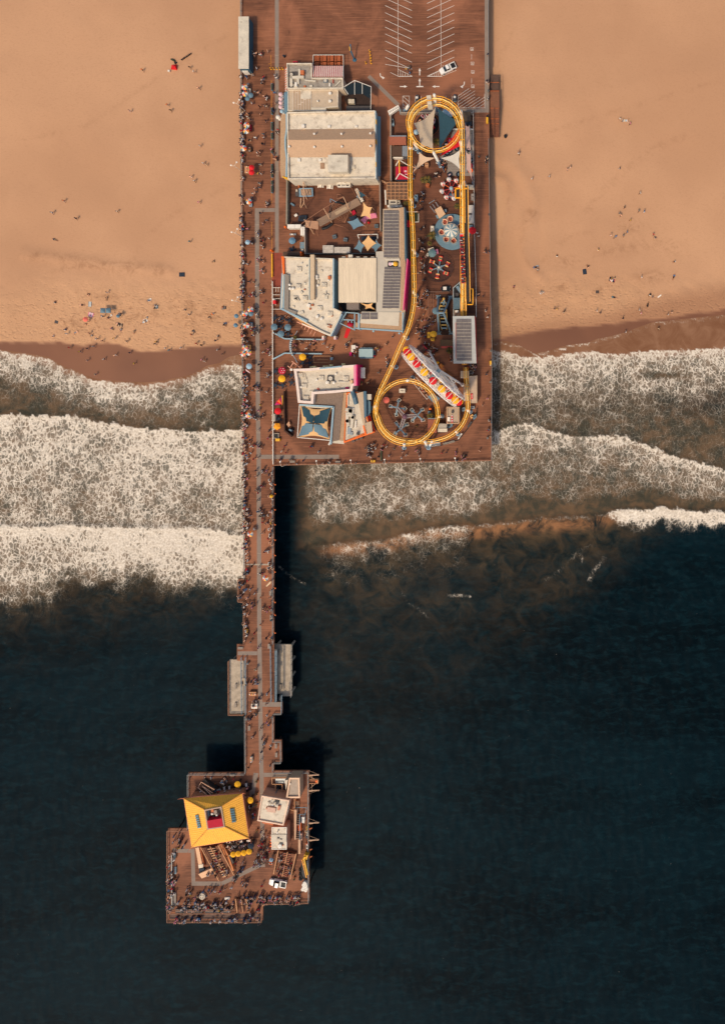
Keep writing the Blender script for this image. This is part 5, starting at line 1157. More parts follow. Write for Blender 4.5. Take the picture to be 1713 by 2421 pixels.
# kiddie boats under the upper loop
kb = thing('boat_ride','dark round kiddie ride with pink and red boats under the grey shade sail','ride',V3(1010,296,0))
c0 = V3(1010,296,.3); MB().m(M('dark_ride_floor',(40,30,28),.9,.2)).lathe((c0.x,c0.y,-.02),[(3.5,0),(3.5,.35),(3.3,.35),(3.3,.2),(0,.2)],24).build('basin',kb)
for k,(x,y,a,m_) in enumerate(((1000,275,35,PALEPINK),(1011,272,0,WHITE),(1025,286,100,PALEPINK),(1021,302,150,RED),(1006,280,20,CRIM),(991,287,-60,M('boat_tan',(214,160,120))),(997,310,-140,PALEPINK))):
 p = V3(x,y,.8); ra = -R(a); ca,sa = cos(ra),sin(ra)
 out = [(p.x + ca * u - sa * v,p.y + sa * u + ca * v) for u,v in ((-.75,-.35),(.3,-.4),(.85,0),(.3,.4),(-.75,.35))]
 MB().m(m_).prism(out,.25,.8).m(CRIM if m_ is not CRIM else WHITE).box((p.x - ca * .2,p.y - sa * .2,.79),(.6,.45,.05),ra).m(BLACK).box((p.x - ca * .2,p.y - sa * .2,.82),(.12,.5,.2),ra).build('boat',kb)
mb = MB().m(WOODO)
for k in range(16): a,b = 2 * pi * k / 16,2 * pi * (k + 1) / 16; mb.bar((c0.x + 3.7 * cos(a),c0.y + 3.7 * sin(a),.8),(c0.x + 3.7 * cos(b),c0.y + 3.7 * sin(b),.8),.08)
mb.build('rail',kb)
# shade sails of the upper loop
for pts,m_,e,lab in (([(1029,254,6.2),(979,291,4.6),(994,352,4.4),(1023,355,5.4)],SAILGREY,.12,'large grey-tan shade sail inside the upper coaster loop'),([(1035,256,6.0),(1083,286,4.6),(1038,352,4.8)],DTEAL,.06,'large dark teal shade sail inside the upper coaster loop'),([(1084,304,4.4),(1087,345,4.6),(1040,370,4.0),(1058,340,4.2)],RED,.03,'bright red shade sail at the edge of the upper coaster loop'),([(990,359,4.4),(1028,373,4.2),(976,407,3.8)],M('pale_tan_sail',(204,172,140),.85,.05),.22,'pale tan three-cornered shade sail below the upper loop, left one'),([(1090,352,4.6),(1041,374,4.2),(1088,401,3.8)],M('pale_cream_sail',(196,188,172),.85,.05),.2,'pale cream three-cornered shade sail below the upper loop, right one'),([(1098,291,4.6),(1109,296,4.6),(1112,357,4.2),(1102,353,4.2)],M('pinkish_sail',(188,154,138),.85,.05),.12,'narrow pinkish shade sail beside the coaster, upper one'),([(1100,356,4.4),(1112,361,4.4),(1116,430,4.0),(1102,400,4.0)],M('pinkish_sail',(188,154,138),.85,.05),.15,'narrow pinkish shade sail beside the coaster, lower one')):
 mb = MB().m(m_); P = [V3(*p) for p in pts]; mb.sail(P,.35,12,edge=e)
 mb.m(COL_G)
 th = thing('shade_sail',lab,'shade sail',(P[0].x,P[0].y,0)); mb.build('cloth',th)
 for p in P: MB().m(COL_B).tube([(p.x,p.y,0),(p.x,p.y,p.z)],.09,6).build('post',th)
# raised grey boarding deck at the right of the upper loop
GP = ribbed('grey_boards',(140,128,116),.5,pi / 2,.3)
solo('boarding_deck',MB().m(GP).pp([(1070,306),(1118,306),(1118,385),(1040,385),(1040,372),(1058,350)],0,.5).pp([(1057,386),(1118,386),(1118,415),(1056,415)],0,.4).m(WHITE).rect(1070,304,1118,306,0,1.0),'raised grey plank deck of the swing boats under the pale sails','deck')
for i,(x,y,l) in enumerate(((1054,341,'beside the teal sail tip'),(1062,332,'upper one by the red sail'),(1047,349,'left one by the red sail'),(1056,363,'below the red sail edge'),(1063,357,'right of the coaster base'),(1079,352,'under the red sail corner'),(1107,353,'under the narrow pinkish sail'),(1113,379,'on the right deck edge'),(1111,392,'red one on the right deck edge'),(1111,403,'orange one on the right deck edge'),(1062,413,'lower left of the small grey deck'),(1083,412,'lower right of the small grey deck'))):
 c = V3(x,y,.9); mb = MB().m(NAVY if i not in (1,8,9) else (CRIM if i != 9 else ORANGE)).lathe((c.x,c.y,.5),[(.3,0),(.7,.15),(.8,.5),(.68,.5),(.6,.2),(0,.18)],14).m(GSTEEL if i % 2 else PALEPINK).box((c.x,c.y,.7),(.7,.3,.25),i)
 solo('tub_car',mb,'round dark ride tub %s' % l,'ride tub')
# fences around the rides area
mb = MB().m(WHITE)
for a,b in (((1118,264),(1119,420)),((1119,420),(1121,560)),((1121,560),(1124,660)),((1124,660),(1125,750))):
 for h in (.2,1.2): mb.bar(V3(*a,h),V3(*b,h),.12)
 for k in range(12): p = V3(*a).lerp(V3(*b),k / 12); mb.bar(p,p + Vector((0,0,1.2)),.1)
solo('fence',mb,'long white fence between the rides and the beach-side walkway','fence')
mb = MB().m(M('fence_grey',(150,134,118),.8,.12)).pp([(921,270),(924,270),(925,428),(922,428)],0,2.0); solo('fence',mb,'grey-tan board fence between the main hall and the upper loop','fence')
mb = MB().m(M('fence_grey',(150,134,118),.8,.12)).pp([(946,264.5),(1118,264.5),(1118,267.5),(946,267.5)],0,1.6); solo('fence',mb,'tan board fence along the parking side of the upper loop','fence')
solo('fence',MB().m(M('fence_sage',(136,128,110),.85,.12)).pp([(676.5,426),(679.5,426),(679,530),(675.5,530)],0,1.8),'sage board fence on the walkway side of the trapeze yard','fence')
solo('fence',MB().m(M('fence_grey',(150,134,118),.8,.12)).pp([(896,428),(898.4,428),(900,545),(897.6,545)],0,2.2),'tan board fence between trapeze yard and solar hall','fence')
solo('fence',MB().m(M('fence_grey',(150,134,118),.8,.12)).pp([(718,532),(721,532),(722,600),(719.5,600)],0,2.0).m(M('fence_dark',(92,86,80))).pp([(722,598),(886,598),(886,600.3),(722,600.3)],0,2.0),'L-shaped fence closing the lower left of the trapeze yard','fence')
# ------------------------------------------------------------------ lower landings and the seaward pier end
def landing(name,label,slab,z,stairs,rails):
 th = thing(name,label,'landing',V3(*cen(slab),-10))
 MB().m(CONCD).pp(slab,z - .5,z).build('slab',th)
 x0,x1,y0,y1 = min(p[0] for p in slab),max(p[0] for p in slab),min(p[1] for p in slab),max(p[1] for p in slab)
 for px in (x0 + 4,x1 - 4):
  for i in range(4):
   py = y0 + 6 + (y1 - y0 - 12) * i / 3; c = V3(px,py,z); MB().m(CONC).lathe((c.x,c.y,-11),[(.35,0),(.35,z + 10.55)],8).build('pile',th)
 for (a,b,za,zb,w,m_) in stairs:
  mb = MB().m(m_); A,B = V3(*a,za),V3(*b,zb); n = 14; d = (B - A); ang = atan2(d.y,d.x)
  for i in range(n):
   p = A.lerp(B,(i + .5) / n); mb.box((p.x,p.y,p.z - .08),(d.xy.length / n * .78,w,.08),ang)
  mb.build('stair_flight',th)
 mb_ = None
 for a,b,za,zb,m_ in rails:
  mb = MB().m(m_); A,B = V3(*a,za),V3(*b,zb)
  for h in (.5,1.05): mb.bar(A + Vector((0,0,h)),B + Vector((0,0,h)),.12)
  for i in range(9): p = A.lerp(B,i / 8); mb.bar(p,p + Vector((0,0,1.05)),.09)
  mb.build('handrail',th)
 return th
STG = M('stair_grey',(128,122,114),.85,.15); RLB = M('rail_blue_grey',(108,128,136),.6,.1)
landing('lower_landing','pale concrete landing below the left side of the narrow walkway',[(543,1559),(580,1560),(580,1686),(543,1687)],-3.0,[((578.5,1552),(578.5,1604),-.2,-1.5,1.1,STG),((578.5,1621),(578.5,1683),-1.6,-3.0,1.1,STG),((566,1549),(566,1563),-.3,-2.2,1.3,WOODL)],
  [((572.5,1551),(574,1685),0,0,RLB),((583,1551),(583.5,1686),0,0,RLB),((542.5,1560),(543,1686),-3,-3,RAILW),((543,1687),(579,1687),-3,-3,RAILW)])
landing('lower_landing','pale concrete landing below the right side of the narrow walkway',[(648,1523),(690,1524),(690,1646),(668,1646),(668,1640),(648,1640)],-3.0,[((649,1535),(649,1590),-.2,-1.5,1.4,STG),((649,1599),(649,1652),-1.6,-2.9,1.4,STG),((661,1644),(661,1658),-2.9,-.3,1.6,STG)],
  [((641.5,1524),(643,1656),0,0,RLB),((653,1535),(653.5,1656),0,0,RLB),((656,1535),(655.5,1656),0,0,RLB),((690,1524),(690,1645),-3,-3,RAILG),((668,1640),(667,1685),0,0,RLB)])
for x,y,l,z,sx,sy in ((655,1592,'between the stair flights of the right landing',-.1,6,7),(577.5,1614,'between the stair flights of the left landing',-.1,6,8)):
 solo('stair_platform',MB().m(WOODD).pbox(x - 6,y,sx,sy,z - .2,z).m(WOODL).pbox(x - 6,y - 4,sx,1,z - .2,z + .05).pbox(x - 6,y + 4,sx,1,z - .2,z + .05),'small timber platform %s' % l,'platform')
# beach stair on the parking side
th = thing('beach_stairway','brown timber stairway stepping down from the parking deck to the sand','stairway',V3(1168,250,-4))
MB().m(M('stairs_dark',(92,70,58),.9,.2)).pp([(1157.5,178),(1178,178),(1178,214),(1157.5,214)],-3.8,-1.6).build('lower_flight',th)
MB().m(WOOD).pp([(1157.5,214.5),(1179,214.5),(1181,255),(1157.5,255)],-1.5,-.9).build('landing',th)
mb = MB().m(M('stairs_red',(124,78,56),.9,.2))
for i in range(16): y = 256 + i * 4.3; mb.rect(1157.5,y,1180,y + 3.6,-1.0 - i * .17,-.8 - i * .17)
mb.build('upper_flight',th)
mb = MB().m(WOODO)
for y,z in ((194,-1.5),(214,-.8),(255,-.8),(280,-1.7),(292,-2.2)): mb.rect(1157,y,1180,y + 1.2,z - .1,z + .06)
mb.build('edge_board',th)
mb = MB().m(WOODD)
for x in (1179.5,1167): mb.bar(V3(x,255,.2),V3(x,325,-2.4),.12)
mb.bar(V3(1180,178,-.6),V3(1180,255,.2),.14); mb.build('handrail',th)
# big yellow hipped roof restaurant
def tile_mat():
 m = bpy.data.materials.new('yellow_roof_tile'); g = NG(m); tc = g.add('ShaderNodeAttribute',attribute_name='tile_u').outputs['Fac']; p = g.pos()
 w = g.math('SINE',g.math('MULTIPLY',tc,2 * pi / .62)); w = g.ramp(w,-1,1)
 n = g.noise(p,.5,5,.6).outputs[0]; n2 = g.noise(p,4.0,3,.6).outputs[0]
 c = lin((250,174,52)); col = g.mix(g.ramp(n,.35,.7),tuple(v * .9 for v in c),c); col = g.mix(g.math('MULTIPLY',w,.25),col,lin((252,200,92)))
 sp = g.ramp(g.noise(p,1.7,2,.5).outputs[0],.70,.735); col = g.mix(g.math('MULTIPLY',sp,.75),col,lin((150,78,40)))
 g.out(col,.5,g.bump(w,.5,.12),.35); return m
YTILE = tile_mat()
def roof_faces(mb_list,name,parent):
 """each slope a list of (x,y,z) with a tile direction along its eave"""
 me = bpy.data.meshes.new(name); vs,fs,us = [],[],[]
 pw = parent_world(parent)
 for q in mb_list:
  e = (q[1] - q[0]).normalized(); b = len(vs)
  for p in q: vs.append(p - pw); us.append((p - q[0]).dot(e))
  fs.append(list(range(b,b + len(q))))
  nb = len(vs); nrm = (q[1] - q[0]).cross(q[2] - q[1]).normalized(); nrm = nrm if nrm.z > 0 else -nrm
  for p in q: vs.append(p - pw - nrm * .14); us.append((p - q[0]).dot(e))
  fs.append(list(range(nb,nb + len(q)))[::-1])
  for i in range(len(q)): j = (i + 1) % len(q); fs.append([b + i,b + j,nb + j,nb + i])
 me.from_pydata(vs,[],fs); a = me.attributes.new('tile_u','FLOAT','POINT'); a.data.foreach_set('value',us); me.materials.append(YTILE)
 bm = bmesh.new(); bm.from_mesh(me); bmesh.ops.recalc_face_normals(bm,faces=bm.faces); bm.to_mesh(me); bm.free()
 o = bpy.data.objects.new(name,me); COL.objects.link(o); o.parent = parent; return o
EZ,TZ = 4.2,6.9
E = [V3(435,1887.5,EZ),V3(572,1876,EZ),V3(588,1981.5,EZ),V3(453,2003,EZ)]
O = [V3(483.5,1913.5,TZ),V3(524.5,1905.5,TZ),V3(532.5,1954.5,TZ),V3(491,1960.5,TZ)]
yr = thing('yellow_restaurant','two-storey restaurant with a big yellow hipped roof around an open roof well','restaurant',V3(512,1938,0))
mb = MB().m(M('restaurant_wall',(184,120,84),.8,.12)); Ew = [p.xy for p in E]
wl = inset([tuple(p) for p in Ew],.9); mb.prism(wl,-.02,EZ - .05); mb.build('wall',yr)
for i in range(4): windows(yr,*[(c[0] / S * H / (H - 3) + NX,-c[1] / S * H / (H - 3) + NY) for c in ((wl[i],wl[(i + 1) % 4]))],1.0,3.0,7,.6,.12) if False else None
roof = roof_faces([[E[0],E[1],O[1],O[0]],[E[1],E[2],O[2],O[1]],[E[2],E[3],O[3],O[2]],[E[3],E[0],O[0],O[3]]],'roof',yr)
mb = MB().m(M('ridge_cap',(216,150,62),.6,.1))
for a,b in zip(E,O): MB().m(M('ridge_cap',None)).tube([a + Vector((0,0,.06)),b + Vector((0,0,.06))],.16,6).build('ridge_cap',roof)
mb = MB().m(M('hip_end',(206,120,84),.6,.1))
for a,b in zip(E,O):
 d = (a - b).normalized(); d.z = 0; mb.tube([a,a + d * 1.0 + Vector((0,0,.3)),a + d * 1.6 + Vector((0,0,.8))],.12,6,r2=.04)
mb.build('roof_finial',roof)
mb = MB().m(M('well_wall',(176,148,122),.8,.12))
Ox = [tuple(p.xy) for p in O]; In = inset(Ox,.35); n = 4
o1,i1,i0,o0 = (mb.vv([(x,y,z) for x,y in q]) for q,z in ((Ox,TZ + .25),(In,TZ + .25),(In,5.2),(Ox,5.2)))
for i in range(4): j = (i + 1) % 4; mb.face([o1[i],o1[j],i1[j],i1[i]]); mb.face([i1[i],i1[j],i0[j],i0[i]]); mb.face([o0[i],o0[j],o1[j],o1[i]])
mb.build('roof_well',yr)
wf = MB().m(M('well_floor',(132,124,114),.9,.25,1)).prism(inset(Ox,.37),5.0,5.25).build('well_floor',yr)
Iv = [Vector(p) for p in inset(Ox,.4)]; c_ = [Iv[0].lerp(Iv[3],.56),Iv[1].lerp(Iv[2],.56),Iv[2],Iv[3]]
mb = MB().m(M('red_tarp',(176,20,42),.8,.1)).prism([(p.x,p.y) for p in c_],5.2,7.2); mb.build('red_cover',yr)
for x,y,w,h_,z,m_ in ((490,1922,7,16,1.0,GSTEEL),(502,1918,6,8,.9,M('rust_orange',(190,106,62))),(509,1921,8,10,.8,GREY),(512,1928,4,4,1.1,WHITE),(501,1925,4,4,1.2,WHITE),(496,1938,8,4,.8,BLACK),(521,1929,3,8,.7,WOODO),(505,1931,5,4,.7,DGREY)): MB().m(m_).pbox(x,y,w,h_,5.24,5.25 + z,-10).build('kitchen_unit',wf)
for pts,nm in ((((543,1911),(553,1910),(558,1943),(548.5,1945)),'skylight'),(((463,1926),(470,1925),(477,1956),(469,1958)),'skylight')):
 P = []
 for x,y in pts:
  q = (E[1],E[2],O[1]) if x > 512 else (E[3],E[0],O[0]); nn = (q[1] - q[0]).cross(q[2] - q[0]); r0 = Vector((0,0,H)); d0 = V3(x,y,0) - r0; P.append(r0 + d0 * ((q[0] - r0).dot(nn) / d0.dot(nn)))
 mb = MB(); nrm = (P[1] - P[0]).cross(P[2] - P[1]).normalized(); nrm = nrm if nrm.z > 0 else -nrm
 for i in range(6):
  a,b,c,d = P[0].lerp(P[3],i / 6 + .02),P[1].lerp(P[2],i / 6 + .02),P[1].lerp(P[2],(i + 1) / 6 - .03),P[0].lerp(P[3],(i + 1) / 6 - .03)
  up_ = [p + nrm * .28 for p in (a,b,c,d)]; lo = [p - nrm * .05 for p in (a,b,c,d)]
  mb.m(M('skylight_glass',(92,122,128),.2,.1,spec=.6)); U,Lw = mb.vv(up_),mb.vv(lo); mb.face(U)
  mb.m(GSTEEL)
  for k in range(4): j = (k + 1) % 4; mb.face([U[k],U[j],Lw[j],Lw[k]])
 mb.build(nm,roof)
# annex of the restaurant
MB().m(M('scallop_trim',(196,122,92),.7,.15)).bar(E[3] - Vector((0,0,.2)),E[0] - Vector((0,0,.2)),.3).bar(E[0] - Vector((0,0,.2)),E[1] - Vector((0,0,.2)),.3).bar(E[1] - Vector((0,0,.2)),E[2] - Vector((0,0,.2)),.3).bar(E[2] - Vector((0,0,.2)),E[3] - Vector((0,0,.2)),.3).build('eave_trim',yr)
th = thing('roof_terrace_stair','dark folded stair with pale handrails behind the yellow roof','stairway',V3(485,1862,0))
mb = MB().m(M('stair_dark',(52,46,42),.9,.2)).pp([(476,1850),(507,1868),(500,1876),(469,1861)],0,2.2,[.3,2.2,2.2,.3]).pp([(469,1861),(478,1858),(500,1879),(500,1888),(490,1888)],0,2.6,[.3,.3,2.2,2.6,2.6]); mb.build('flight',th)
mb = MB().m(M('rail_peach',(222,170,136),.7,.1))
for a,b in (((476,1849,1.2),(507,1867,3.2)),((476,1849,1.2),(468,1862,1.2)),((478,1858,1.3),(500,1880,3.2)),((468,1862,1.2),(489,1879,3.2)),((489,1879,3.2),(489,1888,3.4)),((500,1880,3.2),(500,1888,3.4)),((478,1858,1.3),(503,1875,3.1))): mb.bar(V3(*a),V3(*b),.14)
for i in range(9): t = i / 8; a = V3(479 + 26 * t,1852 + 15 * t,.6 + 1.9 * t); mb.m(WOODL).box((a.x,a.y,a.z),(.12,.9,.06),-.55)
mb.build('handrail',th)
# huts east of the restaurant
th,r = building('bait_hut','small beige-roofed hut with a tall parapet near the boat hoists',[(683.5,1839),(708,1839),(709,1887),(676,1887)],2.8,M('hut_wall',(202,162,126),.8,.1),M('hut_roof',(168,150,130),.9,.12),.5,M('hut_trim',(222,182,146),.7,.1),.45)
MB().m(WHITE).pbox(685,1854,3,5,2.85,3.2).build('roof_box',r)
solo('hut_annex',MB().m(TAN).pp([(673,1845),(681,1843),(676,1869)],0,2.4).m(CREAM2).pp([(673.4,1845.4),(680.4,1843.8),(676,1868)],2.4,2.46),'triangular tan lean-to against the small beige hut','lean-to')
th = thing('stair_well','square open stairwell with sunlit timber rails beside the beige hut','stairwell',V3(659,1864,0))
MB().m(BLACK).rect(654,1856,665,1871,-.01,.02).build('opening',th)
mb = MB().m(WOODL)
for a,b in (((651,1854),(667,1854)),((651,1854),(651,1872.5)),((651,1872.5),(667,1872.5)),((667,1854),(667,1872.5)),((643,1839),(643,1854)),((643,1839),(682,1839)),((643,1854),(651,1854))): mb.bar(V3(*a,1.05),V3(*b,1.05),.2); mb.bar(V3(*a,.5),V3(*b,.5),.12)
mb.build('rail',th); MB().m(STEEL).rect(651,1841,676,1852,0,.3).build('hatch_cover',th)
MB().m(M('dark_lane',(54,52,50))).rect(669,1856,676,1887,-.01,.012).build('floor_mat',th)
solo('utility_post',MB().m(STEEL).pbox(652,1880,1.2,14,.0,2.0).m(DGREY).pbox(657,1885,5,5,0,1.0),'grey utility stand below the timber stairwell','utility stand')
th,r = building('bait_shop','white-roofed square shop turned askew with brown vents beside the walkway',[(618,1881),(684,1892.5),(670,1952),(608,1941)],3.4,M('shop_wall',(206,150,116),.8,.12),CREAM,.45,M('shop_trim',(226,190,160),.7,.1),.35)
roof_items(r,3.45,units=((638,1898,.8),(655,1902,.7)),vents=((646,1899,.5),(644,1890,.4)),boxes=((641,1915,20,11,.6,8,M('ducts_pink',(206,166,140))),(633,1913,10,3,.5,20,M('rust_peach',(196,128,96))),(659,1911,5,10,.6,10,M('rust_peach',(196,128,96))),(635,1900,8,8,.12,10,WHITE),(655,1894,12,6,.10,10,BLACK),(612,1933,4,6,.15,10,M('rust_red',(170,78,62)))))
mb = MB().m(CREAM2).pp([(677,1893),(684.5,1893),(678,1928),(673,1928)],2.0,3.3); mb.build('side_sign',th)
mb = MB().m(BLACK)
for i in range(7): mb.pbox(681 - i * .85,1896 + i * 4.7,1.6,2.4,3.28,3.36,12)
mb.build('sign_letters',th)
solo('roof_pipe_box',MB().m(M('rust_orange',(190,106,62))).pp([(620,1942),(655,1949),(654,1953),(619,1946)],0,2.4),'orange-brown planter wall along the lower side of the white shop','planter wall')
th,r = building('snack_stall','white snack stall with three roof sections behind the bleacher stairs',[(642,1956),(677.5,1956),(677.5,2008.5),(642,2008.5)],3.0,M('shop_wall',(206,150,116),.8,.12),CREAM,.15,WHITE,.2)
MB().m(CREAM2).rect(640.5,1973,677,1991,3.0,3.25).build('roof_section',r)
roof_items(r,3.1,vents=((657,1965,.5),(663,1997,1.3)),boxes=((660,2003,8,5,.3,10,M('rust_peach',(196,128,96))),(666,1999,8,3,.2,0,M('rust_peach',(196,128,96)))))
roof_items(r,3.25,boxes=((657,1983,5,3,.3,0,GREY),(664,1985,6,2,.2,15,GREY)))
for i in range(4): MB().m(ORANGE).pbox(640,1980 + i * 7,3,3,0,1.6).build('menu_board',th)
# boards, fences and stairs on the hoist side
solo('fence',MB().m(M('sunlit_screen',(198,158,124),.8,.1)).pp([(695,1914),(701,1915),(699,1985),(696,1985)],0,1.6),'beige screen wall beside the long flight of dark steps','fence')
solo('fence',MB().m(M('sunlit_screen',(198,158,124),.8,.1)).pp([(705,1985),(710,1985),(710,2019),(705,2019)],0,1.2),'short beige screen wall below the dark steps','fence')
mb = MB().m(WOODL)
for a,b in (((696,1888),(697,1914)),((680,1912),(697,1917))): mb.bar(V3(*a,1.0),V3(*b,1.0),.2); [mb.bar(V3(a[0] + (b[0] - a[0]) * t,a[1] + (b[1] - a[1]) * t,0),V3(a[0] + (b[0] - a[0]) * t,a[1] + (b[1] - a[1]) * t,1),.1) for t in (0,.5,1)]
solo('handrail',mb,'pale timber handrail between the beige hut and the white shop','handrail')
th = thing('upper_deck_stair','long dark stair flights with sunlit edges on the hoist side of the pier end','stairway',V3(703,1955,0))
for y0,y1 in ((1925,1951),(1959,1984)):
 mb = MB()
 for i in range(11): y = y0 + (y1 - y0) * i / 11; mb.m(WOODD if i % 2 else M('step_edge',(132,100,78))).rect(699.5,y,707,y + (y1 - y0) / 11.5,0,.3 + .12 * i)
 mb.m(WOODO).rect(699,y0 - 2,707.5,y0 - .6,0,.5); mb.build('flight',th)
mb = MB().m(RLB).bar(V3(708.5,1924,2.0),V3(708.5,1985,2.0),.2).bar(V3(708.5,1924,1.0),V3(708.5,1985,1.0),.12); mb.build('handrail',th)
solo('planter',MB().m(WOODL).rect(698,1894,706,1907,0,.6).m(DGREY).rect(699.5,1895,701.5,1906,.58,.7).rect(703,1895,704.6,1906,.58,.7),'wooden rack of steps near the beige hut','rack')
mb = MB().m(RLB)
for a,b in (((709,1925),(721,1925)),((721,1925),(725,1908)),((695,1909),(726,1909))): mb.bar(V3(*a,1.0),V3(*b,1.0),.14)
solo('fence',mb,'blue-grey rail enclosing the freezer by the boat hoists','fence')
solo('freezer',MB().m(WHITE).pbox(716,1939,7,14,0,1.0).m(STEEL).pbox(716,1939,6,.8,.98,1.05),'white chest freezer beside the dark steps','freezer')
solo('kayak',MB().m(ORANGE).tube([V3(709.5,1944,.5),V3(709,1953,.7),V3(709.5,1962,.5)],.45,8),'orange kayak leaning by the dark steps','kayak')
for i,(x,y,w,h_,m_,l) in enumerate(((725,1958,3,6,YEL,'yellow crate by the hoist rail'),(723,1966,4,4,BEIGE,'beige tub by the hoist rail'),(725.5,1972,3,7,CREAM2,'pale crate against the hoist rail'),(724,1979,5,6,NAVY,'navy crate against the hoist rail'),(725.5,2002,3.4,10,WHITE,'white locker against the hoist rail'),(725.5,2011,3,5,BLACK,'black locker against the hoist rail'),(725,1995,5,3,ORANGE,'orange crate on the hoist rail'),(712,1979,4,16,M('pinkish_bench',(196,150,126)),'narrow pinkish bench with a red bag beside the steps'))):
 solo('crate',MB().m(m_).pbox(x,y,w,h_,0,.9).m(DGREY).pbox(x,y,w * .7,h_ * .6,.88,.93),l,'crate')
for i in range(9):
 a = i * 2.4; x,y = 722 + 5 * sin(a) * (.4 + .1 * i),2083 + i * 2.2; c = V3(x,y,0)
 solo('white_drum',MB().m(WHITE).lathe((c.x,c.y,0),[(.5,0),(.55,.4),(.5,.8),(.4,.85),(0,.82)],12).m(STEEL).lathe((c.x,c.y,.83),[(.12,0),(.12,.05),(0,.05)],8),'white drum in the heap at the right corner of the pier end','drum','white drums heaped at the corner of the pier end')
# hoists and booms over the water
for y,l,n in ((1832.5,'upper boom of the boat hoist',25),(1869,'lower boom of the boat hoist',26),(1945.5,'third boom, beside the freezer',25),(1986,'lowest boom, below the freezer',25)):
 mb = MB().m(M('boom_tan',(178,142,112),.7,.15)).bar(V3(729,y,.8),V3(729 + n,y - 1,1.4),.28).bar(V3(729,y + 3,.4),V3(729 + n * .6,y,1.0),.14).bar(V3(729,y - 11 if y != 1869 else y + 8,2.6),V3(729 + n,y - 1,1.4),.05)
 solo('boom',mb,'tan %s jutting over the water' % l,'boom')
th = thing('hoist_platform','timber boat hoist platform with an orange hatch jutting over the water','hoist',V3(740,1848,-.3))
MB().m(WOOD).rect(728.5,1844,748,1852,-.2,.1).m(WOODL).rect(728.5,1843,751,1844,-.2,.5).rect(728.5,1852,751,1853,-.2,.5).rect(750,1844,752,1852,-.2,.5).build('deck',th); MB().m(ORANGE).pbox(747.5,1848,4.5,5,.1,.4).build('hatch',th)
mb = MB().m(M('boom_tan',(178,142,112)))
for a,b in (((729,1834),(746,1843)),((729,1867),(745,1853)),((737,1843),(737,1832)),((737,1853),(737,1868))): mb.bar(V3(*a,.3),V3(*b,.3),.14)
mb.build('brace',th)
for i,(x,y) in enumerate(((738,1960),(737,2010),(736,2027))):
 mb = MB().m(WOODO).bar(V3(728,y,.6),V3(738,y - 3,.9),.2).bar(V3(728,y + 4,.2),V3(736,y - 1,.8),.12); solo('rod_rack',mb,'short timber bracket on the outer rail, %s of three' % ('upper','middle','lowest')[i],'bracket')
# yellow crane truck corner
th = thing('boat_crane','yellow knuckle crane folded among dark gear at the pier edge','crane',V3(722,2050,0))
mb = MB().m(MUSTARD).pbox(722,2027,9,11,0,2.0,15).m(YEL).pbox(719,2030,4,8,1.95,2.4,30); mb.build('cab',th)
mb = MB().m(MUSTARD).bar(V3(718,2027,2.2),V3(727,2068,2.6),.4); mb.m(M('crane_orange',(220,150,60))).bar(V3(714,2032,1.6),V3(724,2074,1.4),.28).bar(V3(720,2040,2.3),V3(716,2046,1.2),.2); mb.build('boom',th)
MB().m(BLACK).pp([(713,2040),(718,2036),(725,2070),(720,2076),(714,2070)],0,1.0).m(NAVY).pbox(726,2050,5,30,0,.8).build('base',th)
mb = MB().m(M('net_dark',(38,38,36),.95,.3))
for k in range(9): x,y = 716 + 5 * sin(k * 2.1),2048 + k * 3.4; c = V3(x,y,0); mb.lathe((c.x,c.y,-.02),[(.7,0),(.6,.5),(.2,.8),(0,.8)],7,k)
solo('net_pile',mb,'dark heap of fishing nets beside the yellow crane','net heap')
# bleacher stairs
def bleacher(label,P0,P1,P2,P3,zt,tone):
 """broad timber steps between two beams; P0-P1 upper edge, P3-P2 lower edge (photo px)"""
 th = thing('bleacher_stair',label,'stairs',V3(*cen([P0,P1,P2,P3]),0))
 A,B,C,D = (Vector(p) for p in (P0,P1,P2,P3))
 for blk in ((.04,.46),(.54,.97)):
  mb = MB()
  for i in range(12):
   t0 = blk[0] + (blk[1] - blk[0]) * i / 12; t1 = blk[0] + (blk[1] - blk[0]) * (i + .72) / 12
   l0,l1 = A.lerp(D,t0),A.lerp(D,t1); r0,r1 = B.lerp(C,t0),B.lerp(C,t1); s0,s1 = .30,.74
   z = zt * (1 - t0)
   mb.m(tone if i % 2 else WOODD).pp([tuple(l0.lerp(r0,s0)),tuple(l0.lerp(r0,s1)),tuple(l1.lerp(r1,s1)),tuple(l1.lerp(r1,s0))],max(0,z - .5),z + .03)
  mb.build('step_flight',th)
 mb = MB().m(WOOD).pp([P0,P1,P2,P3],-.01,zt * .5,[zt - .25,zt - .25,.02,.02]);
 mb.build('ramp',th)
 for a,b in ((A,D),(B,C)):
  mb = MB().m(WOODL); mb.bar(V3(*a,zt + .9),V3(*b,1.0),.26); mb.bar(V3(*a,zt + .4),V3(*b,.5),.14)
  for k in range(6): p = a.lerp(b,k / 5); zz = zt * (1 - k / 5); mb.bar(V3(*p,max(0,zz - .1)),V3(*p,zz + .95),.14)
  mb.build('handrail',th)
 mb = MB().m(WOODL); m0,m1 = A.lerp(B,.52),D.lerp(C,.52); mb.bar(V3(*m0,zt + .8),V3(*m0.lerp(m1,.46),zt * .55 + .8),.2).bar(V3(*m0.lerp(m1,.54),zt * .46 + .8),V3(*m1,.9),.2); mb.build('centre_rail',th)
 return th
bleacher('broad timber steps running down from below the yellow roof to the concrete path',(475,2003),(516,1998),(553,2068),(518,2082),1.3,M('step_peach',(206,158,116),.8,.15))
bleacher('broad reddish timber steps behind the white pickup truck',(658,2010),(700,2018),(686,2078),(647,2066),1.2,M('step_reddish',(178,110,82),.8,.15))
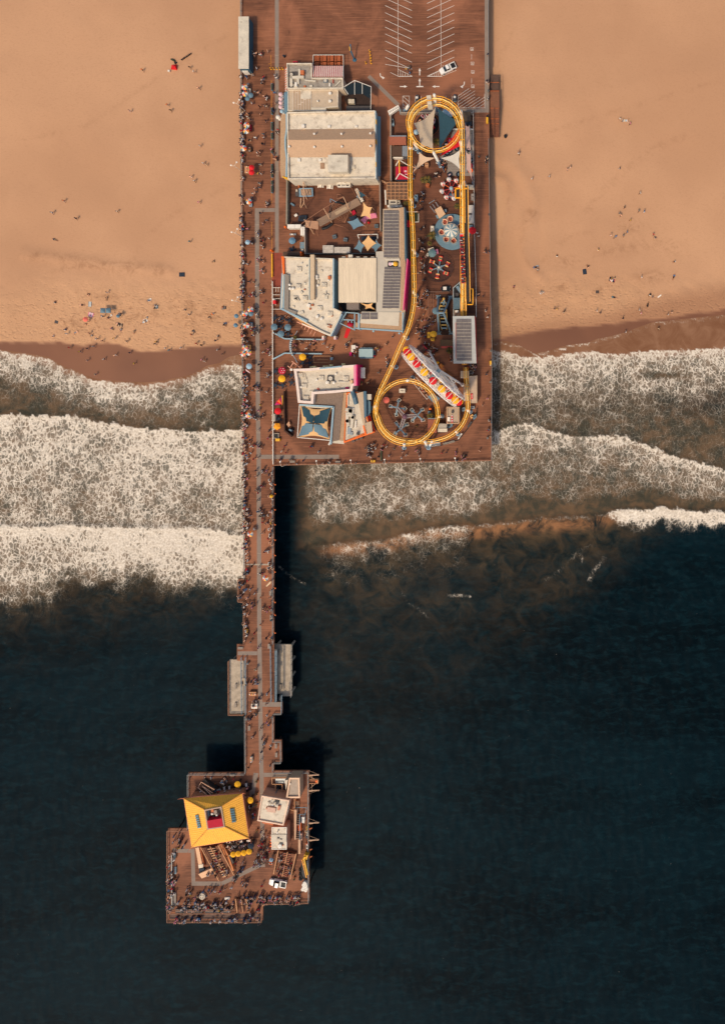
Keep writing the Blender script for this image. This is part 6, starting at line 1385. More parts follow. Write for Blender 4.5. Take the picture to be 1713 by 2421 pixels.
# long sunlit planks and ramps left of the bleacher
solo('ramp_wall',MB().m(M('peach_panel',(224,176,134),.8,.08)).pp([(462,2005),(470,2003),(478,2043),(469,2044)],0,1.0).m(M('cream_panel',(228,208,178))).pp([(469,2044.3),(480,2043.3),(480,2051),(470,2053)],0,1.1).m(WOODO).pp([(470.2,2003),(474,2003),(484,2048),(480.5,2050)],0,.7),'long peach-coloured ramp panel beside the broad steps','ramp')
solo('service_ramp',MB().m(M('peach_panel',(224,176,134),.8,.08)).pp([(469,2067),(500,2053),(506,2065),(477,2077)],0,1.0).m(NAVY).pp([(471,2054),(482,2052.5),(484,2058),(471,2064)],0,.5),'short peach ramp box with a navy end beside the broad steps','ramp')
solo('service_ramp',MB().m(M('orange_panel',(206,128,76),.8,.1)).pp([(517,1997),(526,1995),(540,2022),(553,2058),(549,2060),(535,2028)],0,1.2),'long orange-brown wall right of the broad steps','wall')
solo('grey_locker',MB().m(DGREY).pp([(537,2026),(545,2024),(553,2040),(548,2044)],0,1.0).m(BEIGE).pp([(533,2024),(544,2022.5),(544,2024),(534,2025.5)],.9,1.2),'dark grey locker between the steps and the yellow umbrellas','locker')
# lower crowded corner
th = thing('fishing_platform','lower fishing platform edge with grey slatted roof strips behind the crowd','platform',V3(480,2155,0))
mb = MB().m(ribbed('grey_slats',(112,98,88),.5,0,.5)).rect(415,2150,478,2159,.3,.7).m(ribbed('grey_slats2',(112,98,88),.5,0,.5)).rect(485,2150,545,2159,.3,.7); mb.build('slat_bench',th)
MB().m(M('worn_floor',(104,82,70),.9,.25)).pp([(402,2161),(620,2160),(620,2173),(402,2173)],-.01,.012).build('floor',th)
mb = MB().m(RAILW)
for h in (.5,1.0): mb.bar(V3(400,2160.5,h),V3(556,2160.5,h),.13)
mb.build('rail',th)
mb = MB().m(STEEL)
for h in (.5,1.0): mb.bar(V3(406,2020,h),V3(407,2140,h),.16)
mb.m(GREY).pp([(409,2110),(416,2110),(416,2142),(409,2142)],0,.4).build('side_bench',th)
bl = bleacher('timber steps leading down to the crowded lower fishing platform',(557,2125),(582,2124),(587,2156),(561,2157),.8,M('step_dark_red',(126,82,64),.85,.2))
solo('brace_beam',MB().m(WOODL).pp([(618,2143),(629,2131),(631,2133),(620,2145)],.1,1.0),'slanted pale beam at the notch of the lower pier corner','beam')
c = V3(477.5,2120,.6)
mb = MB().m(CREAM2).lathe((c.x,c.y,0),[(.96,0),(.96,.55),(.92,.6),(0,.6)],24).m(GREY)
for k in range(4): a = k * pi / 2 + .7; mb.bar(c + Vector((.25 * cos(a),.25 * sin(a),.02)),c + Vector((.8 * cos(a),.8 * sin(a),.02)),.12)
mb.ring((c.x,c.y),.55,.64,.55,.625,24)
solo('compass_table',mb,'round white compass-rose plinth on the open deck of the pier end','plinth')
for i,(x,y,l) in enumerate(((413,2025,'upper'),(415,2058,'middle'))):
 solo('bench',MB().m(GSTEEL).pbox(x,y,4,17,.40,.48).pbox(x - 2.4,y,.6,17,.5,.85).pbox(x,y - 7,3.4,.8,0,.4).pbox(x,y + 7,3.4,.8,0,.4),'grey-blue bench in the crowd along the left rail, %s one' % l,'bench')
# ------------------------------------------------------------------ trapeze yard
th = thing('trapeze_rig','long trapeze net with pale posts, catch apron and guy lines in the fenced yard','trapeze rig',V3(790,500,0))
NETT = M('net_tan',(138,112,90),.9,.15,4)
mb = MB().m(NETT)
ax0,ax1 = Vector((752,528)),Vector((849,475)); dr = (ax1 - ax0).normalized(); pr = Vector((-dr.y,dr.x))
def netf(u,v):
 c = ax0.lerp(ax1,u); w = 9.0; p = c + pr * w * (2 * v - 1); z = 3.0 - .8 * 4 * u * (1 - u) * (.4 + .6 * 4 * v * (1 - v)); return V3(p.x,p.y,z)
mb.grid(netf,12,4); mb.grid(lambda u,v: netf(u,v) - Vector((0,0,.05)),12,4); mb.build('net',th)
mb = MB().m(M('net_apron',(176,132,100),.9,.12)); mb.grid(lambda u,v: V3(722 + 30 * u,521 + 2 * u + (16 + 4 * u) * v,3.2 + .4 * (1 - u)),6,3); mb.grid(lambda u,v: V3(722 + 30 * u,521 + 2 * u + (16 + 4 * u) * v,3.15 + .4 * (1 - u)),6,3); mb.build('apron',th)
mb = MB().m(M('net_mat',(168,142,112),.9,.08)); q = [ax0.lerp(ax1,.42) + pr * -4.5,ax0.lerp(ax1,.70) + pr * -4.5,ax0.lerp(ax1,.70) + pr * 3.6,ax0.lerp(ax1,.42) + pr * 3.6]
mb.prism([G(p.x,p.y,2.35) for p in q],2.3,2.38); mb.build('net_mat',th)
PST = M('rig_post',(216,172,132),.6,.1)
for a,b in (((719,519,7),(742,553,0)),((765,493,7),(786,529,0)),((811,465,8),(830,504,0)),((840,446,8),(856,480,1.0))): MB().m(PST).tube([V3(*a),V3(*b)],.12,6).build('post',th)
mb = MB().m(M('guy_rope',(162,112,82),.8,.1))
for a,b in (((726,519,4),(765,493,7)),((765,493,7),(811,465,8)),((786,529,.2),(812,537,3)),((812,537,3),(825,546,0)),((811,465,8),(795,471,6)),((795,471,6),(796,460,5)),((796,460,5),(805,460,5)),((842,465,5),(828,441,0)),((745,540,3),(753,558,0)),((856,480,3),(896,490,0)),((856,480,3),(896,480,0)),((725,519,4),(700,540,0))): mb.bar(V3(*a),V3(*b),.09)
for k in range(7):
 t = .28 + .06 * k; p = ax0.lerp(ax1,t) - pr * 9; mb.bar(V3(p.x,p.y,2.6),V3(786,479,3.8),.07); p2 = ax0.lerp(ax1,t + .1) + pr * 9; mb.bar(V3(p2.x,p2.y,2.6),V3(815,527,.3),.07)
mb.build('guy_lines',th)
mb = MB().m(GSTEEL)
for a,b in (((781,478,4),(781,470,5)),((781,470,5),(795,478,4))): mb.bar(V3(*a),V3(*b),.2)
mb.build('crane_bar',th)
mb = MB().m(BLACK).tube([V3(778,503,.8),V3(782,490,1.2),V3(786,479,2.2),V3(800,478,2.0),V3(815,483,1.2)],.35,6); mb.build('pad',th); MB().m(BLACK).tube([V3(761,541,.5),V3(772,538,.6),V3(785,529,.6)],.45,6).build('pad',th)
mb = MB().m(CREAM2)
for k in range(7): p = V3(841 + 2.2 * k,447 + 4.4 * k,4.5); mb.box((p.x,p.y,3.6),(.9,.5,.25),.6)
mb.m(GSTEEL)
for k in range(5): p = V3(843 + 3 * k,466 + 2 * k,3); mb.bar(p,p + Vector((.6,.5,.6)),.2)
mb.build('platform_ladder',th)
for pts,m_,e,l in (([(847,450,5),(864,462,4.2),(852,468,4.2)],DTEAL,.05,'small deep teal sail at the top of the trapeze platform'),([(858,478,5),(879,490,4.6),(876,518,3.6),(852,512,3.8)],SAILTAN,.18,'tan sail hanging from the trapeze platform'),([(845,515,4.6),(861,533,3.6),(835,543,3.4),(820,524,4)],GBLUE,.12,'grey-blue sail in the middle of the trapeze yard'),([(870,556,4.6),(889,575,4),(868,594,3.8),(855,574,4)],SAILTAN,.08,'tan square sail between two teal ones at the yard corner'),([(848,566,4.2),(862,580,4),(853,598,3.2),(836,588,3.6)],GBLUE,.14,'grey-blue sail left of the tan square sail'),([(889,566,4.0),(902,580,3.6),(887,597,3.2),(877,585,3.6)],GBLUE,.14,'grey-blue sail right of the tan square sail')):
 P = [V3(*p) for p in pts]; th = thing('shade_sail',l,'shade sail',(P[0].x,P[0].y,0)); mb = MB().m(m_); mb.sail(P,.3,8,edge=e); mb.build('cloth',th)
 for p in P[:2]: MB().m(PST).tube([(p.x,p.y,0),(p.x,p.y,p.z)],.07,6).build('post',th)
solo('goal_gantry',MB().m(WHITE).bar(V3(845,555,3),V3(892,554,3),.2).bar(V3(845,555,3),V3(848,564,3),.2).bar(V3(892,554,3),V3(892,566,3),.2).bar(V3(845,555,0),V3(845,555,3),.16).bar(V3(892,554,0),V3(892,554,3),.16),'white goal-like frame over the sails in the trapeze yard corner','frame')
solo('gym_mat',MB().m(NAVY).rect(853,559,889,568,0,.4),'navy gym mat under the white frame in the yard corner','mat')
solo('gym_mat',MB().m(NAVY).pp([(824,514),(840,509),(846,517),(828,521)],0,.5),'navy gym mat beside the grey-blue middle sail','mat')
solo('gym_mat',MB().m(PINK).pp([(866,507),(888,503),(891,514),(868,518),(862,529),(852,520)],0,.4),'pink gym mat under the tan trapeze sail','mat')
solo('gym_mat',MB().m(CRIM).pp([(830,500),(837,496),(841,504),(834,509)],0,.6),'crimson block mat beside the trapeze net','mat')
solo('red_ball',MB().m(RED).lathe(V3(872,527,0),[(0,0),(.35,.12),(.42,.4),(.3,.7),(0,.8)],12),'red exercise ball near the pink mat','ball')
for x,y,d,l in ((790,559,-15,'left'),(816,566,5,'middle'),(889,534,0,'right')):
 solo('bin_box',MB().m(M('blue_grey_box',(92,104,108))).pbox(x,y,9,8,0,.9,d).m(DGREY).pbox(x,y,7,1,.88,.95,d).pbox(x,y + 2,7,.8,.88,.95,d),'blue-grey slatted box on the trapeze yard planks, %s of three' % l,'box','blue-grey boxes in the trapeze yard')
# small trampoline rig
th = thing('bungee_rig','small blue-padded trampoline rig with pale poles at the top of the yard','trampoline',V3(722,455,0))
MB().m(M('trampoline_blue',(120,150,164),.7,.1)).pp([(706,445),(739,444),(740,464),(707,465)],.7,1.0).m(M('trampoline_bed',(128,108,92),.9,.2,4)).pp([(710,447),(736,446.5),(737,462),(711,462.5)],.95,1.03).build('trampoline',th)
mb = MB().m(PST)
for a,b in (((717,431,5),(718,480,5)),((718,480,5),(725,492,0)),((718,480,5),(712,491,0)),((717,431,5),(724,443,0)),((717,455,4),(726,472,0)),((710,490,0),(711,468,2))): mb.tube([V3(*a),V3(*b)],.11,6)
for k in range(4): mb.bar(V3(712 + 6 * k,448,1.05),V3(716 + 6 * k,461,1.05),.14)
mb.build('pole',th)
solo('grey_block',MB().m(DGREY).rect(698,449,706,463,0,1.2).m(CREAM2).rect(699,448,703,453,1.18,1.4),'dark grey block beside the blue trampoline','block')
solo('pink_mat',MB().m(PINK).rect(708,425,715,435,0,.5).m(WOODO).rect(704.5,431,707.5,444,0,.8),'pink mat and board above the blue trampoline','mat')
for x,y,d,l in ((757,436,0,'left white picnic table in the trapeze yard'),(779,439,4,'right white picnic table in the trapeze yard')): picnic(x,y,d,WHITE,l,'white picnic tables in the yard',1.1)
th = thing('ticket_trailer','white ticket trailer with a dark-lettered front on the yard edge','trailer',V3(811,430,0))
MB().m(CREAM2).rect(795,419,828,436,.5,2.8).build('body',th); MB().m(WHITE).rect(799,420,806,433,2.78,3.0).m(BROWNR).rect(809.5,422,811.5,431,2.78,3.0).m(WHITE).pbox(813,433,8,2,2.78,3.0,15).build('roof_gear',th)
mb = MB().m(WHITE).pp([(796,435.5),(828,434.5),(827,441),(797,441.5)],1.6,2.6); mb.build('sign_board',th)
mb = MB().m(DGREY)
for x,w in ((801,6),(809,3),(813.5,3),(821,7)): mb.rect(x - w / 2,436.6,x + w / 2,439.6,2.59,2.66)
mb.build('sign_letters',th)
mb = MB().m(RUBBER)
for x in (801,822): c = V3(x,437,.0); mb.box((c.x,c.y,0),(.7,.3,.6))
mb.build('wheel',th)
solo('blue_rack',MB().m(PBLUE).rect(832,421,844,429,0,1.0).m(BLACK).rect(834,424,837,428,.98,1.05).rect(838,424,842,428,.98,1.05),'pale blue rack against the main hall wall','rack')
solo('red_counter',MB().m(RED).rect(763,422,779,427,0,1.1).m(WHITE).rect(768,427,772,431,0,.8).rect(775,427,779,431,0,.8).m(WOODO).rect(780,423,794,429,0,.6),'red counter with white stools against the main hall wall','counter')
solo('white_board',MB().m(WHITE).rect(742,423,754,425.5,0,1.4),'narrow white board leaning on the main hall wall','board')
solo('cooler',MB().m(NAVY).pp([(706,510),(725,509),(724,523),(704,522)],0,.9).m(BLACK).pp([(709,512),(721,511.5),(720,519),(708,519)],.88,.95),'navy trolley near the lower left of the trapeze net','trolley')
solo('folding_table',MB().m(WHITE).pbox(699,509,7,6,.7,.76,-35).m(STEEL).pbox(699,509,1,1,0,.7),'small white folding table in the trapeze yard','table')
solo('blue_trolley',MB().m(GBLUE).pbox(691,483,10,4,0,.7,35),'grey-blue hand trolley beside the sage fence','trolley')
for x,y,w,h_,l in ((695,535,32,9,'long white vendor trailer at the lower left of the yard'),(715,546,10,20,'upright white vendor trailer beside the long one')):
 solo('vendor_trailer',MB().m(WHITE).pbox(x,y,w,h_,.3,2.4).m(DGREY).pbox(x,y + (h_ / 2 + .4 if w > h_ else 0),w * .8,.8,.9,1.8).m(GREY).pbox(x + 1,y,.5,h_ * .9,2.38,2.44).m(RUBBER).pbox(x,y,w * .5,h_ * .9,0,.32),l,'trailer')
solo('orange_barrel',MB().m(ORANGE).lathe(V3(676,538,0),[(.32,0),(.36,.5),(.3,1.0),(0,1.0)],10),'orange barrel at the end of the white trailers','barrel')
for x,y,w,h_,z,m_,l in ((775,589,25,18,2.4,M('white_container',(190,178,162)),'shorter white storage container in the yard'),(808,591,37,14,2.2,M('white_container',(190,178,162)),'longer white storage container in the yard'),(714,580,10,15,1.6,GSTEEL,'grey-blue cabinet by the vendor umbrella'),(714,591,5,5,1.2,WHITE,'small white cabinet by the vendor umbrella')):
 solo('container',MB().m(m_).pbox(x,y,w,h_,0,z).m(GREY).pbox(x,y,w * .96,.5,z - .02,z + .05).pbox(x,y - h_ * .3,w * .96,.4,z - .02,z + .05),l,'container')
solo('steel_table',MB().m(STEEL).pbox(692,554,15,4,.7,.8).pbox(687,554,1,3,0,.7).pbox(697,554,1,3,0,.7).m(WHITE).pbox(690,554,5,3,.8,1.0),'steel serving table above the blue vendor umbrella','table')
# ------------------------------------------------------------------ umbrellas
RB = [M('u_white',(222,210,190),.8,.05),M('u_orange',(232,140,52),.8,.06),M('u_red',(204,48,52),.8,.06),M('u_teal',(120,158,168),.8,.06),M('u_white',None),M('u_pink',(220,110,116),.8,.06),M('u_yellow',(236,180,70),.8,.06),M('u_blue',(98,132,150),.8,.06)]
def umb(px,py,rpx,cols,label,group=None,h=2.3,n=8,rise=.5,tilt=(0,0),table=None,cat='umbrella',z=0,rot=.2):
 c = V3(px,py,h + z); th = thing('umbrella',label,cat,(c.x,c.y,z),group)
 mb = MB(); mb.canopy((c.x,c.y,c.z),L(rpx) * (H - h) / H,rise,cols,n,rot,.15,tilt); mb.build('canopy',th)
 MB().m(STEEL).tube([(c.x,c.y,z),(c.x,c.y,c.z + rise - .08)],.035,6).build('pole',th)
 if table is not None: MB().m(table).lathe((c.x,c.y,z),[(.3,0),(.3,.05),(.05,.08),(.05,.68),(.5,.7),(.5,.75),(0,.75)],14).build('table',th)
 return th
def cart(px,py,w,h_,deg,mat,label,group=None,z=0,goods=None):
 th = thing('vendor_cart',label,'cart',V3(px,py,z),group); c = V3(px,py,z + .9); a = -R(deg)
 MB().m(mat).box((c.x,c.y,z + .3),(L(w),L(h_),.6),a).build('body',th)
 mb = MB()
 for i,m_ in enumerate(goods or (WHITE,CRIM,MUSTARD,GBLUE,ORANGE,WHITE)):
  t = (i - 2.5) / 6; o = Vector((cos(a),sin(a),0)) * t * L(w) if w > h_ else Vector((-sin(a),cos(a),0)) * t * L(h_); mb.m(m_).box((c.x + o.x,c.y + o.y,z + .88),(min(L(w),.4) * .6,min(L(h_),.4) * .6,.22),a)
 mb.build('goods',th)
 ca,sa = cos(a),sin(a)
 for sx,sy in ((-.4,-.42),(.4,-.42),(-.4,.42),(.4,.42)):
  x,y = c.x + ca * sx * L(w) - sa * sy * L(h_),c.y + sa * sx * L(w) + ca * sy * L(h_); MB().m(RUBBER).tube([(x - .05,y,z + .2),(x + .05,y,z + .2)],.2,10).build('wheel',th)
 return th
GRB = 'rainbow umbrellas of the walkway vendors'
for i,(x,y,l) in enumerate(((578,205.5,'upper of the pair nearest the kiosk'),(579,221,'lower of the pair nearest the kiosk'),(583,295.5,'upper of the pair over the red cart'),(582,309.5,'lower of the pair over the red cart'),(576,350.5,'single one above the red double umbrellas'),(588,476,'single one beside the start of the narrow path'),(592,731.5,'upper right of the trio with a blue one'),(579,741,'left of the trio with a blue one'),(582.5,769,'single one below the trio'),(579,823,'top of the cluster at the wet sand'),(587.5,834,'right of the cluster at the wet sand'),(574.5,836,'left of the cluster at the wet sand'),(585.5,981,'tilted one above the first breaker'),(591.5,1262.5,'single one beside the white surf'),(627.5,1367,'on the open-water side of the narrow walkway'))):
 k = i % 8; cols = RB[k:] + RB[:k]
 umb(x,y,7.2 if i < 10 else 7,cols,'rainbow striped umbrella, %s' % l,GRB,2.3,8,.5,(.15,0) if i == 12 else (0,0),rot=.3 * i)
for x,y,r,m_,l in ((592.5,225,6.2,GBLUE,'grey-blue umbrella, right of the two near the kiosk'),(584.5,232.5,6,GBLUE,'grey-blue umbrella, left of the two near the kiosk'),(593,742,6,GBLUE,'grey-blue umbrella in the rainbow trio'),(585,572.5,5.8,LBLUE,'pale blue umbrella on the beach rail above the white cafe'),(588.5,866,7,LBLUE,'large pale blue umbrella above the shallow surf'),(594.5,396,6.6,RED,'red umbrella, upper of two beside the tan cart'),(594.5,407.5,6.8,RED,'red umbrella, lower of two beside the tan cart')): umb(x,y,r,[m_],l,None,rot=.1)
for x,y,l in ((663,222.5,'topmost'),(663,233,'second'),(663,242.5,'third'),(663,252.5,'lowest')): umb(x,y,5,[PALEPINK],'small pale pink umbrella beside the teal awning, %s of four' % l,'pale pink umbrellas beside the teal awning',n=12,table=WHITE)
umb(666,263,4.8,[LBLUE],'small pale blue umbrella below the pink ones',n=10,table=WHITE); umb(657,276.5,5.2,[WHITE],'white umbrella at the corner of the main hall',n=10,table=WHITE)
for x,y,r,m_,l in ((690.5,569,8.4,M('u_blue',None),'blue vendor umbrella inside the lower yard corner'),(648,773,8.2,GBLUE,'dusty blue cafe umbrella touching the walkway edge'),(680,774,8.2,GBLUE,'dusty blue cafe umbrella on the right of the cafe terrace'),(663.5,789.5,8.4,GBLUE,'dusty blue cafe umbrella, lowest of the three'),(715,844,8.6,YEL,'yellow umbrella by the curved blue gate'),(666,895.5,8.6,YEL,'yellow umbrella below the red spotted one'),(656.5,972,8.2,RED,'bright red umbrella beside the flag stand'),(912.5,946,8,SALM,'salmon pink umbrella at the edge of the lower coaster loop'),(1024,790,8.2,MUSTARD,'mustard octagonal umbrella by the swinging ship'),(1116,545,9,RED,'large red umbrella on the white fence right of the shell ride'),(965,529,8.8,RED,'red umbrella tucked under the coaster beside the turf'),(1029.5,735,8.6,GBLUE,'grey-blue umbrella beside the swinging ship'),(1021,598.5,10,M('booth_teal',(96,122,122),.8,.08),'dull teal octagonal booth roof above the car ride'),(1064,269,8.2,LBLUE,'pale grey-blue umbrella, lower of the pair in the upper loop'),(1052,265,7,LBLUE,'pale grey-blue umbrella, upper of the pair in the upper loop'),(983.5,312,6.4,LBLUE,'pale grey-blue umbrella at the left of the upper loop'),(561.5,1855,7.8,YEL,'yellow umbrella behind the restaurant terrace'),(591,1892.5,8,YEL,'yellow umbrella right of the yellow roof'),(551,2020.5,7,YEL,'yellow umbrella in the row of four, leftmost'),(563,2019,7,YEL,'yellow umbrella in the row of four, second'),(576,2017,7,YEL,'yellow umbrella in the row of four, third'),(588.5,2014,7,YEL,'yellow umbrella in the row of four, rightmost'),(593,2000,7.6,NAVY,'navy umbrella above the row of yellow ones'),(641,2033.5,6,LBLUE,'pale blue square umbrella on the cart near the reddish steps'),(641.5,1173,4,YEL,'small yellow umbrella on the open-water rail of the narrow walkway')):
 umb(x,y,r,[m_],l,None,2.4,4 if 'square' in l else 8,.55,rot=.39,table=WOODD if r < 9.2 and 'booth' not in l else None)
th = umb(666.5,876,9,[CRIM],'crimson umbrella with white spots near the walkway edge',None,2.4,10,.5,table=WOODD)
mb = MB().m(WHITE); c = V3(666.5,876,2.75)
for k in range(6): a = k * pi / 3; mb.lathe((c.x + .66 * cos(a),c.y + .66 * sin(a),2.62),[(.15,0),(.12,.05),(0,.06)],8)
mb.lathe((c.x,c.y,2.9),[(.15,0),(.12,.05),(0,.06)],8); mb.build('spots',th)
solo('surf_shade',MB().m(BEIGE).sail([V3(628,1386,1.6),V3(640,1373,2.0),V3(640,1379,1.6),V3(631,1387,1.3)],.1,4,edge=.0),'tilted beige parasol lying beside the rainbow umbrella over open water','parasol')
solo('surf_shade',MB().m(PALEPINK).sail([V3(580,872,1.6),V3(589,879,1.6),V3(592,883,1.3),V3(582,877,1.3)],.1,4,edge=.0),'pale pink tilted parasol below the large pale blue umbrella','parasol')
umb(655,1008,9,[M('u_amber',(240,152,32),.8,.06)],'amber lopsided umbrella at the white kiosk edge',None,2.4,5,.5,rot=.9)
# vendors' carts under and beside the umbrellas
for x,y,w,h_,m_,l in ((588,214,8,10,CREAM2,'pale cart between the rainbow and grey-blue umbrellas'),(590,301,6,14,CRIM,'crimson cart under the rainbow pair'),(584,401,11,16,WOODL,'tan vendor cart beside the two red umbrellas'),(590,353,8,9,BROWNR,'brown cart beside the single rainbow umbrella'),(592,484,6,7,LBLUE,'pale blue cart under the umbrella beside the narrow path'),(592,766,9,8,GSTEEL,'grey cart right of the single rainbow umbrella'),(588,821,8,12,M('cart_tan',(226,166,96)),'tan cart in the cluster at the wet sand'),(590,985,7,9,LBLUE,'pale blue cart by the tilted rainbow umbrella'),(597,1641,16,9,WOODL,'wide tan souvenir cart beside the left landing'),(601,1670,14,11,WHITE,'white souvenir cart below the tan one'),(594,1796,5,12,CREAM2,'narrow pale cart on the lower walkway'),(582,1492,5,7,MUSTARD,'small yellow cart on the narrow walkway rail'),(583,1500,4,4,BEIGE,'small beige box cart below the small yellow cart'),(640,2041,7,6,ORANGE,'orange cart under the pale blue square umbrella'),(676.5,1990,6,5,CRIM,'red game cart on the open deck')):
 if 'game' in l: continue
 cart(x,y,w,h_,0,m_,l)
# seats and tables
def round_table(px,py,label,group,m_=NAVY,r=.55):
 c = V3(px,py,.7); th = thing('round_table',label,'table',(c.x,c.y,0),group)
 MB().m(m_).lathe((c.x,c.y,0),[(.3,0),(.08,.06),(.08,.68),(r,.7),(r,.76),(0,.77)],16).build('table_top',th)
 for k in range(5): a = 2 * pi * k / 5 + px; MB().m(m_).lathe((c.x + (r + .35) * cos(a),c.y + (r + .35) * sin(a),0),[(.05,0),(.05,.4),(.24,.42),(.24,.48),(0,.48)],10).build('stool',th)
for i,(x,y,l) in enumerate(((650,752,'uppermost, by the walkway edge'),(667,753,'upper middle, on the cafe terrace'),(683,757,'upper right, on the cafe terrace'),(663,772,'between the two dusty blue umbrellas'),(681,790,'right of the lowest dusty blue umbrella'),(732,845,'right of the yellow umbrella by the gate'),(716,858,'below the yellow umbrella by the gate'),(732,858,'lower right of the yellow umbrella by the gate'),(651,878,'left of the red spotted umbrella'),(689,887,'upper one beside the white arcade corner'),(689,905,'lower one beside the white arcade corner'),(651,911,'lower left of the yellow umbrella'),(668,911,'below the yellow umbrella near the walkway'),(690,590,'below the blue vendor umbrella'),(658,990,'below the bright red umbrella'))): round_table(x,y,'navy round table with fixed stools, %s' % l,'navy round tables on the terraces')
WT = M('white_table',(222,200,180),.6,.06)
n_ = 0
for (x,y,k) in ((530,1864,0),(542,1862.5,0),(582,1856,0),(513.5,1879.5,1),(527.5,1877,1),(540,1876,2),(554,1874,2),(568.5,1870.5,2),(517,1868,3),(474.5,1874,0),(477,1880,1),(541,2001,2),(556,2001,1),(570,2001,2),(577,1999.5,1),(568,1990,2),(588,1988,2),(555,1987,3),(540,1992,3)):
 th = thing('dining_table','white dining table on the restaurant terrace, %s' % ('%s of the row above the yellow roof' % ('first','second','third','fourth','fifth','sixth','seventh','eighth','ninth')[n_] if n_ < 9 else ('beside the folded stair, upper one' if n_ == 9 else 'beside the folded stair, lower one') if n_ < 11 else '%s of those below the yellow roof' % ('first','second','third','fourth','fifth','sixth','seventh','eighth')[n_ - 11]),'table',V3(x,y,0),'white dining tables of the yellow restaurant'); n_ += 1
 c = V3(x,y,.74); mb = MB().m(WT)
 if k in (1,): mb.lathe((c.x,c.y,.68),[(.42,0),(.42,.06),(0,.06)],14)
 elif k == 0: mb.box((c.x,c.y,.68),(.62,1.05,.06),.1)
 else: mb.box((c.x,c.y,.68),(1.25,.62,.06),.25)
 mb.build('table_top',th); MB().m(STEEL).lathe((c.x,c.y,0),[(.25,0),(.05,.05),(.05,.68)],8).build('pedestal',th)
 for s_ in range(4):
  a = s_ * pi / 2 + .2; q = c + Vector((.75 * cos(a),.75 * sin(a),0)); MB().m(BLACK if s_ % 2 else BROWNR).box((q.x,q.y,.40),(.4,.4,.05),a).box((q.x + .18 * cos(a),q.y + .18 * sin(a),.45),(.05,.4,.45),a).bar((q.x,q.y,0),(q.x,q.y,.4),.1).build('chair',th)
solo('terrace_floor',MB().m(M('terrace_dark',(48,32,28),.9,.25)).pp([(507,1868),(596,1850),(596,1866),(584,1873),(571,1874),(500,1882)],-.01,.01),'dark terrace flooring above the yellow roof','flooring')
solo('terrace_floor',MB().m(M('terrace_dark',(48,32,28),.9,.25)).pp([(527,1996),(592,1984),(600,2014),(545,2026)],-.01,.01),'dark terrace flooring below the yellow roof','flooring')
# benches on the open walkway
for i,(x,y,l) in enumerate(((638.5,1403,'by the rail under the rainbow umbrella'),(640,1460,'by the rail on the narrow walkway'),(635,1528,'at the top of the right landing'),(588,1722,'left of the path below the left landing'),(651.5,1764,'upper one in the step-out'),(652.5,1785,'lower one in the step-out'),(549,1833,'along the landward rail of the pier end'),(557,1623,'on the left lower landing, upper one'),(556.5,1667,'on the left lower landing, lower one'),(660,1543,'on the right lower landing, upper one'),(663,1624,'on the right lower landing, lower one'),(568,1533,'in the step-out above the left landing'),(691,1092,'left one at the seaward rail'),(798,1092.5,'right one at the seaward rail'),(659,2125,'in front of the lower seaward rail'),(537,2125,'white one above the lower steps'))):
 v = i not in (6,11,12,13,14,15); z = -3.0 if 'lower landing' in l else 0; w,h_ = (4,11) if v else (12,4)
 mb = MB().m(GREY if 'white' not in l else WHITE)
 for k in range(3): mb.pbox(x + ((k - 1) * 1.5 if v else 0),y + (0 if v else (k - 1) * 1.5),w / 3.6 if v else w,h_ if v else h_ / 3.6,z + .40,z + .46)
 mb.pbox(x + (2.4 if v else 0),y + (0 if v else -2.4),.6 if v else w,h_ if v else .6,z + .5,z + .88)
 for k in (-.42,.42): mb.pbox(x + (0 if v else k * w),y + (k * h_ if v else 0),3 if v else .8,.8 if v else 3,z,z + .41)
 solo('bench',mb,'grey slatted bench, %s' % l,'bench','grey benches along the pier')
# teal planter boxes / cabinets down the inner edge line
for i,(y,h_) in enumerate(((205,16),(262,15),(298,19),(321,14),(357,8),(395,14),(413,11),(431,8),(447,17))):
 solo('planter_box',MB().m(GBLUE).pbox(642.3,y,3.6,h_,0,.8).m(GREENL).pbox(642.3,y,2.4,h_ * .85,.78,1.0),'dusty blue planter box on the walkway edge line, number %s from the top' % ('one','two','three','four','five','six','seven','eight','nine')[i],'planter','dusty blue planter boxes on the walkway edge line')
# long rail along the inner side of the main walkway, with lamp posts
mb = MB().m(WHITE)
for a,b in (((644,665),(644.5,800)),((644.5,800),(645,935)),((645,935),(645.5,1098))):
 for h in (.4,1.0): mb.bar(V3(*a,h),V3(*b,h),.22)
 for k in range(14): p = V3(*a).lerp(V3(*b),k / 14); mb.bar(p,p + Vector((0,0,1)),.12)
solo('railing',mb,'white low railing along the inner edge of the main walkway','railing')
solo('orange_post',MB().m(ORANGE).lathe(V3(645,594,0),[(.35,0),(.35,1.6),(.2,1.8),(0,1.8)],10).m(YEL).bar(V3(643,600,.6),V3(643.4,655,.6),.3),'orange post with a long yellow kerb bar beside the red patio','post')
for y0,y1,l in ((979,996,'upper'),(1002,1016,'lower')): solo('kiosk_box',MB().m(CREAM2).rect(643,y0,649.5,y1,0,2.2).m(GREY).rect(645,y0 + 1,647,y1 - 1,2.18,2.3),'narrow white kiosk on the walkway edge, %s of two' % l,'kiosk')
solo('dark_pen',MB().m(CONC).rect(646,1024,659,1037,0,.5).m(BLACK).rect(648,1026,657,1035,.48,.56).m(MUSTARD).pbox(656,1040,10,6,0,1.0),'small square pen with a dark inside and a yellow box','pen')
solo('screen_wall',MB().m(WOODD).pp([(669.5,925),(672,925),(674,1017),(690,1030),(688,1033),(671.5,1019)],0,1.4),'dark bent screen wall left of the sail patio','screen wall')
solo('tan_crate',MB().m(M('tan_crate',(196,148,112))).pp([(677,1003),(683,996),(686,1005),(682,1010)],0,1.0),'tan crate in the dark yard left of the sail patio','crate')
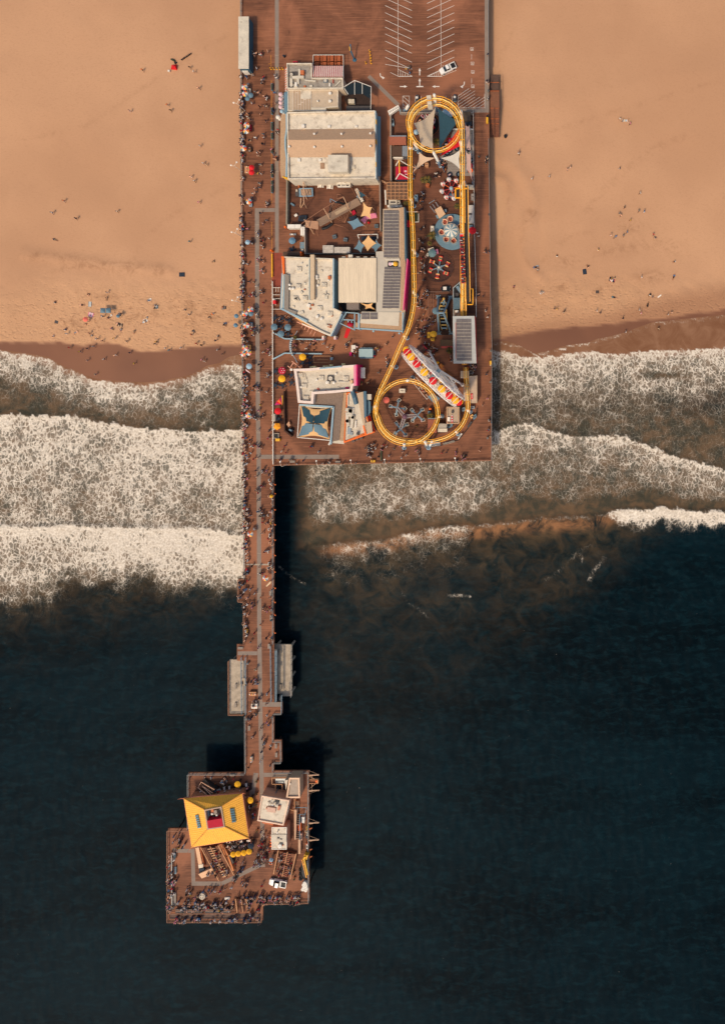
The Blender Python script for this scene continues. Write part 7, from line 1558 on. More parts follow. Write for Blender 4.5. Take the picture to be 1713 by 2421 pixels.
solo('dark_car_cover',MB().m(NAVY).pbox(687,1017,10,6,0,1.0,30).m(GSTEEL).pbox(686,1017,6,3,.98,1.1,30),'dark covered machine at the end of the screen wall','machine')
mb = MB().m(RED)
for i in range(6): mb.m((M('flag_magenta',(186,40,110)),RED,ORANGE,CRIM,M('flag_purple',(110,40,84)),MUSTARD)[i]).pp([(649 + i * 3.4,958 - i * 4.6),(655 + i * 2.6,948 - i * 2.6),(668,948 + (i % 2) * 3),(667,955 + i)],1.0 + .12 * i,1.2 + .13 * i)
solo('flag_stand',mb,'stand of red and magenta flags beside the main walkway','flag stand')
# curved blue gate and barriers
mb = MB().m(GSTEEL)
for k in range(10):
 a = R(205 - 5 * k * 1.0 - 0) ; pass
pts = [(691,799),(687.5,808),(686.5,820),(688,832),(692,840)]
for a,b in zip(pts,pts[1:]): mb.bar(V3(*a,2.6),V3(*b,2.6),.6)
for k in range(9): t = k / 8; x = 686.6 + 5 * (2 * t - 1) ** 2; y = 799 + 41 * t; mb.m(WHITE).pbox(x - .5,y,2.6,1.6,2.5,3.4)
mb.m(GSTEEL)
for p in (pts[0],pts[-1]): mb.bar(V3(*p,0),V3(*p,2.6),.4)
solo('gate_arch',mb,'curved blue-grey gate arch with white letters at the amusement entrance','gate')
mb = MB().m(PBLUE)
for a,b in (((645,786),(673,801)),((673,801),(765,803)),((646,849),(673,835)),((673,835),(761,836.5))): mb.bar(V3(*a,.9),V3(*b,.9),.38); mb.bar(V3(*a,.4),V3(*b,.4),.16)
for a,b in (((703,782),(694,797)),((694,842),(703,858))): mb.bar(V3(*a,2.2),V3(*b,2.2),.12)
solo('barrier',mb,'long pale blue barriers funnelling into the curved gate','barrier')
for x,l in ((763,'left'),(791,'right')): solo('gate_pillar',MB().m(PALEPINK).pbox(x,800,5,5,0,2.2).m(WHITE).pbox(x,796,4,4,0,2.6),'small pink and white gate pillar below the white cafe, %s one' % l,'pillar')
mb = MB().m(WOODL)
for a,b in (((741,842),(781,842)),((741,842),(741,857)),((741,857),(781,857)),((781,842),(781,857)),((749,849.5),(776,849.5))): mb.bar(V3(*a,.9),V3(*b,.9),.16)
mb.m(PBLUE).pbox(783,848,5,6,0,1.4); solo('queue_pen',mb,'tan rectangular queue pen above the white pink-edged arcade','queue pen')
mb = MB().m(M('peach_rail',(222,158,128)))
for a,b in (((690,854),(709,869)),((694,857),(687,867)),((680,865),(690,873)),((702,761),(735,777))): mb.bar(V3(*a,1.2),V3(*b,1.2),.22)
for i in range(5): x = 714 + i * 7; mb.bar(V3(x + 4,764 + i * 5,.9),V3(x - 2,775 + i * 5,.9),.14)
solo('queue_rail',mb,'peach-coloured queue rails at the cafe steps','queue rail')
# snow-blue kiosk with crates in the plaza
th = thing('plaza_kiosk','pale blue rectangular kiosk in the middle of the open plaza','kiosk',V3(867,833,0))
MB().m(M('kiosk_roof',(152,172,168),.7,.06)).rect(848,825,881,844,2.3,2.6).build('roof',th); MB().m(GBLUE).rect(850,823,880,846.5,0,2.2).build('counter',th)
mb = MB().m(GSTEEL)
for i in range(8): mb.pbox(853 + i * 3.6,822.6,2.4,1.6,1.2,2.3); mb.pbox(853 + i * 3.6,846.8,2.4,1.6,1.2,2.3)
for i in range(5): mb.m((ORANGE,GSTEEL,GBLUE,GSTEEL,CRIM)[i]).pbox(884,826 + i * 4,2.6,2.6,0,1.4)
mb.build('display_rack',th)
solo('white_cart',MB().m(WHITE).rect(830,816,840,825,.4,1.3).m(PALEPINK).pbox(843,820,4,3,.4,1.1).m(RUBBER).pbox(832,825,2,1,0,.4).pbox(838,825,2,1,0,.4),'white push cart left of the pale blue plaza kiosk','cart')
solo('pink_stroller_stand',MB().m(HOTPINK).pbox(828,837,5,9,0,1.1).m(WHITE).pbox(832,829,5,7,0,.9),'hot pink and white stand below the white push cart','stand')
solo('white_sign',MB().m(WHITE).pp([(857,870),(862,870),(862,895),(857,895)],0,.6),'thin white strip beside the pink gazebo','board') if False else None
# ticket booths between rides
for x,y,w,h_,d,m_,l in ((1013,792,7,14,0,MUSTARD,'tall mustard box left of the mustard umbrella'),(1022,803,9,6,0,MUSTARD,'flat mustard box below the mustard umbrella'),(1018,589,14,6,-20,CREAM2,'cream counter at the top of the teal booth'),(1031,594,7,9,-10,PINK,'pink counter right of the teal booth'),(1010,602,5,7,20,CREAM2,'white counter left of the teal booth'),(1021,541,8,14,0,CREAM2,'pale planter block left of the shell ride'),(1010,437,8,8,10,WOODO,'orange planter box between coaster and balloon ride'),(950,924,14,10,0,CREAM2,'white control cabin inside the lower coaster loop'),(1016,967,5,4,0,ORANGE,'small orange box right of the spider ride'),(1014,975,6,6,0,GBLUE,'small blue machine right of the spider ride'),(1008,389,8,9,0,WOODL,'small tan box between the two pale sails'),(1108,440,20,6,0,CREAM2,'long cream box at the right fence above the lift'),(1117,465,8,14,0,GREY,'grey cabinet against the right fence'),(1111,506,15,42,0,M('white_container',None),'long white container between the lift and the right fence'),(1112,536,10,8,0,GBLUE,'blue tractor-like machine below the long white container')):
 mb = MB().m(m_).pbox(x,y,w,h_,0,1.5 if max(w,h_) < 20 else 2.4,d); zt = 1.5 if max(w,h_) < 20 else 2.4
 mb.m(DGREY).pbox(x,y,w * .5,h_ * .12,zt - .02,zt + .06,d)
 solo('cabinet',mb,l,'box')
th = thing('operator_cabin','tan roofed operator cabin with grey rails at the top of the shell ride','cabin',V3(1040,501,0))
MB().m(M('tan_plywood',(204,164,124),.8,.06)).pp([(1027,496),(1041,487),(1052,506),(1038,517)],2.2,2.45).build('roof',th); MB().m(GSTEEL).pp([(1029,497),(1040,490),(1050,505),(1039,513)],0,2.2).build('wall',th)
mb = MB().m(STEEL)
for a,b in (((1014,481),(1027,473)),((1022,483),(1029,494)),((1029,478),(1036,489)),((1016,488),(1028,503))): mb.bar(V3(*a,1.0),V3(*b,1.0),.2); mb.bar(V3(*a,0),V3(*a,1),.14)
mb.build('rail',th); MB().m(GSTEEL).pp([(1049,496),(1054,494),(1055,500),(1050,501)],0,1.4).pp([(1029,510),(1034,507),(1038,514),(1032,516)],0,1.4).build('console',th)
solo('turf_patch',MB().m(TURF).rect(959,501.5,988,524,-.01,.03).m(WHITE).rect(958,500,989,501.4,0,.3).rect(988.1,501.4,989.4,525,0,.3).rect(978,524.1,988,525.3,0,.3),'dark green turf putting patch under the coaster straight','turf patch')
solo('teal_pod',MB().m(GSTEEL).lathe(V3(983.5,468,0),[(.5,0),(.6,.4),(.6,1.2),(.3,1.5),(0,1.5)],10).m(STEEL).pbox(983.5,468,8,16,0,1.2).m(PBLUE).pbox(983.5,468,5,12,1.18,1.5),'blue-grey capsule ride beside the coaster straight','kiddie ride')
th = thing('red_game_booth','crimson fabric game booth with white peaked poles beside the upper coaster straight','booth',V3(950,407,0))
MB().m(CRIM).rect(935,394,966,424,2.4,2.7).build('roof',th); MB().m(NAVY).rect(936,395,965,428,0,2.38).build('body',th)
mb = MB().m(WHITE)
for a,b in (((943,378,5),(935,392,2.8)),((943,378,5),(966,392,2.8)),((944,410,4),(935,424,2.8)),((944,410,4),(966,422,2.8)),((943,378,5),(944,410,4))): mb.bar(V3(*a),V3(*b),.22)
mb.build('peak_poles',th)
mb = MB().m(MUSTARD).bar(V3(943,378,5.1),V3(944,410,4.1),.3); mb.build('ridge_banner',th)
mb = MB().m(PALEPINK).rect(955,403,961,407,2.69,2.74).rect(957,411,962,413,2.69,2.74); mb.build('lettering',th)
solo('tile_roof_booth',MB().m(WOODL).rect(921,324,958,340,0,2.6).m(BRICKR).pp([(919.5,323),(959,323),(959,341),(919.5,341)],2.6,3.4,[3.6,3.6,2.8,2.8]).m(STEEL).rect(921,320,960,323,2.6,3.6),'small booth with a brick-red tiled roof left of the coaster','booth')
solo('cream_booth',MB().m(BROWNR).rect(926,345,950,368,0,2.6).m(STEEL).rect(950.4,345,963,369,0,2.8).m(WHITE).rect(929,369,952,374,0,1.4),'brown and grey flat booth below the red-tiled one','booth')
solo('dark_tent',MB().m(M('dark_olive_roof',(74,62,50),.9,.15)).pp([(1093,264),(1112,264),(1112,285),(1093,285)],2.2,3.0).m(NAVY).rect(1098,285.3,1114,294,0,1.6),'dark square tent roof at the right of the upper loop','tent')
th = thing('entrance_sign','white sign gantry with blue posts at the end of the diagonal plank path','sign',V3(930,259,0))
MB().m(WHITE).pp([(916,262),(941,248),(944,255),(920,272)],2.6,3.6).build('sign_board',th)
for a,b in (((920,270,3),(925,281,0)),((943,254,3),(947,270,0))): MB().m(PBLUE).tube([V3(*a),V3(*b)],.2,8).build('post',th)
mb = MB().m(DGREY)
for i in range(6): mb.pbox(921 + i * 3.7,264.5 - i * 2.2,1.8,3.0,3.59,3.64,-30)
mb.build('lettering',th)
solo('rail_display',MB().m(PBLUE).pp([(923,281),(929,281),(931,296),(925,297)],0,1.0).m(BLACK).pbox(927,287,4,8,.98,1.1),'blue-grey motorbike-like display behind the white sign gantry','display')
# palms and plants
def palm(px,py,r,label,m_=PALMY,h=3.0,n=11,group=None):
 c = V3(px,py,h); th = thing('palm_tree',label,'palm',(c.x,c.y,0),group)
 MB().m(WOOD).tube([(c.x - .25,c.y - .15,0),(c.x - .1,c.y,h * .5),(c.x,c.y,h)],.16,8,r2=.10).build('trunk',th)
 mb = MB()
 for k in range(n):
  a = 2 * pi * k / n + .4 * sin(k * 3.1); rr = L(r) * (.75 + .35 * random.random()); d = Vector((cos(a),sin(a),0)); nn = Vector((-d.y,d.x,0)); mb.m(m_ if k % 3 else GREENL)
  prev = None
  for j in range(7):
   t = j / 6; p = c + d * rr * t + Vector((0,0,.5 * sin(pi * t * .9) - .7 * t * t)); w = .30 * sin(pi * (.12 + .86 * t))
   if prev is not None:
    q0,w0 = prev
    for sg in (-1,1):
     for e in (0,.5):
      b0 = q0.lerp(p,e); b1 = q0.lerp(p,e + .35); ww = w0 + (w - w0) * e; mb.face(mb.vv([b0,b1,b1 + nn * sg * ww + d * .22 - Vector((0,0,.10)),b0 + nn * sg * ww + d * .16 - Vector((0,0,.14))]))
   prev = (p,w)
 mb.build('crown',th)
for x,y,r,l in ((1010,424,11,'yellowing palm above the orange planter box'),(1021,556,12,'yellowing palm left of the shell ride'),(1031,335,12,'drooping palm inside the upper coaster loop'),(1080,487,8,'small palm beside the lift hill'),(1062,829,8,'yellow-green palm below the brown hut'),(849,904,8,'yellow-green palm at the hot pink corner'),(1016,983,8,'olive palm inside the lower coaster loop'),(959,480,7,'small dark palm at the solar hall end'),(1000,425,8,'dusty palm left of the orange planter box'),(1015,575,6,'low palm below the pale planter block'),(697,797,4,'small shrub palm at the curved gate')): palm(x,y,r,l)
for i,(x,y,l) in enumerate(((495,1853,'left of the restaurant terrace'),(507,1856,'second from left at the terrace'),(528,1856,'third at the terrace'),(542,1855,'fourth at the terrace'),(607,1847,'beside the slanted grey path'),(606,1877,'below the slanted grey path'),(606,1901,'left of the white askew shop'),(608,1963,'below the white askew shop'),(693,2063,'beside the white bollard near the pickup'),(695,2077,'at the bent rail near the pickup'),(984,1008,'at the lower loop'))):
 c = V3(x,y,.5); th = thing('potted_shrub','potted dark green shrub %s' % l,'plant',(c.x,c.y,0),'potted shrubs of the pier end'); MB().m(WOODO).lathe((c.x,c.y,0),[(.25,0),(.33,.45),(.28,.46),(0,.44)],10).build('pot',th)
 mb = MB().m(GREENL)
 for k in range(40):
  a,b,r = random.random() * 6.28,random.random() * 3,.15 + .3 * random.random(); q = Vector((c.x + r * cos(a),c.y + r * sin(a),.45 + .55 * random.random())); e = Vector((cos(b) * .13,sin(b) * .13,.05)); f = Vector((-sin(b) * .07,cos(b) * .07,.03)); mb.face(mb.vv([q - e,q + f,q + e,q - f]))
 mb.build('foliage',th)
# ------------------------------------------------------------------ vehicles
CARW = M('car_white_paint',(226,220,208),.3,.03,spec=.5); TAIL = M('tail_red',(170,20,20),.4,.05)
def vehicle(name,label,px,py,deg,Ln,Wd,paint,kind):
 """nose along +x rotated deg clockwise in the photo"""
 x,y = G(px,py,.8); th = thing(name,label,'pickup truck' if kind == 'pickup' else 'car',(x,y,0)); a = -R(deg); ca,sa = cos(a),sin(a)
 def P(u,v,z): return (x + ca * u - sa * v,y + sa * u + ca * v,z)
 mb = MB().m(paint)
 def hullsec(secs):
  rings = [mb.vv([P(u,-w,z0),P(u,-w * 1.0,(z0 + z1) / 2),P(u,-w * .88,z1),P(u,w * .88,z1),P(u,w,(z0 + z1) / 2),P(u,w,z0)]) for u,w,z0,z1 in secs]
  for r0,r1 in zip(rings,rings[1:]):
   for k in range(6): mb.face([r0[k],r1[k],r1[(k + 1) % 6],r0[(k + 1) % 6]])
  mb.face(rings[0]); mb.face(rings[-1][::-1])
 h = Ln / 2; w = Wd / 2
 if kind == 'pickup':
  hullsec([(-h,w * .9,.45,.78),(-h + .05,w * .96,.4,.8),(-.6,w,.38,.82)]); hullsec([(-.62,w,.36,1.05),(.75,w,.36,1.06),(1.9,w * .97,.36,1.0),(h - .25,w * .88,.4,.9),(h,w * .7,.45,.8)])
  body = mb.build('body',th)
  mb = MB().m(paint)
  for sg in (-1,1): mb.prism([P(u,v,0)[:2] for u,v in ((-h,sg * w * .97),(-.62,sg * w * .97),(-.62,sg * w * .82),(-h,sg * w * .82))],.78,1.08)
  mb.prism([P(u,v,0)[:2] for u,v in ((-h,-w * .8),(-h + .12,-w * .8),(-h + .12,w * .8),(-h,w * .8))],.78,1.06); mb.build('cargo_bed',th)
  MB().m(BLACK).prism([P(u,v,0)[:2] for u,v in ((-h + .14,-w * .8),(-.64,-w * .8),(-.64,w * .8),(-h + .14,w * .8))],.79,.83).m(M('bed_box_white',(214,206,192))).prism([P(u,v,0)[:2] for u,v in ((-1.15,-w * .78),(-.66,-w * .78),(-.66,w * .78),(-1.15,w * .78))],.82,1.2).build('bed_liner',th)
  cab = [(-.6,w * .80,1.04,1.1),(-.42,w * .78,1.04,1.72),(.55,w * .76,1.04,1.74),(1.25,w * .82,1.04,1.08)]
 else:
  hullsec([(-h,w * .8,.4,.85),(-h + .3,w * .95,.3,1.0),(0,w,.3,1.02),(h - .5,w * .95,.3,.92),(h,w * .7,.4,.75)]); body = mb.build('body',th)
  cab = [(-h + .25,w * .74,.98,1.05),(-h + .7,w * .76,.98,1.55),(.35,w * .74,.98,1.56),(1.0,w * .80,.98,1.02)]
 mb = MB().m(GLASS); hullsec(cab); gl = mb.build('windows',th)
 mb = MB().m(paint if kind == 'pickup' else M('car_roof_white',(214,204,188),.5,.05)); r0,r1 = cab[1][0] + .03,cab[2][0] - .03; rw = cab[1][1] * .86
 mb.prism([P(u,v,0)[:2] for u,v in ((r0,-rw),(r1,-rw),(r1,rw),(r0,rw))],cab[1][3] - .02,cab[1][3] + .05); mb.build('roof_panel',th)
 for u in (-h * .62,h * .62):
  for sg in (-1,1):
   a0,b0 = Vector(P(u,sg * (w - .22),.36)),Vector(P(u,sg * (w + .02),.36)); wh = MB().m(RUBBER).tube([a0,b0],.37,16).build('wheel',th); MB().m(STEEL).tube([b0,Vector(P(u,sg * (w + .03),.36))],.2,12).build('rim',wh)
 for sg in (-1,1):
  MB().m(LAMPG).tube([Vector(P(h - .22,sg * w * .62,.68)),Vector(P(h - .02,sg * w * .55,.68))],.12,8).build('headlight',th)
  MB().m(TAIL).tube([Vector(P(-h - .02,sg * w * .82,.7)),Vector(P(-h + .06,sg * w * .82,.7))],.1,8).build('tail_light',th)
  MB().m(paint).tube([Vector(P(.95,sg * w * .95,1.1)),Vector(P(.98,sg * (w + .2),1.12))],.09,6).build('mirror',th)
 return th
vehicle('pickup_truck','white pickup truck with a dark cargo bed parked in a slanted bay',1057.5,161.5,154,5.3,2.0,CARW,'pickup')
vehicle('pickup_truck','white pickup truck with a red side stripe on the open deck of the pier end',656.5,2088,190,5.3,2.0,CARW,'pickup')
MB().m(RED)
vehicle('parked_car','dark car with a pale roof panel below the car ride',1053,682.5,0,2.9,1.5,M('car_dark',(34,44,50),.35,.05,spec=.5),'car')
vehicle('parked_car','small grey utility car parked at the top of the upper loop',985.5,233,90,2.1,1.1,M('car_grey',(104,104,100),.4,.05,spec=.5),'car')
vehicle('parked_car','small dark teal car parked right of the upper loop',1074.5,232,90,2.2,1.0,M('car_teal',(52,84,92),.35,.05,spec=.5),'car')
# ------------------------------------------------------------------ lamp posts, bollards, bins
def lamp(px,py,h,hx,hy,label,group,m_=M('lamp_cream',(222,206,182),.6,.06),z=0,arms=1):
 """base at photo px, arm reaching (hx,hy) px sideways"""
 b = V3(px,py,z); th = thing('street_lamp',label,'lamp post',b,group); d = Vector((L(hx),-L(hy),0))
 MB().m(m_).tube([b,b + Vector((0,0,h * .85)),b + Vector((0,0,h)) + d * .25],.09,8,r2=.06).lathe((b.x,b.y,z),[(.2,0),(.2,.25),(.1,.35)],8).build('post',th)
 for s_ in ((1,) if arms == 1 else (1,-1)):
  dd = d if s_ == 1 else Vector((d.y,-d.x,0)); t = b + Vector((0,0,h)); MB().m(m_).tube([t + d * .2,t + dd * .6 + Vector((0,0,.15)),t + dd],.05,6).build('arm',th); q = t + dd
  MB().m(LAMPG).lathe((q.x,q.y,q.z - .25),[(.1,0),(.26,.05),(.22,.25),(0,.32)],10).build('lamp_head',th)
for x,y,l in ((579,262,'nearest the kiosk'),(573,406,'by the two red umbrellas'),(574.5,560,'above the pale blue umbrella'),(575.5,717,'above the rainbow trio'),(577,880,'above the shallow surf')): lamp(x,y,5,-10,-3,'cream lamp post on the beach-side rail, %s' % l,'lamp posts along the beach-side rail',arms=2)
for x,y,l in ((679,1098,'leftmost'),(762,1096,'second'),(841,1094.5,'third'),(919,1093,'fourth'),(1001,1091,'fifth'),(1081,1089.5,'rightmost')): lamp(x,y,5,-3,-12,'cream lamp post on the seaward rail, %s' % l,'lamp posts along the seaward rail')
for i in range(11):
 y = (1142,1163,1201,1236,1272,1308,1347,1385,1418,1448,1490)[i]; b = V3(648.6,y,0)
 MBx = MB().m(WOODO).bar(b + Vector((-.1,0,.9)),b + Vector((.85,-.25,1.3)),.12).bar(b + Vector((-.05,0,.3)),b + Vector((.5,-.15,1.1)),.09).m(ORANGE).box((b.x + .8,b.y - .28,1.28),(.3,.26,.22),.3)
 solo('rail_lamp',MBx,'small orange bracket lamp on the open-water rail, %s from the top' % ('first','second','third','fourth','fifth','sixth','seventh','eighth','ninth','tenth','eleventh')[i],'lamp','orange bracket lamps along the open-water rail')
for i,(x,y) in enumerate(((641,164),(648,164),(655,164),(662,164),(669,164),(874,122),(875,130),(876,137),(876,143),(877,150),(865,150))):
 c = V3(x,y,0); solo('bollard',MB().m(YEL).lathe((c.x,c.y,0),[(.22,0),(.22,.08),(.12,.1),(.12,1.15),(.05,1.25),(0,1.25)],10).m(BLACK).lathe((c.x,c.y,.7),[(.125,0),(.125,.12)],10),'slim yellow bollard in the %s' % ('row across the walkway above the restaurant' if i < 5 else 'line beside the parking area'),'bollard','yellow bollards across the walkway' if i < 5 else 'yellow bollards beside the parking area')
th = thing('blue_dolphin_post','curving blue post with a round base at the top of the parking area','post',V3(838,142,0)); MB().m(M('post_blue',(52,96,116),.5,.1)).tube([V3(838,142,0),V3(833,130,2.0),V3(828,118,3.4),V3(828,104,4.4)],.26,8,r2=.18).lathe(V3(838,142,0),[(.6,0),(.6,.15),(.3,.4),(0,.4)],14).build('post',th); MB().m(MUSTARD).tube([V3(827,120,3.6),V3(826,110,4.2)],.12,6).build('yellow_trim',th)
for i,(x,y) in enumerate(((673,135),(588,1566),(586,1697),(645,1693),(618,1890),(1153,217),(1156,508),(1160,830),(1159,903),(1161,998),(1152,1035),(908,1093),(1079,1088),(779,1094))):
 c = V3(x,y,0); solo('litter_bin',MB().m(M('bin_grey',(128,124,116)) if i % 3 else NAVY).lathe((c.x,c.y,0),[(.28,0),(.33,.7),(.34,.95),(.26,1.0),(0,1.02)],12).m(BLACK).lathe((c.x,c.y,.99),[(.16,0),(.16,.05),(0,.05)],10),'round litter bin %s' % ('above the striped side awning','on the walkway left of the landing','below the left landing','by the open rail below the right landing','at the white askew shop','beside the wheelchair bays','on the far beach-side rail near the container','where the surf starts on the far rail','near the yellow box on the far rail','on the far rail above the corner','in the far seaward corner','between fourth and fifth seaward lamps','near the rightmost seaward lamp','between second and third seaward lamps')[i],'litter bin','litter bins along the pier')
solo('yellow_box',MB().m(MUSTARD).rect(1156.5,853,1161,862,0,1.0).m(BEIGE).rect(1157,862.3,1160,865,0,.8),'yellow locker on the far rail beside the surf','box')
solo('yellow_box',MB().m(MUSTARD).rect(876,1088,886,1093,0,.9).m(BLACK).rect(878,1089,883,1091,.88,.93),'yellow locker at the seaward rail','box')
solo('yellow_box',MB().m(MUSTARD).rect(1148.5,277,1153,290,0,1.0).m(BLACK).pbox(1151,274,4,4,0,1.2),'yellow cabinet at the top of the far walkway','box')
solo('long_planter',MB().m(M('fence_dark',(92,86,80))).rect(898.5,1061,902.5,1090,0,.6).m(GREENL).rect(899.2,1062,901.8,1089,.58,.75),'narrow dark planter below the lower coaster loop','planter')
# miniature rides and clutter around the lower curve
mb = MB().m(WHITE).bar(V3(1003,1057,.6),V3(1040,1052,.6),.2)
for i in range(14): t = i / 13; mb.m(CREAM2).pbox(1047 + 26 * t,1050 - 7 * t,1.2,5,0,.5,-15)
mb.m(STEEL).pp([(1002,1046),(1040,1044),(1040,1052),(1003,1056)],0,.5)
solo('scaffold',mb,'low steel scaffolding and pickets along the outside of the lower curve','scaffolding')
for pts,m_,l in (([(1081,1037),(1090,1024),(1092,1026),(1083,1039)],WHITE,'white leaning sign panel on the lower curve'),([(1103,1009),(1112,996),(1115,998),(1106,1012)],DGREY,'dark leaning panel on the lower curve'),([(1116,985),(1124,978),(1126,986),(1119,993)],GBLUE,'blue leaning panel on the lower curve'),([(1110,984),(1116,979),(1119,986),(1113,990)],M('tan_cap',(226,168,96)),'tan square canopy at the outer curve'),([(1090,965),(1098,962),(1100,970),(1092,974)],GSTEEL,'blue-grey machine between office and curve'),([(1112,960),(1121,960),(1121,967),(1112,967)],STEEL,'grey generator below the beige shelter'),([(1053,1000),(1069,1001),(1069,1008),(1060,1013),(1054,1009)],GBLUE,'blue-grey canopy at the foot of the ride office'),([(992,1044),(1006,1028),(1008,1030),(995,1046)],GSTEEL,'long blue-grey panel inside the lower loop')):
 solo('ride_clutter',MB().m(m_).pp(pts,0,1.2).m(DGREY).pp([tuple(Vector(p).lerp(Vector(cen(pts)),.6)) for p in pts],1.18,1.25),l,'panel')  # assorted panels, canopies and machines beside the curve
mb = MB().m(BLACK)
for a,b in (((1126,965),(1125,985)),((1125,985),(1112,1005)),((1112,1005),(1084,1040)),((1084,1040),(1040,1054)),((1040,1054),(1001,1058))):
 for h in (.3,1.1): mb.bar(V3(*a,h),V3(*b,h),.14)
solo('fence',mb,'dark fence following the outside of the lower coaster curve','fence')
solo('planter_hedge',MB().m(GREENL).pp([(1124.5,894),(1127.5,894),(1127.5,955),(1124.5,955)],0,.8),'clipped hedge strip right of the beige shelter','hedge') if False else None
# ------------------------------------------------------------------ people
POSES = {}
def figure(name,J,B,sub=1):
 """one continuous skinned body. J: joint -> (x,y,z,radius); B: bones (a,b,material slot). slots: 0 top 1 bottom 2 skin 3 hair"""
 names = list(J); me = bpy.data.meshes.new(name)
 me.from_pydata([J[n][:3] for n in names],[(names.index(a),names.index(b)) for a,b,_ in B],[])
 o = bpy.data.objects.new(name,me); COL.objects.link(o); o.modifiers.new('s','SKIN')
 if not me.skin_vertices: me.attributes.new  # layer is made by the modifier below
 bm = bmesh.new(); bm.from_mesh(me); ly = bm.verts.layers.skin.verify(); bm.verts.ensure_lookup_table()
 for i,n in enumerate(names): bm.verts[i][ly].radius = (J[n][3],J[n][3]); bm.verts[i][ly].use_root = n == 'pelvis'
 bm.to_mesh(me); bm.free()
 if sub: o.modifiers.new('u','SUBSURF').levels = sub
 dg = bpy.context.evaluated_depsgraph_get(); m2 = bpy.data.meshes.new_from_object(o.evaluated_get(dg)); bpy.data.objects.remove(o)
 m2.materials.clear(); [m2.materials.append(SKIN) for _ in range(4)]
 seg = [(Vector(J[a][:3]),Vector(J[b][:3]),s) for a,b,s in B]
 for f in m2.polygons:
  c = f.center; best = 9; sl = 0
  for a,b,s in seg:
   d = b - a; t = max(0,min(1,(c - a).dot(d) / d.length_squared)); e = (c - a - d * t).length
   if e < best: best,sl = e,s
  hd = Vector(J['head'][:3]);
  if sl == 2 and (c - hd).length < .17: sl = 3 if ((c - hd).dot(Vector(J['crown'][:3]) - hd) > -.004 or c.y < hd.y - .01) else 2
  f.material_index = sl; f.use_smooth = bool(sub)
 return m2
BON = [('pelvis','waist',1),('waist','chest',0),('chest','neck',0),('neck','head',2),('head','crown',2)]
for q in 'lr': BON += [('pelvis','hip' + q,1),('hip' + q,'knee' + q,1),('knee' + q,'ankle' + q,2),('ankle' + q,'toe' + q,1),('chest','sho' + q,0),('sho' + q,'elb' + q,0),('elb' + q,'wri' + q,2),('wri' + q,'hand' + q,2)]
def joints(lean=0,hipz=.92,sw=.0,arm=.0,rail=False,sit=False,lie=False):
 J = dict(pelvis=(0,0,hipz,.14),waist=(0,.02 + lean * .2,hipz + .18,.125),chest=(0,.02 + lean * .55,hipz + .42,.15),neck=(0,.04 + lean * .75,hipz + .58,.06),head=(0,.07 + lean * .95,hipz + .70,.10),crown=(0,.05 + lean,hipz + .83,.085))
 for q,sx,s_ in (('l',-1,1),('r',1,-1)):
  y = sw * s_; J['hip' + q] = (sx * .10,0,hipz - .04,.10)
  if sit: J['knee' + q] = (sx * .14,.42,hipz + .16,.07); J['ankle' + q] = (sx * .13,.70,hipz - .10,.045); J['toe' + q] = (sx * .15,.83,hipz - .09,.04)
  else: J['knee' + q] = (sx * .11,y * .55 + .04,.50,.068); J['ankle' + q] = (sx * .11,y * 1.0 - .02,.09,.045); J['toe' + q] = (sx * .13,y * 1.0 + .15,.05,.04)
  sy = .02 + lean * .62; sz = hipz + .50; J['sho' + q] = (sx * .20,sy,sz,.068)
  if rail: J['elb' + q] = (sx * .28,sy + .16,sz - .22,.045); J['wri' + q] = (sx * .20,sy + .40,sz - .28,.034); J['hand' + q] = (sx * .14,sy + .47,sz - .28,.03)
  else: ya = arm * -s_; J['elb' + q] = (sx * .27,sy + ya * .5 - .03,sz - .29,.046); J['wri' + q] = (sx * .27,sy + ya + .06,sz - .52,.034); J['hand' + q] = (sx * .26,sy + ya + .10,sz - .61,.032)
 if lie: J = {k: (v[0],-(v[2] - .9),v[1] * .3 + .16,v[3]) for k,v in J.items()}
 return J
for nm,kw in (('standing',{}),('walking',dict(sw=.28,arm=.2)),('leaning',dict(lean=.28,rail=True)),('sitting',dict(hipz=.14,sit=True)),('lying',dict(lie=True))): POSES[nm] = figure('person',joints(**kw),BON,1)
LOWP = {k: figure('crowd',joints(**kw),BON,0) for k,kw in (('standing',{}),('walking',dict(sw=.28,arm=.2)),('leaning',dict(lean=.28,rail=True)))}
CL = {k: M('cloth_' + k,v,.85,.06) for k,v in dict(white=(226,214,198),black=(26,26,30),red=(190,40,44),navy=(34,44,66),blue=(84,116,150),grey=(122,120,118),pink=(222,140,148),teal=(70,120,124),beige=(204,172,136),yellow=(226,176,70),orange=(222,120,64),khaki=(134,112,84),denim=(62,80,108),peach=(228,172,138)).items()}
HAIR = {k: M('hair_' + k,v,.6,.1) for k,v in dict(dark=(24,18,16),brown=(62,40,28),fair=(176,132,84))  .items()}
SK2 = [SKIN,M('skin_tan',(166,108,78),.6,.06),M('skin_deep',(96,62,46),.6,.06)]
TOPS = ['white','white','peach','white','black','red','navy','blue','grey','pink','white','teal','beige','peach','orange','black','peach','yellow']; BOT = ['black','navy','khaki','denim','white','grey','beige','black']
used = set(); pr = random.Random(11)
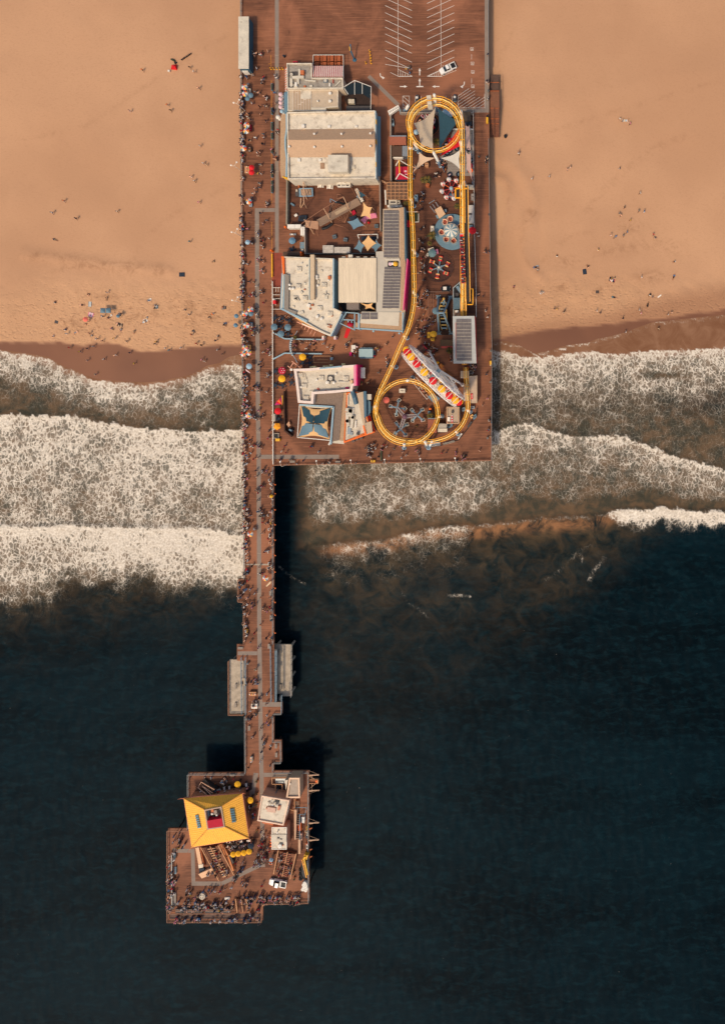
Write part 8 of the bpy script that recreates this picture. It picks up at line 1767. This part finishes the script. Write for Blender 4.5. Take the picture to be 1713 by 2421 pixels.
def person(px,py,z,pose,place,face=None):
 pose_ = '' if 'riding' in place else pose
 for _ in range(60):
  t,b,h = pr.choice(TOPS),pr.choice(BOT),pr.choice(['dark','dark','brown','fair'])
  lb = '%s-haired person in %s and %s %s %s' % (h,t,b,pose_,place); lb = ' '.join(lb.split())
  if lb not in used: break
 used.add(lb)
 o = bpy.data.objects.new('person',POSES[pose]); COL.objects.link(o); x,y = G(px,py,z); o.location = (x,y,z); o.rotation_euler = (0,0,pr.uniform(0,6.28) if face is None else face + pr.uniform(-.4,.4)); s_ = pr.uniform(.94,1.12); o.scale = (s_ * 1.15,s_ * 1.15,s_)
 for i,m_ in enumerate((CL[t],CL[b],pr.choice(SK2),HAIR[h])): o.material_slots[i].link = 'OBJECT'; o.material_slots[i].material = m_
 return tag(o,lb,'person','people ' + (place if 'sand' in place else 'on the pier'))
BL_ = [(340,168),(452,162),(462,172),(473,211),(399,250),(407,263),(311,265),(476,347),(484,388),(491,391),(455,420),(463,429),(156,476),(185,518),(129,504),(281,501),(474,480),(452,572),(507,618),(132,567),(212,698),(257,692),(254,704),(354,710),(369,722),(371,729),(131,716),(195,721),(284,746),(288,742),(343,758),(347,753),(528,726),(532,730),(530,768),(534,764),(440,733),(450,744),(495,750),(505,741),(457,782),(456,791),(516,794),(513,805),(220,793),(216,788),(319,783),(180,786),(156,780),(163,789),(127,796),(234,801),(246,806),(275,800),(304,807),(370,813),(373,808),(468,812),(480,816),(432,822),(395,823),(404,828),(226,819),(194,831),(211,824),(311,834),(277,840),(250,849),(211,852),(322,859),(481,850),(487,854),(518,827),(529,837),(230,885),(170,822),(206,767),(212,760),(265,776),(282,766),(288,778),(248,748),(256,752),(262,748)]
BR_ = [(1463,284),(1481,288),(1487,295),(1470,287),(1225,360),(1225,366),(1256,425),(1297,419),(1339,403),(1347,397),(1463,400),(1511,458),(1520,502),(1508,500),(1465,511),(1462,507),(1488,522),(1474,492),(1442,557),(1453,560),(1472,558),(1480,550),(1545,563),(1542,556),(1315,607),(1412,592),(1390,632),(1265,632),(1270,638),(1440,663),(1444,658),(1449,663),(1452,658),(1514,656),(1594,618),(1591,655),(1214,677),(1277,692),(1282,690),(1450,703),(1534,699),(1540,703),(1536,696),(1530,720),(1309,731),(1315,731),(1330,740),(1333,736),(1409,735),(1417,740),(1509,733),(1513,741),(1470,753),(1577,744),(1585,740),(1554,778),(1477,785)]
def sz(x,y): return float(sand_z(np.array([[float(x)]]),np.array([[float(y)]]))[0,0])
def cell(x,y,left):
 v = 'upper' if y < 450 else 'middle' if y < 700 else 'crowded lower' if y < 808 else 'wet'
 if left: u = 'far from pier' if x < 230 else 'halfway to pier' if x < 400 else 'near pier'
 else: u = 'near the pier' if x < 1320 else 'far right' if x > 1490 else 'in the open'
 return '%s sand %s' % (v,u)
for left,L_ in ((1,BL_),(0,BR_)):
 for i,(x,y) in enumerate(L_):
  ps = 'walking' if (y > 800 and left) or y < 560 or (not left and y > 725) else ('sitting','standing','sitting','lying')[i % 4]
  person(x,y,sz(x,y) + (.0 if ps != 'lying' else -.04),ps,('on left ' if left else 'on right ') + cell(x,y,left))
  if pr.random() < .25 and len(BL_) and y > 640: pass
# crowd zones on the pier: (x0,y0,x1,y1, total, individuals, pose, facing, phrase)
UPD = pi / 2; Z_ = [(574,165,579,330,34,5,'leaning',pi / 2,'at the beach-side rail near the kiosk'),(574,330,580,560,50,6,'leaning',pi / 2,'at the beach-side rail above the pale blue umbrella'),(575,575,581,720,50,6,'leaning',pi / 2,'at the beach-side rail left of the white cafe'),(576,740,590,860,36,5,'leaning',pi / 2,'at the beach-side rail above the wet sand'),(578,880,590,1100,80,8,'leaning',pi / 2,'at the beach-side rail above the breakers'),
 (586,120,640,330,46,8,'walking',None,'on the main walkway beside the restaurant'),(588,330,640,560,34,7,'walking',None,'on the main walkway beside the main hall'),(588,560,640,760,40,8,'walking',None,'on the main walkway left of the white cafe'),(592,760,642,930,40,8,'walking',None,'on the main walkway beside the blue gate'),(592,930,642,1090,36,7,'walking',None,'on the main walkway beside the sail patio'),(643,165,660,420,18,3,'walking',None,'on the narrow grey path along the hall'),
 (650,745,690,792,14,3,'standing',None,'on the cafe terrace'),(694,805,790,835,26,5,'walking',None,'inside the blue barriers'),(790,800,846,850,10,3,'walking',None,'on the plaza left of the pale blue kiosk'),(886,795,930,870,16,4,'walking',None,'on the plaza right of the pale blue kiosk'),(868,880,900,930,8,2,'walking',None,'on the plaza beside the pink gazebo'),
 (984,440,1008,560,16,4,'walking',None,'between the coaster straight and the shell ride'),(986,560,1010,690,24,4,'walking',None,'left of the car ride'),(985,690,1011,830,60,6,'standing',None,'in the queue left of the swinging ship'),(1000,812,1036,842,22,3,'standing',None,'at the brown booth by the big wheel'),(1012,745,1032,772,8,2,'standing',None,'beside the grey-blue umbrella at the ship'),(1060,842,1072,862,8,1,'standing',None,'at the wheel boarding platform'),(1025,382,1054,420,34,4,'standing',None,'in the crowd above the balloon ride'),(976,385,1000,425,12,2,'walking',None,'right of the crimson game booth'),(1108,862,1125,884,34,2,'standing',None,'in the packed queue below the station'),(990,900,1012,930,14,2,'standing',None,'in the queue at the wheel'),
 (1124,300,1153,560,8,3,'walking',None,'on the far walkway beside the sails'),(1128,560,1157,860,9,3,'walking',None,'on the far walkway beside the station'),(1140,860,1160,1040,9,3,'walking',None,'on the far walkway above the surf'),(1150,118,1156,240,6,2,'standing',None,'at the parking railing'),(960,150,1000,182,5,2,'walking',None,'crossing the parking bays'),(860,1050,1000,1088,30,6,'walking',None,'on the seaward deck below the coaster loop'),(1000,1060,1150,1086,14,4,'standing',None,'on the seaward deck near the corner'),(660,1086,860,1096,12,3,'standing',None,'at the seaward rail left part'),(870,1040,892,1062,16,1,'standing',None,'at the game machines'),(650,1040,800,1072,6,2,'walking',None,'on the open deck below the sail patio'),
 (580,1105,590,1360,70,6,'leaning',pi / 2,'at the surf-side rail of the narrow walkway'),(592,1105,634,1360,44,6,'walking',None,'on the narrow walkway above the cross seam'),(635,1105,645,1360,40,4,'leaning',-pi / 2,'at the open-water rail of the narrow walkway'),(567,1372,577,1419,14,2,'standing',None,'in the step-out by the surf'),(581,1370,592,1520,22,3,'leaning',pi / 2,'at the dark-water rail below the step-out'),(594,1370,634,1530,16,4,'walking',None,'on the narrow walkway above the landings'),(635,1370,645,1520,14,2,'standing',None,'beside the benches on the narrow walkway'),(586,1570,640,1690,26,4,'walking',None,'between the two landings'),(584,1692,645,1820,22,4,'walking',None,'on the walkway just before the pier end'),
 (450,1832,590,1846,14,2,'standing',None,'along the landward edge of the pier end'),(505,1858,592,1882,34,1,'sitting',None,'at the terrace tables above the yellow roof'),(530,1984,596,2006,30,1,'sitting',None,'at the terrace tables below the yellow roof'),(606,1954,640,2040,40,4,'walking',None,'on the path beside the snack stall'),(560,2030,620,2060,12,2,'walking',None,'below the yellow umbrella row'),(592,1890,606,1960,10,2,'standing',None,'between the yellow roof and the white shop'),(660,2012,690,2064,26,2,'sitting',None,'on the broad reddish steps'),(495,2008,540,2070,30,2,'sitting',None,'on the broad steps below the yellow roof'),
 (401,1962,440,2004,18,2,'standing',None,'in the upper left corner of the pier end'),(403,2010,422,2148,58,5,'leaning',pi / 2,'in the crowd on the left rail'),(424,2125,556,2146,64,4,'leaning',pi,'packed along the inner lower rail'),(403,2162,618,2172,44,4,'leaning',pi,'along the outermost lower rail'),(564,2110,625,2128,36,3,'standing',None,'at the top of the lower timber steps'),(590,2136,618,2168,22,1,'standing',None,'in the lower corner notch'),(628,2112,726,2127,46,3,'leaning',pi,'at the rail behind the white pickup'),(430,2095,560,2122,20,3,'walking',None,'around the compass plinth'),(550,2070,640,2110,14,2,'walking',None,'on the open deck left of the pickup')]
crowd = []
for x0,y0,x1,y1,n,k,ps,fc,phr in Z_:
 clumps = [(pr.uniform(x0,x1),pr.uniform(y0,y1)) for _ in range(max(2,n // 4))]
 for i in range(n):
  cx,cy = pr.choice(clumps); x,y = cx + pr.gauss(0,3.2),cy + pr.gauss(0,3.6)
  if pr.random() < .35: x,y = pr.uniform(x0,x1),pr.uniform(y0,y1)
  x,y = min(max(x,x0),x1),min(max(y,y0),y1)
  z = .45 if ps == 'sitting' and 'table' in phr else (.5 if 'broad' in phr else 0)
  if i < k: person(x,y,z,ps,phr,fc)
  else: crowd.append((x,y,0 if ps != 'sitting' else z - .35,ps if ps in LOWP else 'standing',fc))
for i in range(15): person(1091.9 + (i // 3) * .7 + (-2.2 if i % 2 else 2.2),563 + (i // 3) * 22.5 + (i % 3) * 6.5,float(np.interp(563 + (i // 3) * 22.5,[500,600,700],[12.4,9.4,6.2])) + .35,'sitting','riding the coaster train in car %s' % ('one','two','three','four','five')[i // 3],0) if i % 3 < 2 else crowd.append((1092.5 + (i // 3) * .7,576 + (i // 3) * 22.5,float(np.interp(576 + (i // 3) * 22.5,[500,600,700],[12.4,9.4,6.2])) - .5,'standing',0))
# everyone beyond the first three hundred: one crowd object
cm = [CL[k] for k in ('white','black','red','navy','blue','grey','pink','peach','beige','denim')] + SK2 + [HAIR['dark'],HAIR['brown']]
V_,F_,MI = [],[],[]; base = {k: ([tuple(v.co) for v in m_.vertices],[tuple(f.vertices) for f in m_.polygons],[f.material_index for f in m_.polygons]) for k,m_ in LOWP.items()}
for x,y,z,ps,fc in crowd:
 vs_,fs_,ms_ = base[ps]; a = pr.uniform(0,6.28) if fc is None else fc + pr.uniform(-.5,.5); ca,sa = cos(a),sin(a); s_ = pr.uniform(.92,1.12); X,Y = G(x,y,z); b = len(V_)
 V_ += [(X + (ca * v[0] - sa * v[1]) * s_ * 1.17,Y + (sa * v[0] + ca * v[1]) * s_ * 1.17,z + v[2] * s_) for v in vs_]; F_ += [tuple(b + i for i in f) for f in fs_]
 mp = (pr.choice((0,0,0,0,7,1,2,3,4,5,6,7,7,8)),pr.choice((1,3,5,9,9,8)),pr.choice((10,10,11,12)),pr.choice((13,13,14))); MI += [mp[i] for i in ms_]
me = bpy.data.meshes.new('crowd'); me.from_pydata(V_,[],F_); [me.materials.append(m_) for m_ in cm]; me.polygons.foreach_set('material_index',MI)
o = bpy.data.objects.new('crowd',me); COL.objects.link(o); o['kind'] = 'stuff'; tag(o,'crowd of small figures spread along the rails and walkways of the pier','crowd')
# ------------------------------------------------------------------ things on the sand
def on(mb,x,y): pass
def blanket(x,y,w,h_,d,mats,label):
 z = sz(x,y); mb = MB(); a = R(d); n = len(mats) if len(mats) > 1 else 1
 k = 5 if n > 1 else 1
 for i in range(k):
  mb.m(mats[i % len(mats)]); u0,u1 = -w / 2 + w * i / k,-w / 2 + w * (i + 1) / k
  mb.pp([(x + cos(a) * u - sin(a) * v,y + sin(a) * u + cos(a) * v) for u,v in ((u0,-h_ / 2),(u1,-h_ / 2),(u1,h_ / 2),(u0,h_ / 2))],z - .1,z + .07)
 solo('beach_blanket',mb,label,'blanket')
for a in ((430,649,13,10,0,[NAVY],'large dark blanket alone on the left sand'),(1381,642,9,13,-8,[NAVY],'large dark blanket on the right sand'),(215,744,12,10,15,[PINK,WHITE],'pink and white striped towel on the left sand'),(213,719,7,12,5,[GBLUE,WHITE],'blue and white striped towel on the left sand'),(370,726,7,8,-10,[TEAL,WHITE],'teal striped towel under a sitting person'),(342,757,13,10,-25,[LBLUE,WHITE,PALEPINK],'pale patterned blanket in the middle of the left sand'),(532,766,9,9,20,[BROWNR,GREY],'brown blanket near the blue beach umbrellas'),(529,728,10,7,-15,[NAVY,GREY],'dark patterned blanket near the pier'),(354,709,9,6,-20,[WHITE],'white towel on the left sand'),(284,768,14,8,10,[BROWNR,TAN],'tan and brown blanket on the left sand'),(1446,661,14,10,15,[NAVY,CRIM,WHITE],'dark and red blanket of the group on the right sand'),(1279,692,8,6,-30,[WHITE,NAVY],'white and navy towel on the right sand'),(1268,630,10,5,-10,[GREY,LBLUE],'pale towel on the right sand'),(1476,285,12,5,5,[LBLUE,WHITE,BEIGE],'pale towels of the group on the upper right sand'),(1451,703,4,2.4,0,[WHITE],'small white towel on the right damp sand'),(1558,700,3,11,55,[WHITE],'white surfboard-like strip at the damp edge'),(134,760,8,9,20,[DGREY],'dark round mat at the far left of the sand'),(1411,690,8,7,0,[DGREY,BROWNR],'dark mat in a dug hole on the right sand')): blanket(*a)
for x,y,r,m_,l in ((279,747,4.5,GBLUE,'dusty blue beach umbrella in the middle of the left sand'),(558.5,747,5.6,M('u_blue',None),'blue beach umbrella beside the pier, upper one'),(557,769,5.6,M('u_blue',None),'blue beach umbrella beside the pier, lower one'),(202,755,6.2,SALM,'salmon beach umbrella on the left sand')): umb(x,y,r,[m_],l,None,2.0,8,.45,z=sz(x,y))
for x,y,l in ((243,734,'left'),(256,734,'right')):
 z = sz(x,y); th = thing('beach_canopy','square dusty blue canopy tent on the left sand, %s of two' % l,'canopy',V3(x,y,z)); mb = MB(); c = V3(x,y,z + 2.1); mb.canopy((c.x,c.y,c.z),1.05,.5,[GBLUE],4,pi / 4,.2); mb.build('canopy',th)
 mb = MB().m(WHITE)
 for k in range(4): a = k * pi / 2 + pi / 4; mb.bar((c.x + cos(a),c.y + sin(a),z - .1),(c.x + cos(a),c.y + sin(a),z + 2.1),.06)
 mb.build('frame',th)
z = sz(411,158); th = thing('red_beach_tent','bright red beach tent on the upper left sand','tent',V3(411,158,z)); mb = MB().m(RED)
P = [V3(404,164,z),V3(419,166,z),V3(418,152,z),V3(406,153,z)]; t = V3(413,156,z + 1.5); vt = mb.vv(P + [t])
for k in range(4): mb.face([vt[k],vt[(k + 1) % 4],vt[4]])
mb.face(vt[:4]); mb.build('tent_cloth',th); MB().m(CREAM2).pbox(399,166,5,4,z - .05,z + .4).build('cool_box',th) if False else None
solo('cool_box',MB().m(CREAM2).pbox(399,167,5,4,z - .05,z + .45).m(WHITE).pbox(399,167,4.6,3.6,z + .44,z + .5),'white cool box left of the red beach tent','cool box')
solo('gear_bag',MB().m(M('bag_green',(54,62,44))).tube([V3(405,140,z + .25),V3(410,142,z + .3),V3(414,145,z + .25)],.3,8),'dark green gear bag above the red beach tent','bag'); solo('gear_bag',MB().m(BLACK).tube([V3(413,150,z + .25),V3(417,147,z + .3)],.3,8),'black gear bag touching the red beach tent','bag')
for i in range(8):
 t = i / 7; x,y = 431 + 21 * t,142 - 14 * t; z = sz(x,y); c = V3(x,y,z); solo('beach_stool',MB().m(BROWNR if i % 2 else BLACK).lathe((c.x,c.y,z - .05),[(.16,0),(.2,.4),(.22,.5),(0,.52)],8),'small dark stool in the slanted row right of the red beach tent','stool','dark stools in a slanted row on the sand')
c = V3(1194,324,sz(1194,324)); solo('litter_bin',MB().m(BLACK).lathe((c.x,c.y,c.z - .05),[(.42,0),(.48,.9),(.5,1.05),(.4,1.1),(0,1.1)],14),'big black bin on the sand right of the timber stairway','litter bin')
